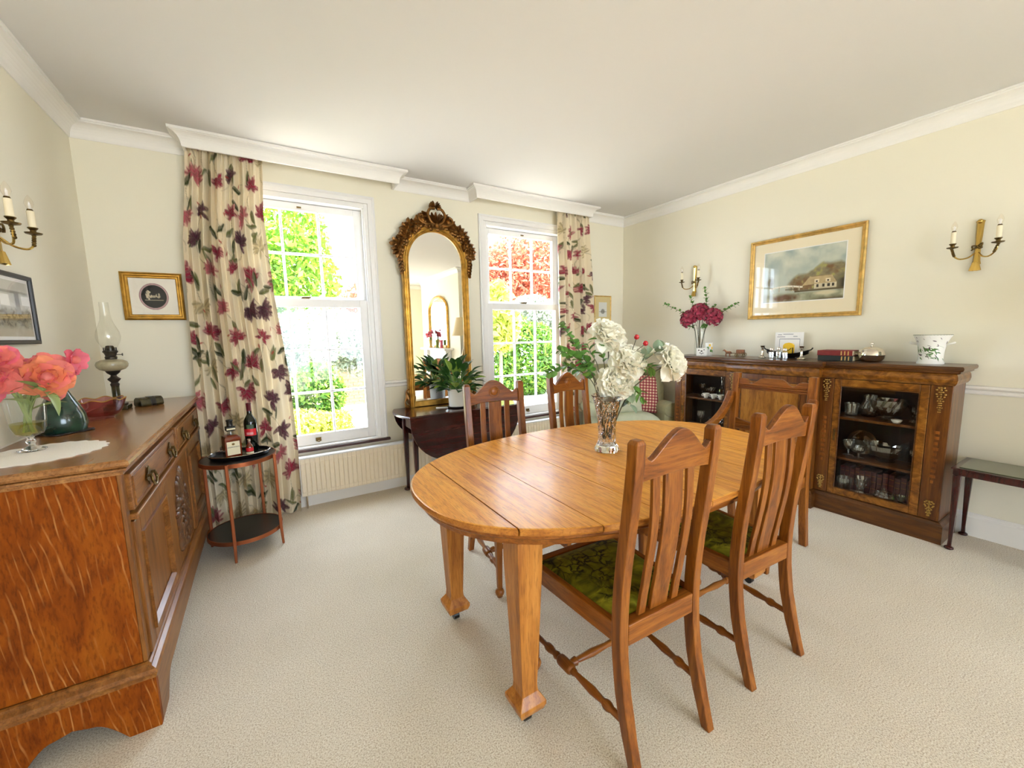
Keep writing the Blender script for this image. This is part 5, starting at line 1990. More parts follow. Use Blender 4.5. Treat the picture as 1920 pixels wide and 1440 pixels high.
# ================================================================ brass wall sconces
def sconce(label, loc, rz, group='brass twin candle wall lights'):
    root = thing('wall_sconce', label, 'wall light', loc, rz, group)
    # local: wall at y=0, room towards -y
    mb = MB()
    mb.loft([[(x * w_, -0.004 - d, z) for x, d in ((-1, 0), (-0.5, 0.012), (0.5, 0.012), (1, 0))] + [(w_, -0.002, z), (-w_, -0.002, z)] for w_, z in ((0.010, 0.155), (0.020, 0.148), (0.017, 0.140), (0.015, 0.06), (0.013, 0.03), (0.013, -0.02), (0.016, -0.08), (0.020, -0.10), (0.012, -0.108))], 0, False)
    mb.sphere((0, -0.014, 0.146), 0.013, 10, 8)
    mk('backplate', mb, M['brass'], root, recalc=True)
    tb = MB()
    for k in range(4):
        s = -1 if k % 2 else 1
        tb.tube(crv([(0, -0.012, 0.005), (s * 0.020, -0.022, 0.018 - 0.012 * k), (s * 0.014, -0.026, -0.012), (0, -0.016, -0.004)], 4), 0.004, 6)
    mk('ribbon_knot', tb, M['brass_d'], root)
    for k in range(3):
        mk('tassel', MB().tube([((k - 1) * 0.008, -0.016, -0.09), ((k - 1) * 0.016, -0.020, -0.140)], [0.006, 0.011], 8), M['brass'], root)
    for s in (-1, 1):
        arm = mk('arm', MB().tube(crv([(s * 0.008, -0.014, -0.035), (s * 0.030, -0.040, -0.062), (s * 0.062, -0.070, -0.066), (s * 0.086, -0.082, -0.038), (s * 0.090, -0.083, 0.0)], 6), 0.0042, 8), M['brass'], root)
        lf = MB()
        for q in range(5):
            lf.sphere((s * (0.080 + 0.003 * q), -0.0825, -0.046 + 0.010 * q), 0.0075, 7, 5)
        mk('leaf_wrap', lf, M['brass_d'], arm)
        x, y = s * 0.090, -0.083
        mk('drip_pan', MB().lathe([(0.006, -0.004), (0.024, 0.001), (0.027, 0.006), (0.024, 0.005), (0.010, 0.004), (0.009, 0.016), (0.016, 0.024), (0.016, 0.027), (0.006, 0.026)], (x, y, 0.0), 18), M['brass_d'], arm)
        cd = mk('candle_tube', MB().lathe([(0.0118, 0.0272), (0.0118, 0.093), (0.0105, 0.094), (0.0105, 0.0272)], (x, y, 0.0), 14), M['candle'], arm)
        mk('lamp_holder', MB().lathe([(0.0105, 0.0945), (0.0085, 0.101), (0.0085, 0.094)], (x, y, 0.0), 12), M['brass_d'], cd)
        mk('bulb', MB().lathe([(0.006, 0.101), (0.011, 0.110), (0.0145, 0.122), (0.012, 0.136), (0.006, 0.150), (0.001, 0.158)], (x, y, 0.0), 14), M['bulb'], cd, recalc=True)
        mk('filament', MB().lathe([(0.004, 0.101), (0.0048, 0.118), (0.002, 0.130)], (x, y, 0.0), 8), M['paper'], cd)
    return root


sconce('brass twin candle wall light near the right edge of the wall', (XR - 0.001, 0.676, 1.772), -PI / 2)
sconce('brass twin candle wall light above the burgundy flowers', (XR - 0.001, 2.545, 1.785), -PI / 2)
sconce('brass twin candle wall light at left edge above the black framed photograph', (XL + 0.001, 2.455, 1.775), PI / 2)
# ================================================================ flowers and leaves
def petal_into(mb, R, Mx, w_, l_, cup, ruf, ph, mi=0, nu=4, nv=4):
    n0 = len(mb.v)

    def f(u, v):
        a = 2 * u - 1
        wd = w_ * (0.35 + 0.65 * math.sin(PI * min(1, 0.12 + v * 0.75))) * (1.0 if v < 0.9 else 0.92)
        x = a * wd
        z = l_ * v * (1 - 0.10 * a * a * v)
        y = -cup * math.sin(v * PI * 0.55) * l_ + 0.30 * l_ * (a * a) * 0.5 * v + ruf * math.sin(5 * a + ph) * v * v
        return (x, y, z)
    mb.grid(f, nu, nv, mi)
    mb.xf(Mx, n0)


def peony_mesh(name, r, mats, seed, layers=((5, 1.15, 0.95), (7, 0.72, 0.95), (9, 0.45, 0.85), (9, 0.24, 0.72), (7, 0.08, 0.6)), ruf=0.10, mi_of=None):
    """blossom around the local +z axis, radius about r, centre at the origin"""
    rng = random.Random(seed)
    mb = MB()
    for li, (n, tilt, sz) in enumerate(layers):
        for k in range(n):
            a = 2 * PI * (k + 0.5 * (li % 2)) / n + rng.uniform(-0.2, 0.2)
            t = tilt * PI / 2 * rng.uniform(0.85, 1.1)
            L_ = r * sz * rng.uniform(0.9, 1.12)
            Mx = Matrix.Rotation(a, 4, 'Z') @ Matrix.Translation((0, -0.10 * r * tilt, -0.25 * r)) @ Matrix.Rotation(t, 4, 'X')
            petal_into(mb, r, Mx, L_ * rng.uniform(0.42, 0.58), L_, 0.28 * (1 - tilt * 0.5), ruf * r, rng.random() * 6, mi=(mi_of(li, k) if mi_of else 0))
    mb.sphere((0, 0, -0.15 * r), 0.32 * r, 10, 8, 0)
    return meshdata(name, mb, mats, recalc=False)


def round_leaf_mesh(name, mat, elong=1.0, fold=0.12):
    """unit leaf: from the origin along +y, length 1"""
    mb = MB()

    def f(u, v):
        a = 2 * u - 1
        w_ = 0.5 * elong * math.sin(PI * (0.04 + 0.96 * v) ** 0.85) ** 0.7 if 0 < v < 1 else (0.02 if v == 0 else 0.01)
        return (a * w_, v, fold * abs(a) * w_ * 2 - 0.10 * v * v)
    mb.grid(f, 4, 6)
    return meshdata(name, mb, mat, recalc=False)


def spear_leaf_mesh(name, mat, w_=0.16, droop=0.35):
    mb = MB()

    def f(u, v):
        a = 2 * u - 1
        ww = w_ * (math.sin(PI * min(1, 0.03 + v * 0.97) ** 0.9) ** 0.85 if v < 1 else 0.0) + 0.004
        return (a * ww, v * (1 - 0.15 * droop * v), 0.10 * abs(a) * ww * 4 - droop * v * v)
    mb.grid(f, 4, 9)
    return meshdata(name, mb, mat, recalc=False)


def place(o, loc, direction, size, roll=0.0):
    """points a leaf's +y along direction"""
    d = Vector(direction).normalized()
    q = d.to_track_quat('Y', 'Z')
    Mx = Matrix.Translation(Vector(loc)) @ q.to_matrix().to_4x4() @ Matrix.Rotation(roll, 4, 'Y') @ Matrix.Scale(size, 4)
    o.matrix_local = Mx
    return o


LEAF_E = round_leaf_mesh('eucalyptus_leaf', M['leaf_e'], 1.2)
LEAF_G = round_leaf_mesh('grey_leaf', M['leaf_g'], 0.8)
LEAF_P = spear_leaf_mesh('pointed_leaf', M['leaf_e'], 0.22, 0.25)
LEAF_D = spear_leaf_mesh('dark_spear_leaf', M['leaf_d'], 0.27, 0.35)
LEAF_Y = spear_leaf_mesh('young_spear_leaf', M['leaf_y'], 0.25, 0.2)


def blossom_stem(name, label, cat, base, head, face, mesh, mat_stem, bend=0.03, group=None, r_stem=0.0030, sepals=True):
    """a cut flower: stem from base to head, blossom turned towards face"""
    root = thing(name, label, cat, base, 0, group)
    b, h = Vector(base), Vector(head)
    f = Vector(face).normalized()
    rel = h - b
    mid = rel * 0.55 + Vector((rel.x * -0.2, rel.y * -0.2, bend))
    pts = crv([(0, 0, 0), tuple(mid), tuple(rel - f * 0.02)], 8)
    mk('stem', MB().tube(pts, r_stem, 7), mat_stem, root)
    o = mk('blossom', mesh, None, root)
    o.matrix_local = Matrix.Translation(rel) @ f.to_track_quat('Z', 'Y').to_matrix().to_4x4()
    return root, rel


def sprig(name, label, base, pts, leaf, sizes, n, seed, stemmat, spread=1.0, group=None, r=0.0022, start=0.35, pairs=True):
    """leafy branch; pts are world points; each leaf is an object of its own"""
    rng = random.Random(seed)
    root = thing(name, label, 'foliage', base, 0, group)
    P = crv([tuple(Vector(p) - Vector(base)) for p in [base] + list(pts)], 10)
    mk('stem', MB().tube(P, [r * (1.3 - 0.9 * k / len(P)) for k in range(len(P))], 6), stemmat, root)
    for k in range(n):
        t = start + (1 - start) * (k + 0.5) / n
        i = min(len(P) - 2, int(t * (len(P) - 1)))
        p, q = Vector(P[i]), Vector(P[i + 1])
        d = (q - p).normalized()
        side = d.orthogonal().normalized()
        ang = (k % 2) * PI + rng.uniform(-0.9, 0.9) + k * 0.7
        side = Matrix.Rotation(ang, 3, d) @ side
        dirv = (side * spread + d * 0.6 + Vector((0, 0, rng.uniform(-0.1, 0.25))))
        s = sizes[0] + (sizes[1] - sizes[0]) * rng.random()
        o = mk('leaf', leaf, None, root)
        place(o, p, dirv, s * (1.1 - 0.45 * t), rng.uniform(-0.5, 0.5))
    return root


# ---------------------------------------------------------------- cut glass vase with white peonies on the dining table
VX, VY = 1.405, 1.420
vz = TZ + 0.001
va = thing('cut_glass_vase', 'tall waisted cut crystal vase of white peonies on the dining table', 'vase', (VX, VY, vz))


def vr(z):
    return interp([(0, 0.058), (0.012, 0.060), (0.022, 0.055), (0.045, 0.043), (0.09, 0.042), (0.15, 0.045), (0.20, 0.053), (0.25, 0.066), (0.275, 0.074)], z)


zs_ = [0.276 * k / 60 for k in range(61)]
seg = 72


def cutf(a, z):
    if z < 0.035 or z > 0.262:
        return 1.0
    p = a * 9 / (2 * PI)
    q = z / 0.075
    d1 = abs(((p + q) % 1) - 0.5)
    d2 = abs(((p - q) % 1) - 0.5)
    g = max(0, 1 - d1 / 0.10) + max(0, 1 - d2 / 0.10)
    return 1 - 0.055 * min(1, g)


mb = MB()
outer = [[(vr(z) * (1 + (0.03 * math.cos(a * 18) if z > 0.268 else 0)) * cutf(a, z) * math.cos(a), vr(z) * (1 + (0.03 * math.cos(a * 18) if z > 0.268 else 0)) * cutf(a, z) * math.sin(a), z) for a in [2 * PI * j / seg for j in range(seg)]] for z in zs_]
inner = [[((vr(z) - 0.0065) * math.cos(2 * PI * j / seg), (vr(z) - 0.0065) * math.sin(2 * PI * j / seg), z) for j in range(seg)] for z in [0.274, 0.24, 0.18, 0.10, 0.05, 0.03]]
mb.loft(outer + inner, 0, False)
mk('vase_body', mb, M['crystal'], va, label='diamond cut crystal body')

PW = [peony_mesh('white_peony_%d' % k, 0.086, M['pet_w'], 40 + k, layers=((8, 1.18, 1.02), (10, 0.92, 1.0), (12, 0.70, 0.95), (12, 0.50, 0.88), (11, 0.32, 0.80), (8, 0.14, 0.70)), ruf=0.13) for k in range(3)]
TP = lambda x, y, z: (x, y, z)
vb = lambda dx, dy: (VX + dx, VY + dy, vz + 0.06)
blossom_stem('white_peony', 'white peony highest above the cut crystal vase', 'flower', vb(0.01, 0.01), (1.425, 1.420, 1.318), (0.10, -0.75, 0.75), PW[0], M['stem'], group='white peonies in the crystal vase')
blossom_stem('white_peony', 'white peony in the middle of the crystal vase bouquet', 'flower', vb(0.015, -0.01), (1.478, 1.335, 1.185), (-0.1, -0.9, 0.55), PW[1], M['stem'], group='white peonies in the crystal vase')
blossom_stem('white_peony', 'lowest white peony leaning over the crystal vase rim', 'flower', vb(0.0, -0.02), (1.425, 1.372, 1.080), (-0.35, -0.9, 0.35), PW[2], M['stem'], group='white peonies in the crystal vase')
blossom_stem('white_peony', 'white peony reaching out to the right towards the cabinet', 'flower', vb(0.02, 0.005), (1.620, 1.205, 1.180), (0.35, -0.85, 0.40), PW[0], M['stem'], group='white peonies in the crystal vase')
G1 = 'eucalyptus sprays in the crystal vase'
sprig('eucalyptus_spray', 'eucalyptus spray curving down left of the crystal vase', vb(-0.02, 0.0), [(1.36, 1.46, 1.06), (1.26, 1.54, 1.155), (1.175, 1.60, 1.115)], LEAF_E, (0.036, 0.050), 24, 1, M['stem'], 1.0, G1, start=0.42)
sprig('eucalyptus_spray', 'tall eucalyptus spray rising on the left of the bouquet', vb(-0.015, 0.01), [(1.36, 1.46, 1.08), (1.30, 1.52, 1.25), (1.235, 1.56, 1.36)], LEAF_E, (0.032, 0.044), 22, 2, M['stem'], 1.0, G1, start=0.42)
sprig('eucalyptus_spray', 'dense eucalyptus spray midway up the left of the bouquet', vb(-0.02, -0.01), [(1.36, 1.45, 1.08), (1.29, 1.50, 1.19), (1.215, 1.55, 1.235)], LEAF_E, (0.036, 0.050), 26, 3, M['stem'], 1.1, G1, start=0.45)
sprig('leaf_spray', 'pointed green leaves between the upper white peonies', vb(0.0, 0.015), [(1.40, 1.43, 1.10), (1.39, 1.44, 1.22), (1.365, 1.45, 1.30)], LEAF_P, (0.06, 0.09), 9, 4, M['stem'], 1.0, start=0.5)
sprig('leaf_spray', 'dark twig with leaves in front of the curtain', vb(-0.005, 0.02), [(1.38, 1.45, 1.12), (1.345, 1.47, 1.22), (1.33, 1.48, 1.265)], LEAF_P, (0.05, 0.08), 7, 5, M['stem'], 1.0, start=0.5)
sprig('grey_leaf_spray', 'silver green leaves between the two right hand peonies', vb(0.02, 0.01), [(1.46, 1.36, 1.10), (1.54, 1.28, 1.20), (1.575, 1.245, 1.235)], LEAF_G, (0.06, 0.085), 8, 6, M['stem'], 1.0, start=0.55)
sprig('leaf_spray', 'variegated leaves below the right hand white peony', vb(0.02, -0.005), [(1.46, 1.37, 1.08), (1.52, 1.30, 1.15), (1.545, 1.27, 1.145)], LEAF_P, (0.055, 0.08), 8, 7, M['stem'], 1.0, start=0.6)
sprig('leaf_spray', 'yellow green leaves drooping right of the crystal vase rim', vb(0.03, -0.01), [(1.455, 1.37, 1.03), (1.495, 1.33, 1.055), (1.52, 1.30, 0.99)], LEAF_P, (0.06, 0.085), 7, 8, M['stem'], 0.8, start=0.62)
sprig('grey_leaf_spray', 'pale grey leaf hanging just right of the vase', vb(0.03, 0.0), [(1.45, 1.39, 1.03), (1.48, 1.35, 1.03), (1.485, 1.345, 0.96)], LEAF_G, (0.07, 0.09), 4, 9, M['stem'], 0.7, start=0.72)
br = thing('berry_sprig', 'twig with red berries above the right hand peonies', 'foliage', vb(0.005, 0.02))
mk('stem', MB().tube(crv([(0, 0, 0), (0.03, -0.05, 0.25), (0.07, -0.10, 0.42), (0.085, -0.115, 0.485)], 6), 0.002, 6).tube([(0.06, -0.09, 0.40), (0.105, -0.145, 0.455)], 0.0015, 6), M['stem'], br)
for p in ((0.086, -0.116, 0.492), (0.108, -0.150, 0.462)):
    mk('berry', MB().sphere(p, 0.0125, 12, 8), M['berry'], br)

# ---------------------------------------------------------------- things on the sideboard
ZS = 0.9505
mk('doily', MB().prism([(0.165 * math.cos(t) * (1 + 0.03 * math.cos(22 * t)), 0.165 * math.sin(t) * (1 + 0.03 * math.cos(22 * t))) for t in [2 * PI * k / 132 for k in range(132)]], 'z', 0, 0.002), M['doily'], loc=(-0.672, 1.985, ZS), label='round white lace doily under the goblet on the sideboard', cat='doily')
gx, gy, gz = -0.712, 2.055, ZS + 0.0025
go = thing('goblet_vase', 'stemmed clear glass goblet holding coral peonies on the sideboard', 'vase', (gx, gy, gz))
mk('foot', MB().lathe([(0.034, 0), (0.036, 0.003), (0.020, 0.010), (0.010, 0.016), (0.008, 0.022), (0.013, 0.030), (0.013, 0.034), (0.008, 0.040), (0.011, 0.047)], seg=22), M['crystal'], go)
mk('bowl', MB().lathe([(0.010, 0.047), (0.034, 0.058), (0.043, 0.080), (0.046, 0.110), (0.050, 0.165), (0.056, 0.190)], seg=26, cap=False), M['vglass'], go)
mk('water', MB().lathe([(0.010, 0.0515), (0.0325, 0.0615), (0.041, 0.0825), (0.0435, 0.098), (0.001, 0.098)], seg=24), M['water'], go)
CP = [M['pet_c'], M['pet_o'], M['pet_p']]
mixes = [lambda l, k: 0 if (l + k) % 3 else 2, lambda l, k: 0 if (l + k) % 4 else 2, lambda l, k: 1 if (l + k) % 3 else 0, lambda l, k: 0 if l > 1 else 2]
PC = [peony_mesh('coral_peony_%d' % k, 0.072, CP, 60 + k, layers=((6, 1.1, 1.0), (7, 0.75, 0.95), (8, 0.45, 0.8), (5, 0.15, 0.6)), ruf=0.06, mi_of=mixes[k]) for k in range(4)]
PC.append(peony_mesh('pink_poppy', 0.048, CP, 70, layers=((5, 0.95, 1.0), (5, 0.6, 0.9)), ruf=0.05, mi_of=lambda l, k: 2))
gb = (gx, gy, gz + 0.064)
G2 = 'coral peonies in the glass goblet'
blossom_stem('coral_peony', 'coral pink peony highest at the left of the goblet bunch', 'flower', (gx + 0.008, gy, gz + 0.064), (-0.755, 2.015, 1.275), (0.25, -0.7, 0.65), PC[0], M['stem_g'], group=G2, r_stem=0.005)
blossom_stem('coral_peony', 'deep coral peony at the left picture edge below the highest one', 'flower', (gx + 0.012, gy - 0.006, gz + 0.064), (-0.770, 2.005, 1.212), (0.1, -0.9, 0.2), PC[1], M['stem_g'], group=G2, r_stem=0.005)
blossom_stem('coral_peony', 'wide orange peony at the right of the goblet bunch', 'flower', (gx - 0.012, gy, gz + 0.064), (-0.650, 2.060, 1.205), (0.5, -0.75, 0.25), PC[2], M['stem_g'], group=G2, r_stem=0.005)
blossom_stem('coral_peony', 'pink peony behind the orange one in the goblet', 'flower', (gx - 0.006, gy + 0.008, gz + 0.064), (-0.655, 2.115, 1.240), (0.35, -0.5, 0.8), PC[3], M['stem_g'], group=G2, r_stem=0.005)
blossom_stem('coral_peony', 'small pink bloom reaching right over the green vase', 'flower', (gx - 0.010, gy + 0.004, gz + 0.064), (-0.590, 2.140, 1.258), (0.85, -0.35, -0.05), PC[4], M['stem_g'], group=G2, r_stem=0.003)
sprig('peony_leaf_spray', 'pale green leaves hanging under the orange peony', (gx + 0.004, gy + 0.004, gz + 0.075), [(-0.70, 2.06, 1.10), (-0.685, 2.055, 1.17)], spear_leaf_mesh('peony_leaf', M['stem_g'], 0.20, 0.3), (0.09, 0.11), 7, 21, M['stem_g'], 1.0, start=0.45)
sprig('peony_leaf_spray', 'long pale leaf falling over the goblet rim on the right', (gx - 0.004, gy - 0.004, gz + 0.075), [(-0.69, 2.05, 1.12), (-0.655, 2.045, 1.16)], spear_leaf_mesh('peony_leaf_b', M['stem_g'], 0.20, 0.8), (0.11, 0.13), 3, 22, M['stem_g'], 1.0, start=0.8)

gv = thing('green_vase', 'dark green glazed bottle vase behind the coral peonies', 'vase', (-0.735, 2.405, ZS))
mk('body', MB().lathe([(0.062, 0.0), (0.070, 0.008), (0.076, 0.035), (0.072, 0.075), (0.056, 0.115), (0.040, 0.150), (0.026, 0.185), (0.022, 0.215), (0.026, 0.235), (0.020, 0.235), (0.016, 0.21)], seg=26), M['greenvase'], gv)
mk('rim', MB().lathe([(0.0265, 0.2352), (0.030, 0.245), (0.024, 0.262), (0.034, 0.285), (0.028, 0.288), (0.018, 0.262), (0.017, 0.2352)], seg=22), M['black'], gv)
mk('foot', MB().prism([(0.080 * math.cos(t) * (1 + 0.16 * math.cos(4 * t)), 0.080 * math.sin(t) * (1 + 0.16 * math.cos(4 * t))) for t in [2 * PI * k / 48 for k in range(48)]], 'z', 0, 0.007), M['black'], gv, 0.002)

bo = thing('pink_glass_bowl', 'wavy rimmed pink glass bowl on the sideboard', 'bowl', (-0.700, 2.730, ZS))
prof = [(0.040, 0.0), (0.046, 0.002), (0.048, 0.010), (0.070, 0.022), (0.084, 0.045), (0.088, 0.070), (0.096, 0.092), (0.093, 0.093), (0.085, 0.070), (0.080, 0.046), (0.066, 0.026), (0.044, 0.014), (0.001, 0.012)]
secs = []
for r, z in prof:
    secs.append([((r * (1 + (0.05 * math.cos(8 * a) if z > 0.06 else 0))) * math.cos(a), (r * (1 + (0.05 * math.cos(8 * a) if z > 0.06 else 0))) * math.sin(a), z + (0.005 * math.cos(8 * a) if z > 0.085 else 0)) for a in [2 * PI * j / 48 for j in range(48)]])
mk('bowl_body', MB().loft(secs, 0, True), M['pinkglass'], bo)
mk('gilt_rim', MB().tube([((0.0945 * (1 + 0.05 * math.cos(8 * a))) * math.cos(a), (0.0945 * (1 + 0.05 * math.cos(8 * a))) * math.sin(a), 0.094 + 0.005 * math.cos(8 * a)) for a in [2 * PI * j / 64 for j in range(65)]], 0.0022, 6, cap=False), M['gold'], bo)

lp = thing('oil_lamp', 'antique oil lamp with clear glass chimney on the sideboard', 'oil lamp', (-0.708, 3.045, ZS))
mk('base', MB().box(-0.050, 0.050, -0.050, 0.050, 0, 0.022).box(-0.038, 0.038, -0.038, 0.038, 0.022, 0.034), M['marble'], lp, 0.004)
mk('column', MB().lathe([(0.022, 0.034), (0.017, 0.046), (0.0165, 0.125), (0.018, 0.130)], seg=20), M['marble'], lp, label='green marble column')
mk('collar', MB().lathe([(0.017, 0.1302), (0.020, 0.140), (0.014, 0.150), (0.026, 0.165), (0.028, 0.170), (0.014, 0.182), (0.012, 0.190), (0.026, 0.202), (0.032, 0.214)], seg=22), M['pewter'], lp)
mk('font', MB().lathe([(0.030, 0.2142), (0.052, 0.222), (0.064, 0.236), (0.067, 0.250), (0.062, 0.264), (0.045, 0.274), (0.024, 0.278)], seg=28), M['font'], lp, label='frosted amber glass oil font')
bu = mk('burner', MB().lathe([(0.024, 0.2785), (0.026, 0.290), (0.022, 0.296), (0.026, 0.310), (0.032, 0.318), (0.030, 0.324), (0.022, 0.326), (0.020, 0.332), (0.016, 0.350), (0.013, 0.352)], seg=22), M['pewter'], lp)
for k in range(10):
    a = 2 * PI * k / 10
    mk('prong', MB().box(-0.003, 0.003, -0.001, 0.001, 0.3245, 0.342), M['pewter'], bu, loc=(0.0265 * math.cos(a), 0.0265 * math.sin(a), 0), rz=a + PI / 2)
mk('wick_knob', MB().tube([(0.020, 0, 0.302), (0.046, 0, 0.302)], 0.0022, 6).tube([(0.046, 0, 0.302), (0.049, 0, 0.302)], 0.0075, 12), M['pewter'], bu)
mk('chimney', MB().lathe([(0.022, 0.328), (0.032, 0.345), (0.046, 0.375), (0.051, 0.400), (0.047, 0.428), (0.034, 0.460), (0.024, 0.490), (0.020, 0.530), (0.0185, 0.585)], seg=30, cap=False), M['chimney'], lp)
go2 = thing('stone_box', 'low dark green stone ornament lying beside the oil lamp', 'ornament', (-0.585, 3.115, ZS), math.radians(35))
mk('block', MB().prism([(-0.038, 0.0), (0.038, 0.0), (0.042, 0.012), (0.036, 0.040), (0.020, 0.050), (-0.020, 0.050), (-0.036, 0.040), (-0.042, 0.012)], 'x', -0.06, 0.05), M['marble'], go2, 0.004)
mk('band', MB().prism([(-0.040, 0.0), (0.040, 0.0), (0.044, 0.012), (0.038, 0.042), (0.021, 0.052), (-0.021, 0.052), (-0.038, 0.042), (-0.044, 0.012)], 'x', -0.012, 0.012), M['black'], go2, 0.002)

# ---------------------------------------------------------------- drinks on the copper table
TX, TY, TT = -0.182, 3.020, 0.5955
tr = thing('drinks_tray', 'oval black lacquered tray with silver rim on the copper table', 'tray', (TX + 0.008, TY + 0.005, TT))
secs = []
for k_, z in ((0.90, 0.0), (0.93, 0.002), (1.0, 0.022), (0.985, 0.022), (0.92, 0.006), (0.001, 0.005)):
    secs.append([(0.165 * k_ * math.cos(2 * PI * j / 48), 0.120 * k_ * math.sin(2 * PI * j / 48), z) for j in range(48)])
mk('tray_body', MB().loft(secs, 0, True), M['black'], tr)
mk('rim', MB().tube([(0.164 * math.cos(2 * PI * j / 48), 0.119 * math.sin(2 * PI * j / 48), 0.0225) for j in range(49)], 0.0025, 6, cap=False), M['silver'], tr)
TB_ = TT + 0.0066


def text_on(par, body, size, loc, mat, extr=0.0003, name='lettering'):
    cu = bpy.data.curves.new(name, 'FONT')
    cu.body = body
    cu.size = size
    cu.align_x = 'CENTER'
    cu.align_y = 'CENTER'
    cu.extrude = extr
    cu.materials.append(mat)
    tmp = bpy.data.objects.new(name, cu)
    COL.objects.link(tmp)
    me = bpy.data.meshes.new_from_object(tmp.evaluated_get(bpy.context.evaluated_depsgraph_get()))
    bpy.data.objects.remove(tmp)
    o = mk(name, me, None, par, kind='stuff')
    o.location = loc
    o.rotation_euler = (PI / 2, 0, 0)
    return o


sq = thing('liqueur_bottle', 'square amber liqueur bottle with cream label and black stopper', 'bottle', (-0.208, 2.985, TB_), math.radians(14))
mk('bottle_body', MB().bar([(0, 0, 0), (0, 0, 0.004), (0, 0, 0.118), (0, 0, 0.132), (0, 0, 0.140)], [0.080, 0.086, 0.086, 0.076, 0.044], [0.080, 0.086, 0.086, 0.076, 0.044]), M['amber'], sq, 0.006, seg=3)
mk('neck', MB().lathe([(0.020, 0.1405), (0.017, 0.150), (0.017, 0.168)], seg=18), M['vglass'], sq)
mk('stopper', MB().bar([(0, 0, 0.165), (0, 0, 0.168), (0, 0, 0.190), (0, 0, 0.193)], [0.044, 0.048, 0.048, 0.042], [0.044, 0.048, 0.048, 0.042]).lathe([(0.018, 0.193), (0.016, 0.200), (0.016, 0.222), (0.019, 0.226), (0.019, 0.232), (0.014, 0.234)], seg=18), M['blackcap'], sq, 0.002)
lb = mk('label', MB().box(-0.033, 0.033, -0.0442, -0.0434, 0.022, 0.104), M['label'], sq)
text_on(lb, 'DISARONNO', 0.0105, (0, -0.0446, 0.070), M['ink'])
mk('crest', MB().prism([(0.008 * math.cos(t), 0.088 + 0.007 * math.sin(t)) for t in [2 * PI * k / 12 for k in range(12)]], 'y', -0.0446, -0.0443), M['brass_d'], lb)
mk('band', MB().box(-0.022, 0.022, -0.0246, -0.0242, 0.174, 0.183), M['label'], sq)
wb = thing('wine_bottle', 'dark red wine bottle with red label at the back of the tray', 'bottle', (-0.105, 3.080, TB_))
mk('bottle_body', MB().lathe([(0.034, 0), (0.037, 0.004), (0.037, 0.185), (0.034, 0.205), (0.022, 0.226), (0.0145, 0.240), (0.0135, 0.262)], seg=26), M['winegl'], wb)
mk('capsule', MB().lathe([(0.0142, 0.2622), (0.0146, 0.305), (0.0152, 0.306), (0.0152, 0.312), (0.010, 0.314)], seg=18), M['dkred'], wb)


def curved_label(par, r, z0, z1, a0, a1, mat, nm='label'):
    mb = MB()
    mb.grid(lambda u, v: (r * math.cos(a0 + (a1 - a0) * u), r * math.sin(a0 + (a1 - a0) * u), z0 + (z1 - z0) * v), 16, 2)
    return mk(nm, mb, mat, par, recalc=False)


curved_label(wb, 0.0374, 0.105, 0.150, math.radians(-170), math.radians(-40), M['redlabel'])
curved_label(wb, 0.0374, 0.150, 0.178, math.radians(-125), math.radians(-60), pbr('green_label', '#40553c', 0.5))
curved_label(wb, 0.0376, 0.112, 0.128, math.radians(-130), math.radians(-70), pbr('pale_pink_label', '#e29a9a', 0.5))
mb_ = thing('miniature_bottle', 'small bottle with red label in front of the wine bottle', 'bottle', (-0.118, 2.975, TB_))
mk('bottle_body', MB().lathe([(0.018, 0), (0.020, 0.003), (0.020, 0.052), (0.016, 0.062), (0.009, 0.072), (0.008, 0.086)], seg=18), M['amber'], mb_)
mk('cap', MB().lathe([(0.0088, 0.0862), (0.0095, 0.100), (0.006, 0.102)], seg=14), M['silver'], mb_)
curved_label(mb_, 0.0204, 0.026, 0.048, -PI, 0, M['redlabel'])
curved_label(mb_, 0.0204, 0.010, 0.022, -PI, 0, M['label'])
mk('folded_paper', MB().add([(0, 0, 0), (0.10, 0.03, 0), (0.09, 0.07, 0.001), (-0.01, 0.04, 0.001), (0, 0, 0.0015), (0.10, 0.03, 0.0015), (0.09, 0.07, 0.0025), (-0.01, 0.04, 0.0025)], [(3, 2, 1, 0), (4, 5, 6, 7), (0, 1, 5, 4), (1, 2, 6, 5), (2, 3, 7, 6), (3, 0, 4, 7)]), M['paper'], loc=(-0.115, 2.925, TB_ + 0.0002), rz=0.35, label='folded white paper lying on the drinks tray', cat='paper')

# ---------------------------------------------------------------- peace lily on the drop-leaf table
px_, py_, pz_ = 1.395, 3.205, CZ + 0.0015
sau = mk('saucer', MB().lathe([(0.050, 0), (0.078, 0.002), (0.086, 0.008), (0.082, 0.009), (0.066, 0.006), (0.001, 0.005)], seg=30), M['saucer'], loc=(px_, py_, pz_), label='dark slate saucer under the potted lily', cat='saucer')
pl = thing('potted_lily', 'leafy green lily in a white ribbed pot before the mirror', 'potted plant', (px_, py_, pz_ + 0.0068))
mk('pot', MB().lathe([(0.062, 0.0), (0.068, 0.004), (0.074, 0.14), (0.076, 0.155), (0.071, 0.155), (0.068, 0.13), (0.001, 0.128)], seg=96, flute=lambda a, z: 1 + (0.012 * math.cos(44 * a) if 0.004 < z < 0.15 else 0)), M['potw'], pl)
mk('soil', MB().lathe([(0.067, 0.1305), (0.067, 0.136), (0.001, 0.140)], seg=20), M['bark'], pl)
rng = random.Random(5)
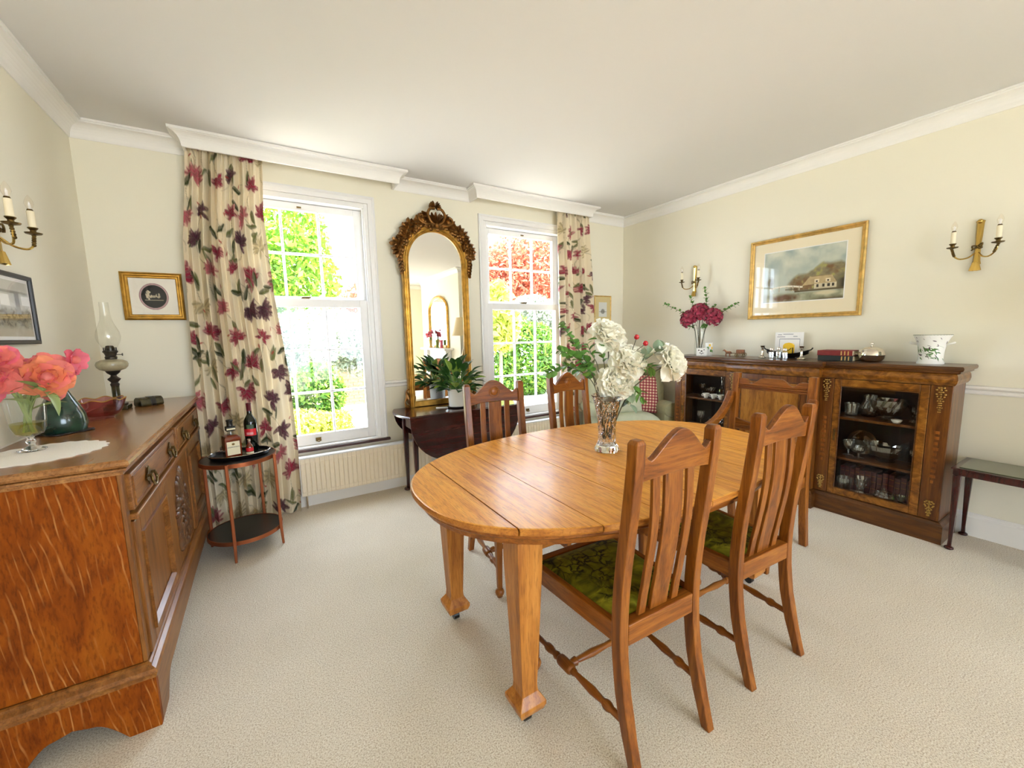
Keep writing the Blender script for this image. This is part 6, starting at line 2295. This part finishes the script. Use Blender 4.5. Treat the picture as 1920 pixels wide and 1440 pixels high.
for k in range(84):
    a = rng.random() * 2 * PI
    el = rng.uniform(0.05, 1.45)
    r0 = rng.uniform(0.0, 0.045)
    root_p = Vector((r0 * math.cos(a), r0 * math.sin(a), 0.138))
    d = Vector((math.cos(a) * math.cos(el), math.sin(a) * math.cos(el), math.sin(el)))
    if d.y > 0.2:
        d.y *= 0.55
    ln = rng.uniform(0.05, 0.15) + 0.07 * math.sin(el)
    tip = root_p + d * ln
    lf = mk('leaf', LEAF_D if k % 5 else LEAF_Y, None, pl)
    dd = Vector((d.x, d.y, d.z * 0.8 + rng.uniform(-0.35, 0.45)))
    if dd.y > 0:
        dd.y *= 0.6
    place(lf, tip, dd, rng.uniform(0.085, 0.135), rng.uniform(-0.4, 0.4))
    mk('leaf_stalk', MB().tube([tuple(root_p), tuple(root_p + d * ln * 0.5 + Vector((0, 0, 0.01))), tuple(tip)], 0.0018, 5), M['leaf_e'], pl)
for k, (dx, dy, h) in enumerate(((-0.01, -0.01, 0.40), (0.03, 0.0, 0.37))):
    lf = mk('flower_spathe', LEAF_Y, None, pl)
    place(lf, (dx, dy, h - 0.10), (0.1 - 0.3 * k, -0.1, 1), 0.10, 0)
    mk('flower_stalk', MB().tube([(0, 0, 0.138), (dx * 0.8, dy, h - 0.1)], 0.002, 6), M['leaf_e'], pl)
mk('folded_paper', MB().box(0, 0.10, 0, 0.07, 0, 0.002), M['paper'], loc=(1.215, 3.235, CZ + 0.0008), rz=-0.35, label='white paper lying left of the potted lily', cat='paper')

# ---------------------------------------------------------------- things on the walnut cabinet
ZK = 1.0755
cvx, cvy = 3.560, 2.385
cyl = thing('glass_vase', 'clear cylinder vase of burgundy hydrangeas on the walnut cabinet', 'vase', (cvx, cvy, ZK))
mk('vase_body', MB().lathe([(0.040, 0), (0.041, 0.003), (0.044, 0.22), (0.047, 0.262)], seg=28, cap=False).lathe([(0.001, 0.0), (0.040, 0.0), (0.040, 0.008), (0.001, 0.008)], seg=20), M['vglass'], cyl)


def hydrangea_mesh(name, r, seed, sy=1.0):
    rng = random.Random(seed)
    mb = MB()
    n = 46
    for k in range(n):
        z = 1 - 1.5 * (k + 0.5) / n
        a = k * 2.399
        s = math.sqrt(max(0, 1 - z * z))
        d = Vector((s * math.cos(a), s * math.sin(a), z))
        c = d * r * rng.uniform(0.82, 1.02)
        for q in range(4):
            Mx = Matrix.Translation(c) @ d.to_track_quat('Z', 'Y').to_matrix().to_4x4() @ Matrix.Rotation(q * PI / 2 + rng.random(), 4, 'Z') @ Matrix.Rotation(1.1, 4, 'X')
            petal_into(mb, r, Mx, 0.17 * r, 0.34 * r, 0.1, 0.02 * r, 0, nu=2, nv=2)
    mb.sphere((0, 0, 0), r * 0.7, 10, 8)
    return meshdata(name, mb, M['pet_b'], recalc=False)


HY = [hydrangea_mesh('hydrangea_%d' % k, 0.078, 80 + k) for k in range(2)]
cb0 = lambda dx, dy: (cvx + dx, cvy + dy, ZK + 0.014)
G3 = 'burgundy hydrangeas in the cylinder vase'
blossom_stem('hydrangea', 'burgundy hydrangea at the top centre of the cabinet bouquet', 'flower', cb0(0.005, 0.005), (3.545, 2.385, ZK + 0.405), (-0.35, -0.1, 1), HY[0], M['stem'], group=G3, r_stem=0.004)
blossom_stem('hydrangea', 'burgundy hydrangea on the right of the cabinet bouquet', 'flower', cb0(0.005, -0.01), (3.565, 2.265, ZK + 0.355), (-0.4, -0.5, 0.8), HY[1], M['stem'], group=G3, r_stem=0.004)
blossom_stem('hydrangea', 'burgundy hydrangea on the left of the cabinet bouquet', 'flower', cb0(-0.01, 0.01), (3.515, 2.465, ZK + 0.345), (-0.4, 0.4, 0.8), HY[0], M['stem'], group=G3, r_stem=0.004)


def far_sprig(label, pts, n, seed, size=0.026):
    """small spray on the cabinet: its leaves are too small to pick apart, so stem and foliage only"""
    rng = random.Random(seed)
    base = cb0(0.0, 0.0)
    root = thing('eucalyptus_twig', label, 'foliage', base, 0, 'eucalyptus twigs in the cylinder vase')
    P = crv([tuple(Vector(p) - Vector(base)) for p in [base] + pts], 10)
    mk('stem', MB().tube(P, 0.0018, 5), M['stem'], root)
    mb = MB()
    for k in range(n):
        t = 0.5 + 0.5 * (k + 0.5) / n
        i = min(len(P) - 2, int(t * (len(P) - 1)))
        p = Vector(P[i])
        d = (Vector(P[i + 1]) - p).normalized()
        side = Matrix.Rotation(k * 2.1 + rng.random(), 3, d) @ d.orthogonal().normalized()
        q = (side + d * 0.5).normalized().to_track_quat('Y', 'Z').to_matrix().to_4x4()
        n0 = len(mb.v)
        s = size * rng.uniform(0.8, 1.2) * (1.1 - 0.4 * t)
        mb.grid(lambda u, v: ((2 * u - 1) * 0.45 * math.sin(PI * (0.04 + 0.92 * v)), v, 0.1 * abs(2 * u - 1)), 2, 3)
        mb.xf(Matrix.Translation(p) @ q @ Matrix.Scale(s, 4), n0)
    mk('foliage', mb, M['leaf_e'], root, recalc=False, kind='stuff')


far_sprig('eucalyptus twig arching far left from the cabinet vase', [(3.55, 2.42, ZK + 0.30), (3.50, 2.52, ZK + 0.40), (3.41, 2.68, ZK + 0.50)], 24, 1, 0.034)
far_sprig('eucalyptus twig rising left behind the burgundy hydrangeas', [(3.56, 2.41, ZK + 0.32), (3.55, 2.46, ZK + 0.48), (3.55, 2.49, ZK + 0.56)], 18, 2, 0.036)
far_sprig('eucalyptus twig reaching up towards the wall light', [(3.57, 2.37, ZK + 0.32), (3.58, 2.34, ZK + 0.48), (3.61, 2.38, ZK + 0.63)], 26, 3, 0.036)
far_sprig('eucalyptus twig bending right to the landscape painting', [(3.57, 2.36, ZK + 0.30), (3.59, 2.20, ZK + 0.39), (3.63, 2.06, ZK + 0.47)], 24, 4, 0.036)
far_sprig('short eucalyptus twig right of the burgundy hydrangeas', [(3.57, 2.37, ZK + 0.30), (3.60, 2.32, ZK + 0.40), (3.62, 2.27, ZK + 0.46)], 14, 5, 0.034)
far_sprig('low eucalyptus twig under the burgundy hydrangeas', [(3.55, 2.41, ZK + 0.27), (3.53, 2.47, ZK + 0.27), (3.49, 2.53, ZK + 0.30)], 16, 6, 0.034)
far_sprig('leaves at the neck of the cabinet vase', [(3.56, 2.38, ZK + 0.25), (3.55, 2.34, ZK + 0.27), (3.54, 2.30, ZK + 0.285)], 14, 7, 0.036)

wbk = thing('ceramic_trough', 'small white ceramic trough with dark motif before the cylinder vase', 'ornament', (3.480, 2.300, ZK), math.radians(-72))
mk('trough', MB().box(-0.045, 0.045, -0.02, 0.02, 0, 0.072), M['potw'], wbk, 0.003)
mt = MB()
for x, z, r in ((-0.024, 0.052, 0.005), (0.0, 0.044, 0.006), (0.022, 0.056, 0.004), (-0.012, 0.028, 0.004), (0.012, 0.026, 0.004), (0.0, 0.020, 0.004)):
    mt.prism([(x + r * 1.6 * math.cos(t), z + r * math.sin(t)) for t in [2 * PI * k / 10 for k in range(10)]], 'y', -0.0206, -0.0202)
mk('motif', mt, M['ink'], wbk, kind='stuff')
mgb = thing('floral_beaker', 'white beaker painted with yellow flowers on the walnut cabinet', 'beaker', (3.545, 2.275, ZK))
mk('beaker', MB().lathe([(0.028, 0), (0.029, 0.002), (0.032, 0.118), (0.034, 0.120), (0.031, 0.120), (0.028, 0.010), (0.001, 0.010)], seg=22), M['potw'], mgb)
for k, (a, z, c) in enumerate(((-150, 0.085, M['yellow']), (-110, 0.060, M['yellow']), (-80, 0.090, M['yellow']), (-130, 0.035, M['leaf_e']), (-95, 0.030, M['leaf_e']), (180, 0.06, M['leaf_e']))):
    curved_label(mgb, 0.0318, z, z + 0.022, math.radians(a), math.radians(a + 32), c, 'painted_flower')

# horse and cart figurine
hc = thing('horse_and_cart', 'small bronzed horse and cart figurine on the walnut cabinet', 'figurine', (3.520, 2.000, ZK), math.radians(104))
hb = MB()
hb.tube(crv([(0.045, 0, 0.034), (0.065, 0, 0.036), (0.085, 0, 0.036)], 4), [0.010, 0.012, 0.013, 0.013, 0.012, 0.012, 0.013, 0.012, 0.009], 10)
hb.tube(crv([(0.082, 0, 0.040), (0.095, 0, 0.054), (0.099, 0, 0.058)], 4), [0.010, 0.009, 0.008, 0.007, 0.007, 0.007, 0.006, 0.006, 0.005], 8)
hb.tube([(0.096, 0, 0.059), (0.112, 0, 0.050)], [0.007, 0.004], 8)
hb.tube([(0.045, 0, 0.040), (0.037, 0, 0.022)], [0.004, 0.002], 6)
for x in (0.052, 0.083):
    for s in (-1, 1):
        hb.tube([(x, s * 0.007, 0.030), (x + 0.003, s * 0.007, 0.016), (x, s * 0.007, 0.0)], [0.005, 0.003, 0.0035], 6)
mk('horse', hb, M['tan'], hc)
ct = mk('cart', MB().box(-0.070, 0.010, -0.018, 0.018, 0.026, 0.030).box(-0.062, 0.000, -0.016, 0.016, 0.0305, 0.062), M['tan'], hc, 0.002)
for x, r in ((-0.055, 0.020), (-0.005, 0.015)):
    for s in (-1, 1):
        w_ = MB()
        w_.tube([(x + r * 0.86 * math.cos(2 * PI * j / 20), s * 0.022, r + r * 0.86 * math.sin(2 * PI * j / 20)) for j in range(21)], 0.0022, 6, cap=False)
        for k in range(4):
            a = PI * k / 4
            w_.tube([(x - r * 0.85 * math.cos(a), s * 0.022, r - r * 0.85 * math.sin(a)), (x + r * 0.85 * math.cos(a), s * 0.022, r + r * 0.85 * math.sin(a))], 0.0012, 5)
        mk('wheel', w_, M['brass_d'], hc)
for s in (-1, 1):
    mk('shaft', MB().tube([(0.0, s * 0.014, 0.028), (0.085, s * 0.014, 0.036)], 0.0014, 5), M['brass_d'], hc)


def candlestick(label, y, x=3.500):
    root = thing('candlestick', label, 'candlestick', (x, y, ZK), 0, 'silver candlesticks on the walnut cabinet')
    mk('base', MB().lathe([(0.030, 0), (0.031, 0.004), (0.022, 0.010), (0.012, 0.016)], seg=8, sm=False), M['silver'], root)
    mk('column', MB().lathe([(0.011, 0.0162), (0.012, 0.022), (0.009, 0.026), (0.0085, 0.078), (0.011, 0.082), (0.011, 0.085)], seg=12), M['silver'], root)
    mk('sconce', MB().lathe([(0.010, 0.0852), (0.014, 0.090), (0.018, 0.100), (0.016, 0.1005), (0.010, 0.094)], seg=14), M['silver'], root)


candlestick('silver candlestick left of the cruet glasses', 1.775)
candlestick('silver candlestick right of the cruet glasses', 1.490)
for k, (x, y, h) in enumerate(((3.470, 1.690, 0.082), (3.475, 1.640, 0.088), (3.468, 1.590, 0.080))):
    root = thing('cruet_glass', ['leftmost of the three small cut glasses between the candlesticks', 'middle one of the three small cut glasses', 'rightmost of the three small cut glasses between the candlesticks'][k], 'glass', (x, y, ZK), 0, 'cut glasses on the walnut cabinet')
    mk('glass_body', MB().lathe([(0.017, 0), (0.019, 0.003), (0.020, h * 0.62), (0.016, h * 0.72), (0.013, h * 0.8)], seg=12, sm=False), M['crystal_t'], root)
    mk('silver_collar', MB().lathe([(0.0135, h * 0.805), (0.015, h * 0.9), (0.012, h), (0.004, h + 0.004)], seg=14), M['silver'], root)
bt = thing('black_tray', 'black boat shaped dish behind the candlesticks', 'dish', (3.575, 1.625, ZK), math.radians(90))
secs = []
for k in range(13):
    t = -1 + 2 * k / 12
    w_ = 0.065 * math.sqrt(max(0.02, 1 - t * t))
    lift = 0.030 * abs(t) ** 2.5
    secs.append([(t * 0.155, -w_, 0.040 + lift), (t * 0.150, -w_ * 0.6, 0.006 + lift * 1.1), (t * 0.150, w_ * 0.6, 0.006 + lift * 1.1), (t * 0.155, w_, 0.040 + lift), (t * 0.15, w_ * 0.55, 0.014 + lift), (t * 0.15, -w_ * 0.55, 0.014 + lift)])
mk('dish_body', MB().loft(secs, 0, True), M['black'], bt)
mk('foot', MB().box(-0.05, 0.05, -0.025, 0.025, 0, 0.0085), M['black'], bt, 0.002)
for s in (-1, 1):
    mk('handle', MB().tube(crv([(s * 0.14, 0, 0.062), (s * 0.165, 0, 0.070), (s * 0.178, 0, 0.086)], 4), 0.005, 8), M['black'], bt)
yb = thing('yellow_packet', 'bright yellow packet standing in the black dish', 'packet', (3.575, 1.615, ZK + 0.0155), math.radians(-88))
mk('packet', MB().prism([(-0.038, 0), (0.038, 0), (0.038, 0.088), (0.026, 0.102), (0, 0.108), (-0.026, 0.102), (-0.038, 0.088)], 'y', -0.012, 0.012), M['yellow'], yb, 0.003)
mk('smile_mark', MB().tube(crv([(-0.024, -0.0125, 0.066), (0, -0.0125, 0.048), (0.024, -0.0125, 0.066)], 6), 0.0028, 5), M['ink'], yb)
mk('side_stripe', MB().box(0.030, 0.0375, -0.0126, -0.0122, 0.002, 0.07), M['ink'], yb)
cd = thing('greeting_card', 'white printed card standing against the wall behind the yellow packet', 'card', (3.664, 1.655, ZK), -PI / 2)
mk('card_sheet', MB().box(-0.105, 0.105, -0.002, 0.0, 0, 0.205), M['paper'], cd)
ln = MB()
for x0, x1, z in ((-0.085, -0.055, 0.182), (-0.045, 0.03, 0.186), (-0.09, -0.03, 0.165), (0.03, 0.06, 0.168), (-0.07, 0.08, 0.148)):
    ln.box(x0, x1, -0.0026, -0.0022, z, z + 0.005)
ln.box(0.078, 0.081, -0.0026, -0.0022, 0.06, 0.15).box(-0.072, -0.069, -0.0026, -0.0022, 0.06, 0.15)
mk('printed_lines', ln, pbr('grey_ink', '#8f8f9c', 0.7), cd, kind='stuff')

for k, (z, m, lab, dy) in enumerate(((0.0, 'bookblk', 'black bound book underneath the red one on the cabinet', 0.0), (0.0368, 'bookred', 'red bound book lying on the black book', 0.004))):
    root = thing('book', lab, 'book', (3.560, 1.272 + dy, ZK + z), 0, 'books lying on the walnut cabinet')
    mk('cover', MB().box(-0.075, -0.0715, -0.105, 0.105, 0.001, 0.035).box(-0.075, 0.075, -0.105, 0.105, 0, 0.003).box(-0.075, 0.075, -0.105, 0.105, 0.033, 0.036), M[m], root, 0.001)
    mk('pages', MB().box(-0.0714, 0.071, -0.101, 0.101, 0.0031, 0.0329), M['pages'], root)
    for q in range(3):
        mk('gilt_band', MB().box(-0.0756, -0.0751, -0.085 + 0.02 * q, -0.078 + 0.02 * q, 0.004, 0.032), M['gold_l'], root)
dm = thing('butter_dish', 'round silver dish with domed lid and knob', 'dish', (3.560, 1.090, ZK))
mk('dish', MB().lathe([(0.045, 0), (0.055, 0.003), (0.068, 0.020), (0.074, 0.040), (0.076, 0.044), (0.070, 0.044)], seg=30), M['silver'], dm)
mk('domed_lid', MB().lathe([(0.074, 0.0445), (0.073, 0.052), (0.066, 0.076), (0.050, 0.092), (0.026, 0.101), (0.006, 0.104)], seg=30), M['silver'], dm)
mk('knob', MB().lathe([(0.005, 0.1042), (0.004, 0.112), (0.009, 0.118), (0.008, 0.126), (0.002, 0.130)], seg=14), M['silver'], dm)
mk('handle', MB().tube(crv([(-0.01, 0.072, 0.046), (-0.02, 0.095, 0.048), (-0.025, 0.110, 0.046)], 4), 0.004, 6), M['silver'], dm)

bp_ = thing('botanical_planter', 'flared white planter painted with ivy leaves and insects', 'planter', (3.545, 0.795, ZK))


def planter_r(z):
    return interp([(0, 0.062), (0.01, 0.062), (0.02, 0.056), (0.08, 0.058), (0.12, 0.064), (0.15, 0.074), (0.178, 0.088)], z)


mk('planter', MB().lathe([(planter_r(z), z) for z in (0, 0.01, 0.02, 0.05, 0.08, 0.10, 0.12, 0.135, 0.15, 0.165, 0.178)] + [(0.085, 0.179), (0.070, 0.150), (0.056, 0.10), (0.052, 0.02), (0.001, 0.02)], seg=36), M['potw'], bp_)
mk('rim_line', MB().tube([(0.0868 * math.cos(2 * PI * j / 40), 0.0868 * math.sin(2 * PI * j / 40), 0.1785) for j in range(41)], 0.0016, 5, cap=False), pbr('grey_green_line', '#8a9070', 0.5), bp_)
for s in (-1, 1):
    mk('handle', MB().tube(crv([(0, s * 0.060, 0.118), (-0.02, s * 0.090, 0.128), (0.0, s * 0.098, 0.132), (0.02, s * 0.088, 0.128), (0.01, s * 0.062, 0.118)], 4), 0.005, 7), M['potw'], bp_)
rng = random.Random(8)
deco = [MB(), MB()]
for k in range(46):
    a = math.radians(rng.uniform(95, 265))
    z = rng.uniform(0.02, 0.168)
    big = z < 0.11
    s = rng.uniform(0.007, 0.013) if big else rng.uniform(0.003, 0.006)
    sh = rng.choice([1.0, 1.6, 0.7])
    th = rng.uniform(0, 3)
    tgt = deco[0] if (big and k % 4) else deco[1]
    pts = []
    for q in range(9):
        t = 2 * PI * q / 9
        rr = s * (1 + (0.35 * math.cos(3 * t) if big else 0))
        u, v = rr * sh * math.cos(t + th), rr / sh * math.sin(t)
        zz = min(0.176, max(0.004, z + v))
        R_ = planter_r(zz) + 0.0006
        aa = a + u / R_
        pts.append((R_ * math.cos(aa), R_ * math.sin(aa), zz))
    tgt.add(pts, [tuple(range(9))])
mk('ivy_motif', deco[0], pbr('ivy_green', '#4c7a34', 0.35, var=0.3, vscale=80), bp_, recalc=False, kind='stuff')
mk('insect_motif', deco[1], pbr('plum_ink', '#574048', 0.35, var=0.3, vscale=80), bp_, recalc=False, kind='stuff')


# ---------------------------------------------------------------- glass and books inside the cabinet
def crystal_piece(name, label, x, y, z, prof, seg=14, group=None, cuts=True):
    root = thing(name, label, 'glassware', (x, y, z), 0, group)
    fl = (lambda a, zz: 1 + 0.05 * math.cos(seg * a + 60 * zz)) if cuts else None
    mk('glass_body', MB().lathe(prof, seg=seg * 2, flute=fl, sm=False), M['crystal_t'], root)
    return root


BOWL = [(0.040, 0), (0.045, 0.004), (0.030, 0.012), (0.070, 0.035), (0.095, 0.070), (0.104, 0.100), (0.098, 0.100), (0.088, 0.072), (0.062, 0.040), (0.001, 0.022)]
GOB = [(0.030, 0), (0.031, 0.003), (0.006, 0.008), (0.006, 0.045), (0.022, 0.058), (0.032, 0.080), (0.034, 0.110), (0.031, 0.110), (0.026, 0.075), (0.001, 0.056)]
VASE = [(0.032, 0), (0.034, 0.005), (0.020, 0.025), (0.024, 0.05), (0.036, 0.085), (0.048, 0.110), (0.044, 0.110), (0.030, 0.082), (0.016, 0.05), (0.001, 0.03)]
POT = [(0.036, 0), (0.052, 0.012), (0.056, 0.030), (0.044, 0.044), (0.046, 0.050), (0.034, 0.062), (0.012, 0.070), (0.014, 0.080), (0.004, 0.084)]
PLATE = [(0.002, 0.0), (0.04, 0.002), (0.085, 0.010), (0.086, 0.013), (0.04, 0.006), (0.002, 0.004)]
s1, s2, s3 = 0.6885, 0.4005, 0.1510
crystal_piece('crystal_bowl', 'large cut crystal bowl on the top shelf of right glazed door', 3.555, 0.975, s1, [(r * 0.95, z * 1.35) for r, z in BOWL])
crystal_piece('crystal_tumbler', 'crystal tumbler at the left of the top shelf behind glass', 3.530, 1.165, s1, [(0.028, 0), (0.034, 0.004), (0.042, 0.09), (0.039, 0.09), (0.030, 0.012), (0.001, 0.01)])
crystal_piece('crystal_jug', 'rounded crystal jug between tumbler and bowl on the top shelf', 3.590, 1.085, s1, [(0.036, 0), (0.050, 0.02), (0.055, 0.06), (0.034, 0.11), (0.040, 0.15), (0.036, 0.15), (0.030, 0.11), (0.048, 0.06), (0.001, 0.012)])
crystal_piece('crystal_vase', 'crystal vase at the right of the top shelf behind glass', 3.560, 0.835, s1, VASE)
root = thing('salt_dish', 'little white china dish on the top shelf edge', 'dish', (3.470, 0.905, s1))
mk('dish', MB().lathe([(0.016, 0), (0.026, 0.012), (0.028, 0.020), (0.025, 0.020), (0.001, 0.008)], seg=18), M['potw'], root)
crystal_piece('crystal_bowl', 'wide cut crystal bowl on the middle shelf of right glazed door', 3.555, 0.965, s2, [(r * 1.12, z * 1.15) for r, z in BOWL])
crystal_piece('crystal_goblet', 'crystal goblet at the left of the middle shelf', 3.520, 1.160, s2, GOB)
crystal_piece('crystal_goblet', 'short crystal goblet beside the wide bowl on the middle shelf', 3.500, 1.095, s2, [(r, z * 0.75) for r, z in GOB])
crystal_piece('crystal_goblet', 'crystal goblet at the right end of the middle shelf', 3.540, 0.812, s2, GOB)
pt = thing('crystal_plate', 'round crystal plate standing at the back of the middle shelf', 'plate', (3.630, 1.120, s2 + 0.087))
o = mk('plate_body', MB().lathe(PLATE, seg=36), M['crystal_t'], pt)
o.rotation_euler = (0, math.radians(-80), 0)
rng = random.Random(3)
y = 1.205
k = 0
names = ['first', 'second', 'third', 'fourth', 'fifth', 'sixth', 'seventh', 'eighth', 'ninth', 'tenth', 'eleventh', 'twelfth', 'thirteenth']
while y > 0.80 and k < 13:
    t = rng.uniform(0.026, 0.034)
    h = rng.uniform(0.150, 0.172)
    root = thing('leather_book', names[k] + ' burgundy leather book from the left on the bottom shelf', 'book', (3.590, y - t / 2, s3), 0, 'burgundy books on the bottom cabinet shelf')
    mk('binding', MB().box(-0.055, 0.055, -t / 2 + 0.001, t / 2 - 0.001, 0, h), M['bookburg'], root, 0.003)
    for q in (0.25, 0.55, 0.8):
        mk('gilt_band', MB().box(-0.0556, -0.0551, -t / 2 + 0.003, t / 2 - 0.003, h * q, h * q + 0.003), M['gold_d'], root)
    y -= t
    k += 1
crystal_piece('crystal_vase', 'flared crystal vase in front of the burgundy books', 3.480, 1.060, s3, [(r, z * 1.1) for r, z in VASE])
crystal_piece('crystal_tumbler', 'wide crystal tumbler left of the flared vase on bottom shelf', 3.480, 1.155, s3, [(0.030, 0), (0.034, 0.004), (0.046, 0.095), (0.042, 0.095), (0.030, 0.012), (0.001, 0.01)])
crystal_piece('crystal_jar', 'lidded crystal jar right of the flared vase on bottom shelf', 3.480, 0.935, s3, POT)
crystal_piece('crystal_salt', 'tiny crystal salt in the right corner of the bottom shelf', 3.475, 0.850, s3, [(r * 0.55, z * 0.55) for r, z in VASE])
# left cupboard
for k, (yy, lab) in enumerate(((2.245, 'small patterned teacup at the left on the cabinet shelf'), (2.170, 'middle small white teacup on the left cabinet shelf'), (2.100, 'right hand small white teacup on the left cabinet shelf'))):
    root = thing('teacup', lab, 'cup', (3.480, yy, s1), 0, 'teacups behind the left glazed door')
    mk('cup', MB().lathe([(0.014, 0), (0.016, 0.004), (0.028, 0.030), (0.030, 0.042), (0.028, 0.042), (0.022, 0.020), (0.001, 0.008)], seg=18), M['potw'], root)
    mk('handle', MB().tube(crv([(0, 0.028, 0.034), (0, 0.042, 0.030), (0, 0.040, 0.016), (0, 0.022, 0.014)], 4), 0.0025, 6), M['potw'], root)
crystal_piece('crystal_decanter', 'crystal decanter at the back of the left cabinet shelf', 3.590, 2.150, s1, [(0.036, 0), (0.046, 0.02), (0.044, 0.08), (0.016, 0.12), (0.014, 0.16), (0.022, 0.168), (0.020, 0.19), (0.004, 0.20)])
crystal_piece('crystal_goblet', 'crystal goblet at the left back of the left cabinet shelf', 3.580, 2.350, s1, GOB)
crystal_piece('crystal_bowl', 'crystal bowl behind the patterned teacup', 3.590, 2.270, s1, [(r * 0.55, z * 0.8) for r, z in BOWL])
crystal_piece('crystal_goblet', 'tall crystal goblet low in the left glazed cupboard', 3.540, 2.330, s2, [(r, z * 1.3) for r, z in GOB])
crystal_piece('crystal_bowl', 'crystal bowl low in the left glazed cupboard', 3.540, 2.160, s2, [(r * 0.8, z) for r, z in BOWL])


# ================================================================ what the mirror shows: the fireplace end of the room
fp = thing('fireplace_surround', 'white painted fireplace surround seen in the gilt mirror', 'fireplace', (3.349, -1.64, 0), 0)
for s in (-1, 1):
    mk('pilaster', MB().box(-0.09, 0.0, s * 0.56 - 0.09, s * 0.56 + 0.09, 0, 0.86), M['trim'], fp, 0.006)
    mk('corbel', MB().box(-0.13, 0.0, s * 0.56 - 0.07, s * 0.56 + 0.07, 0.8605, 1.0), M['trim'], fp, 0.01)
mk('frieze', MB().box(-0.07, 0.0, -0.489, 0.489, 0.74, 1.0), M['trim'], fp, 0.004)
mk('mantel_shelf', MB().box(-0.20, 0.0, -0.74, 0.74, 1.0005, 1.045), M['trim'], fp, 0.008)
mk('firebox', MB().box(-0.008, 0.0, -0.47, 0.47, 0.0, 0.74), M['dark'], fp)
om = thing('overmantel_mirror', 'arched gilt overmantel mirror reflected in the tall mirror', 'mirror', (3.349, -1.64, 1.046))


def arch2(hw, spr, n=20):
    return [(hw, 0.0)] + [(hw * math.cos(PI * k / n), spr + 0.30 * (hw / 0.52) * math.sin(PI * k / n)) for k in range(n + 1)] + [(-hw, 0.0)]


mb = MB().sweep(arch2(0.55, 0.80), [(0, 0), (0, 0.03), (0.03, 0.045), (0.06, 0.02), (0.06, 0)])
for i in range(len(mb.v)):
    a, z, d = mb.v[i]
    mb.v[i] = (-d - 0.001, a, z)
mk('frame', mb, M['gold'], om)
mk('bottom_rail', MB().box(-0.035, -0.001, -0.49, 0.49, 0, 0.06), M['gold'], om, 0.004)
gp = arch2(0.50, 0.80)
mk('mirror_glass', MB().add([(-0.008, a, z + 0.02) for a, z in gp], [tuple(range(len(gp)))]), M['mirror'], om, recalc=False)
for k, (yy, c, lab) in enumerate(((-1.30, M['pet_p'], 'pink glass vase on the mantel shelf in the mirror'), (-1.55, M['leaf_y'], 'green glass vase on the mantel shelf in the mirror'))):
    root = thing('mantel_vase', lab, 'vase', (3.25, yy, 1.046))
    mk('body', MB().lathe([(0.03, 0), (0.034, 0.004), (0.030, 0.10), (0.038, 0.17), (0.034, 0.17), (0.026, 0.10), (0.001, 0.01)], seg=16), c, root)
root = thing('flower_vase', 'gold vase of pink flowers on the mantel shelf in the mirror', 'vase', (3.25, -1.95, 1.046))
mk('body', MB().lathe([(0.035, 0), (0.04, 0.01), (0.025, 0.05), (0.035, 0.12), (0.045, 0.18), (0.040, 0.18), (0.001, 0.10)], seg=16), M['gold_l'], root)
fb = MB()
rng = random.Random(9)
for k in range(22):
    a, r = rng.random() * 6.28, rng.random() * 0.11
    fb.sphere((r * math.cos(a), r * math.sin(a), 0.24 + rng.random() * 0.14), 0.022 + 0.01 * rng.random(), 7, 5)
mk('flower_heads', fb, M['pet_p'], root, kind='stuff')
mk('stems', MB().tube([(0, 0, 0.12), (0, 0, 0.26)], 0.02, 6), M['stem_g'], root)
lt = thing('lamp_table', 'small dark pedestal table beside the chimney breast', 'table', (3.30, -0.25, 0))
mk('table_top', MB().lathe([(0.001, 0.68), (0.26, 0.68), (0.265, 0.69), (0.26, 0.70), (0.001, 0.70)], seg=32), M['mahog'], lt)
mk('column', MB().lathe([(0.05, 0.04), (0.03, 0.10), (0.025, 0.60), (0.06, 0.679)], seg=16), M['mahog_z'], lt)
mk('base', MB().lathe([(0.20, 0), (0.20, 0.02), (0.06, 0.0395)], seg=24), M['mahog_z'], lt)
tl = thing('table_lamp', 'brass table lamp with cream empire shade seen in the mirror', 'lamp', (3.30, -0.25, 0.7005))
mk('base', MB().lathe([(0.09, 0), (0.09, 0.02), (0.04, 0.04), (0.05, 0.12), (0.07, 0.22), (0.03, 0.36), (0.02, 0.60)], seg=22), M['brass_d'], tl)
mk('shade', MB().lathe([(0.235, 0.60), (0.20, 0.70), (0.145, 0.94), (0.142, 0.94), (0.197, 0.70), (0.232, 0.60)], seg=32), M['shade'], tl)
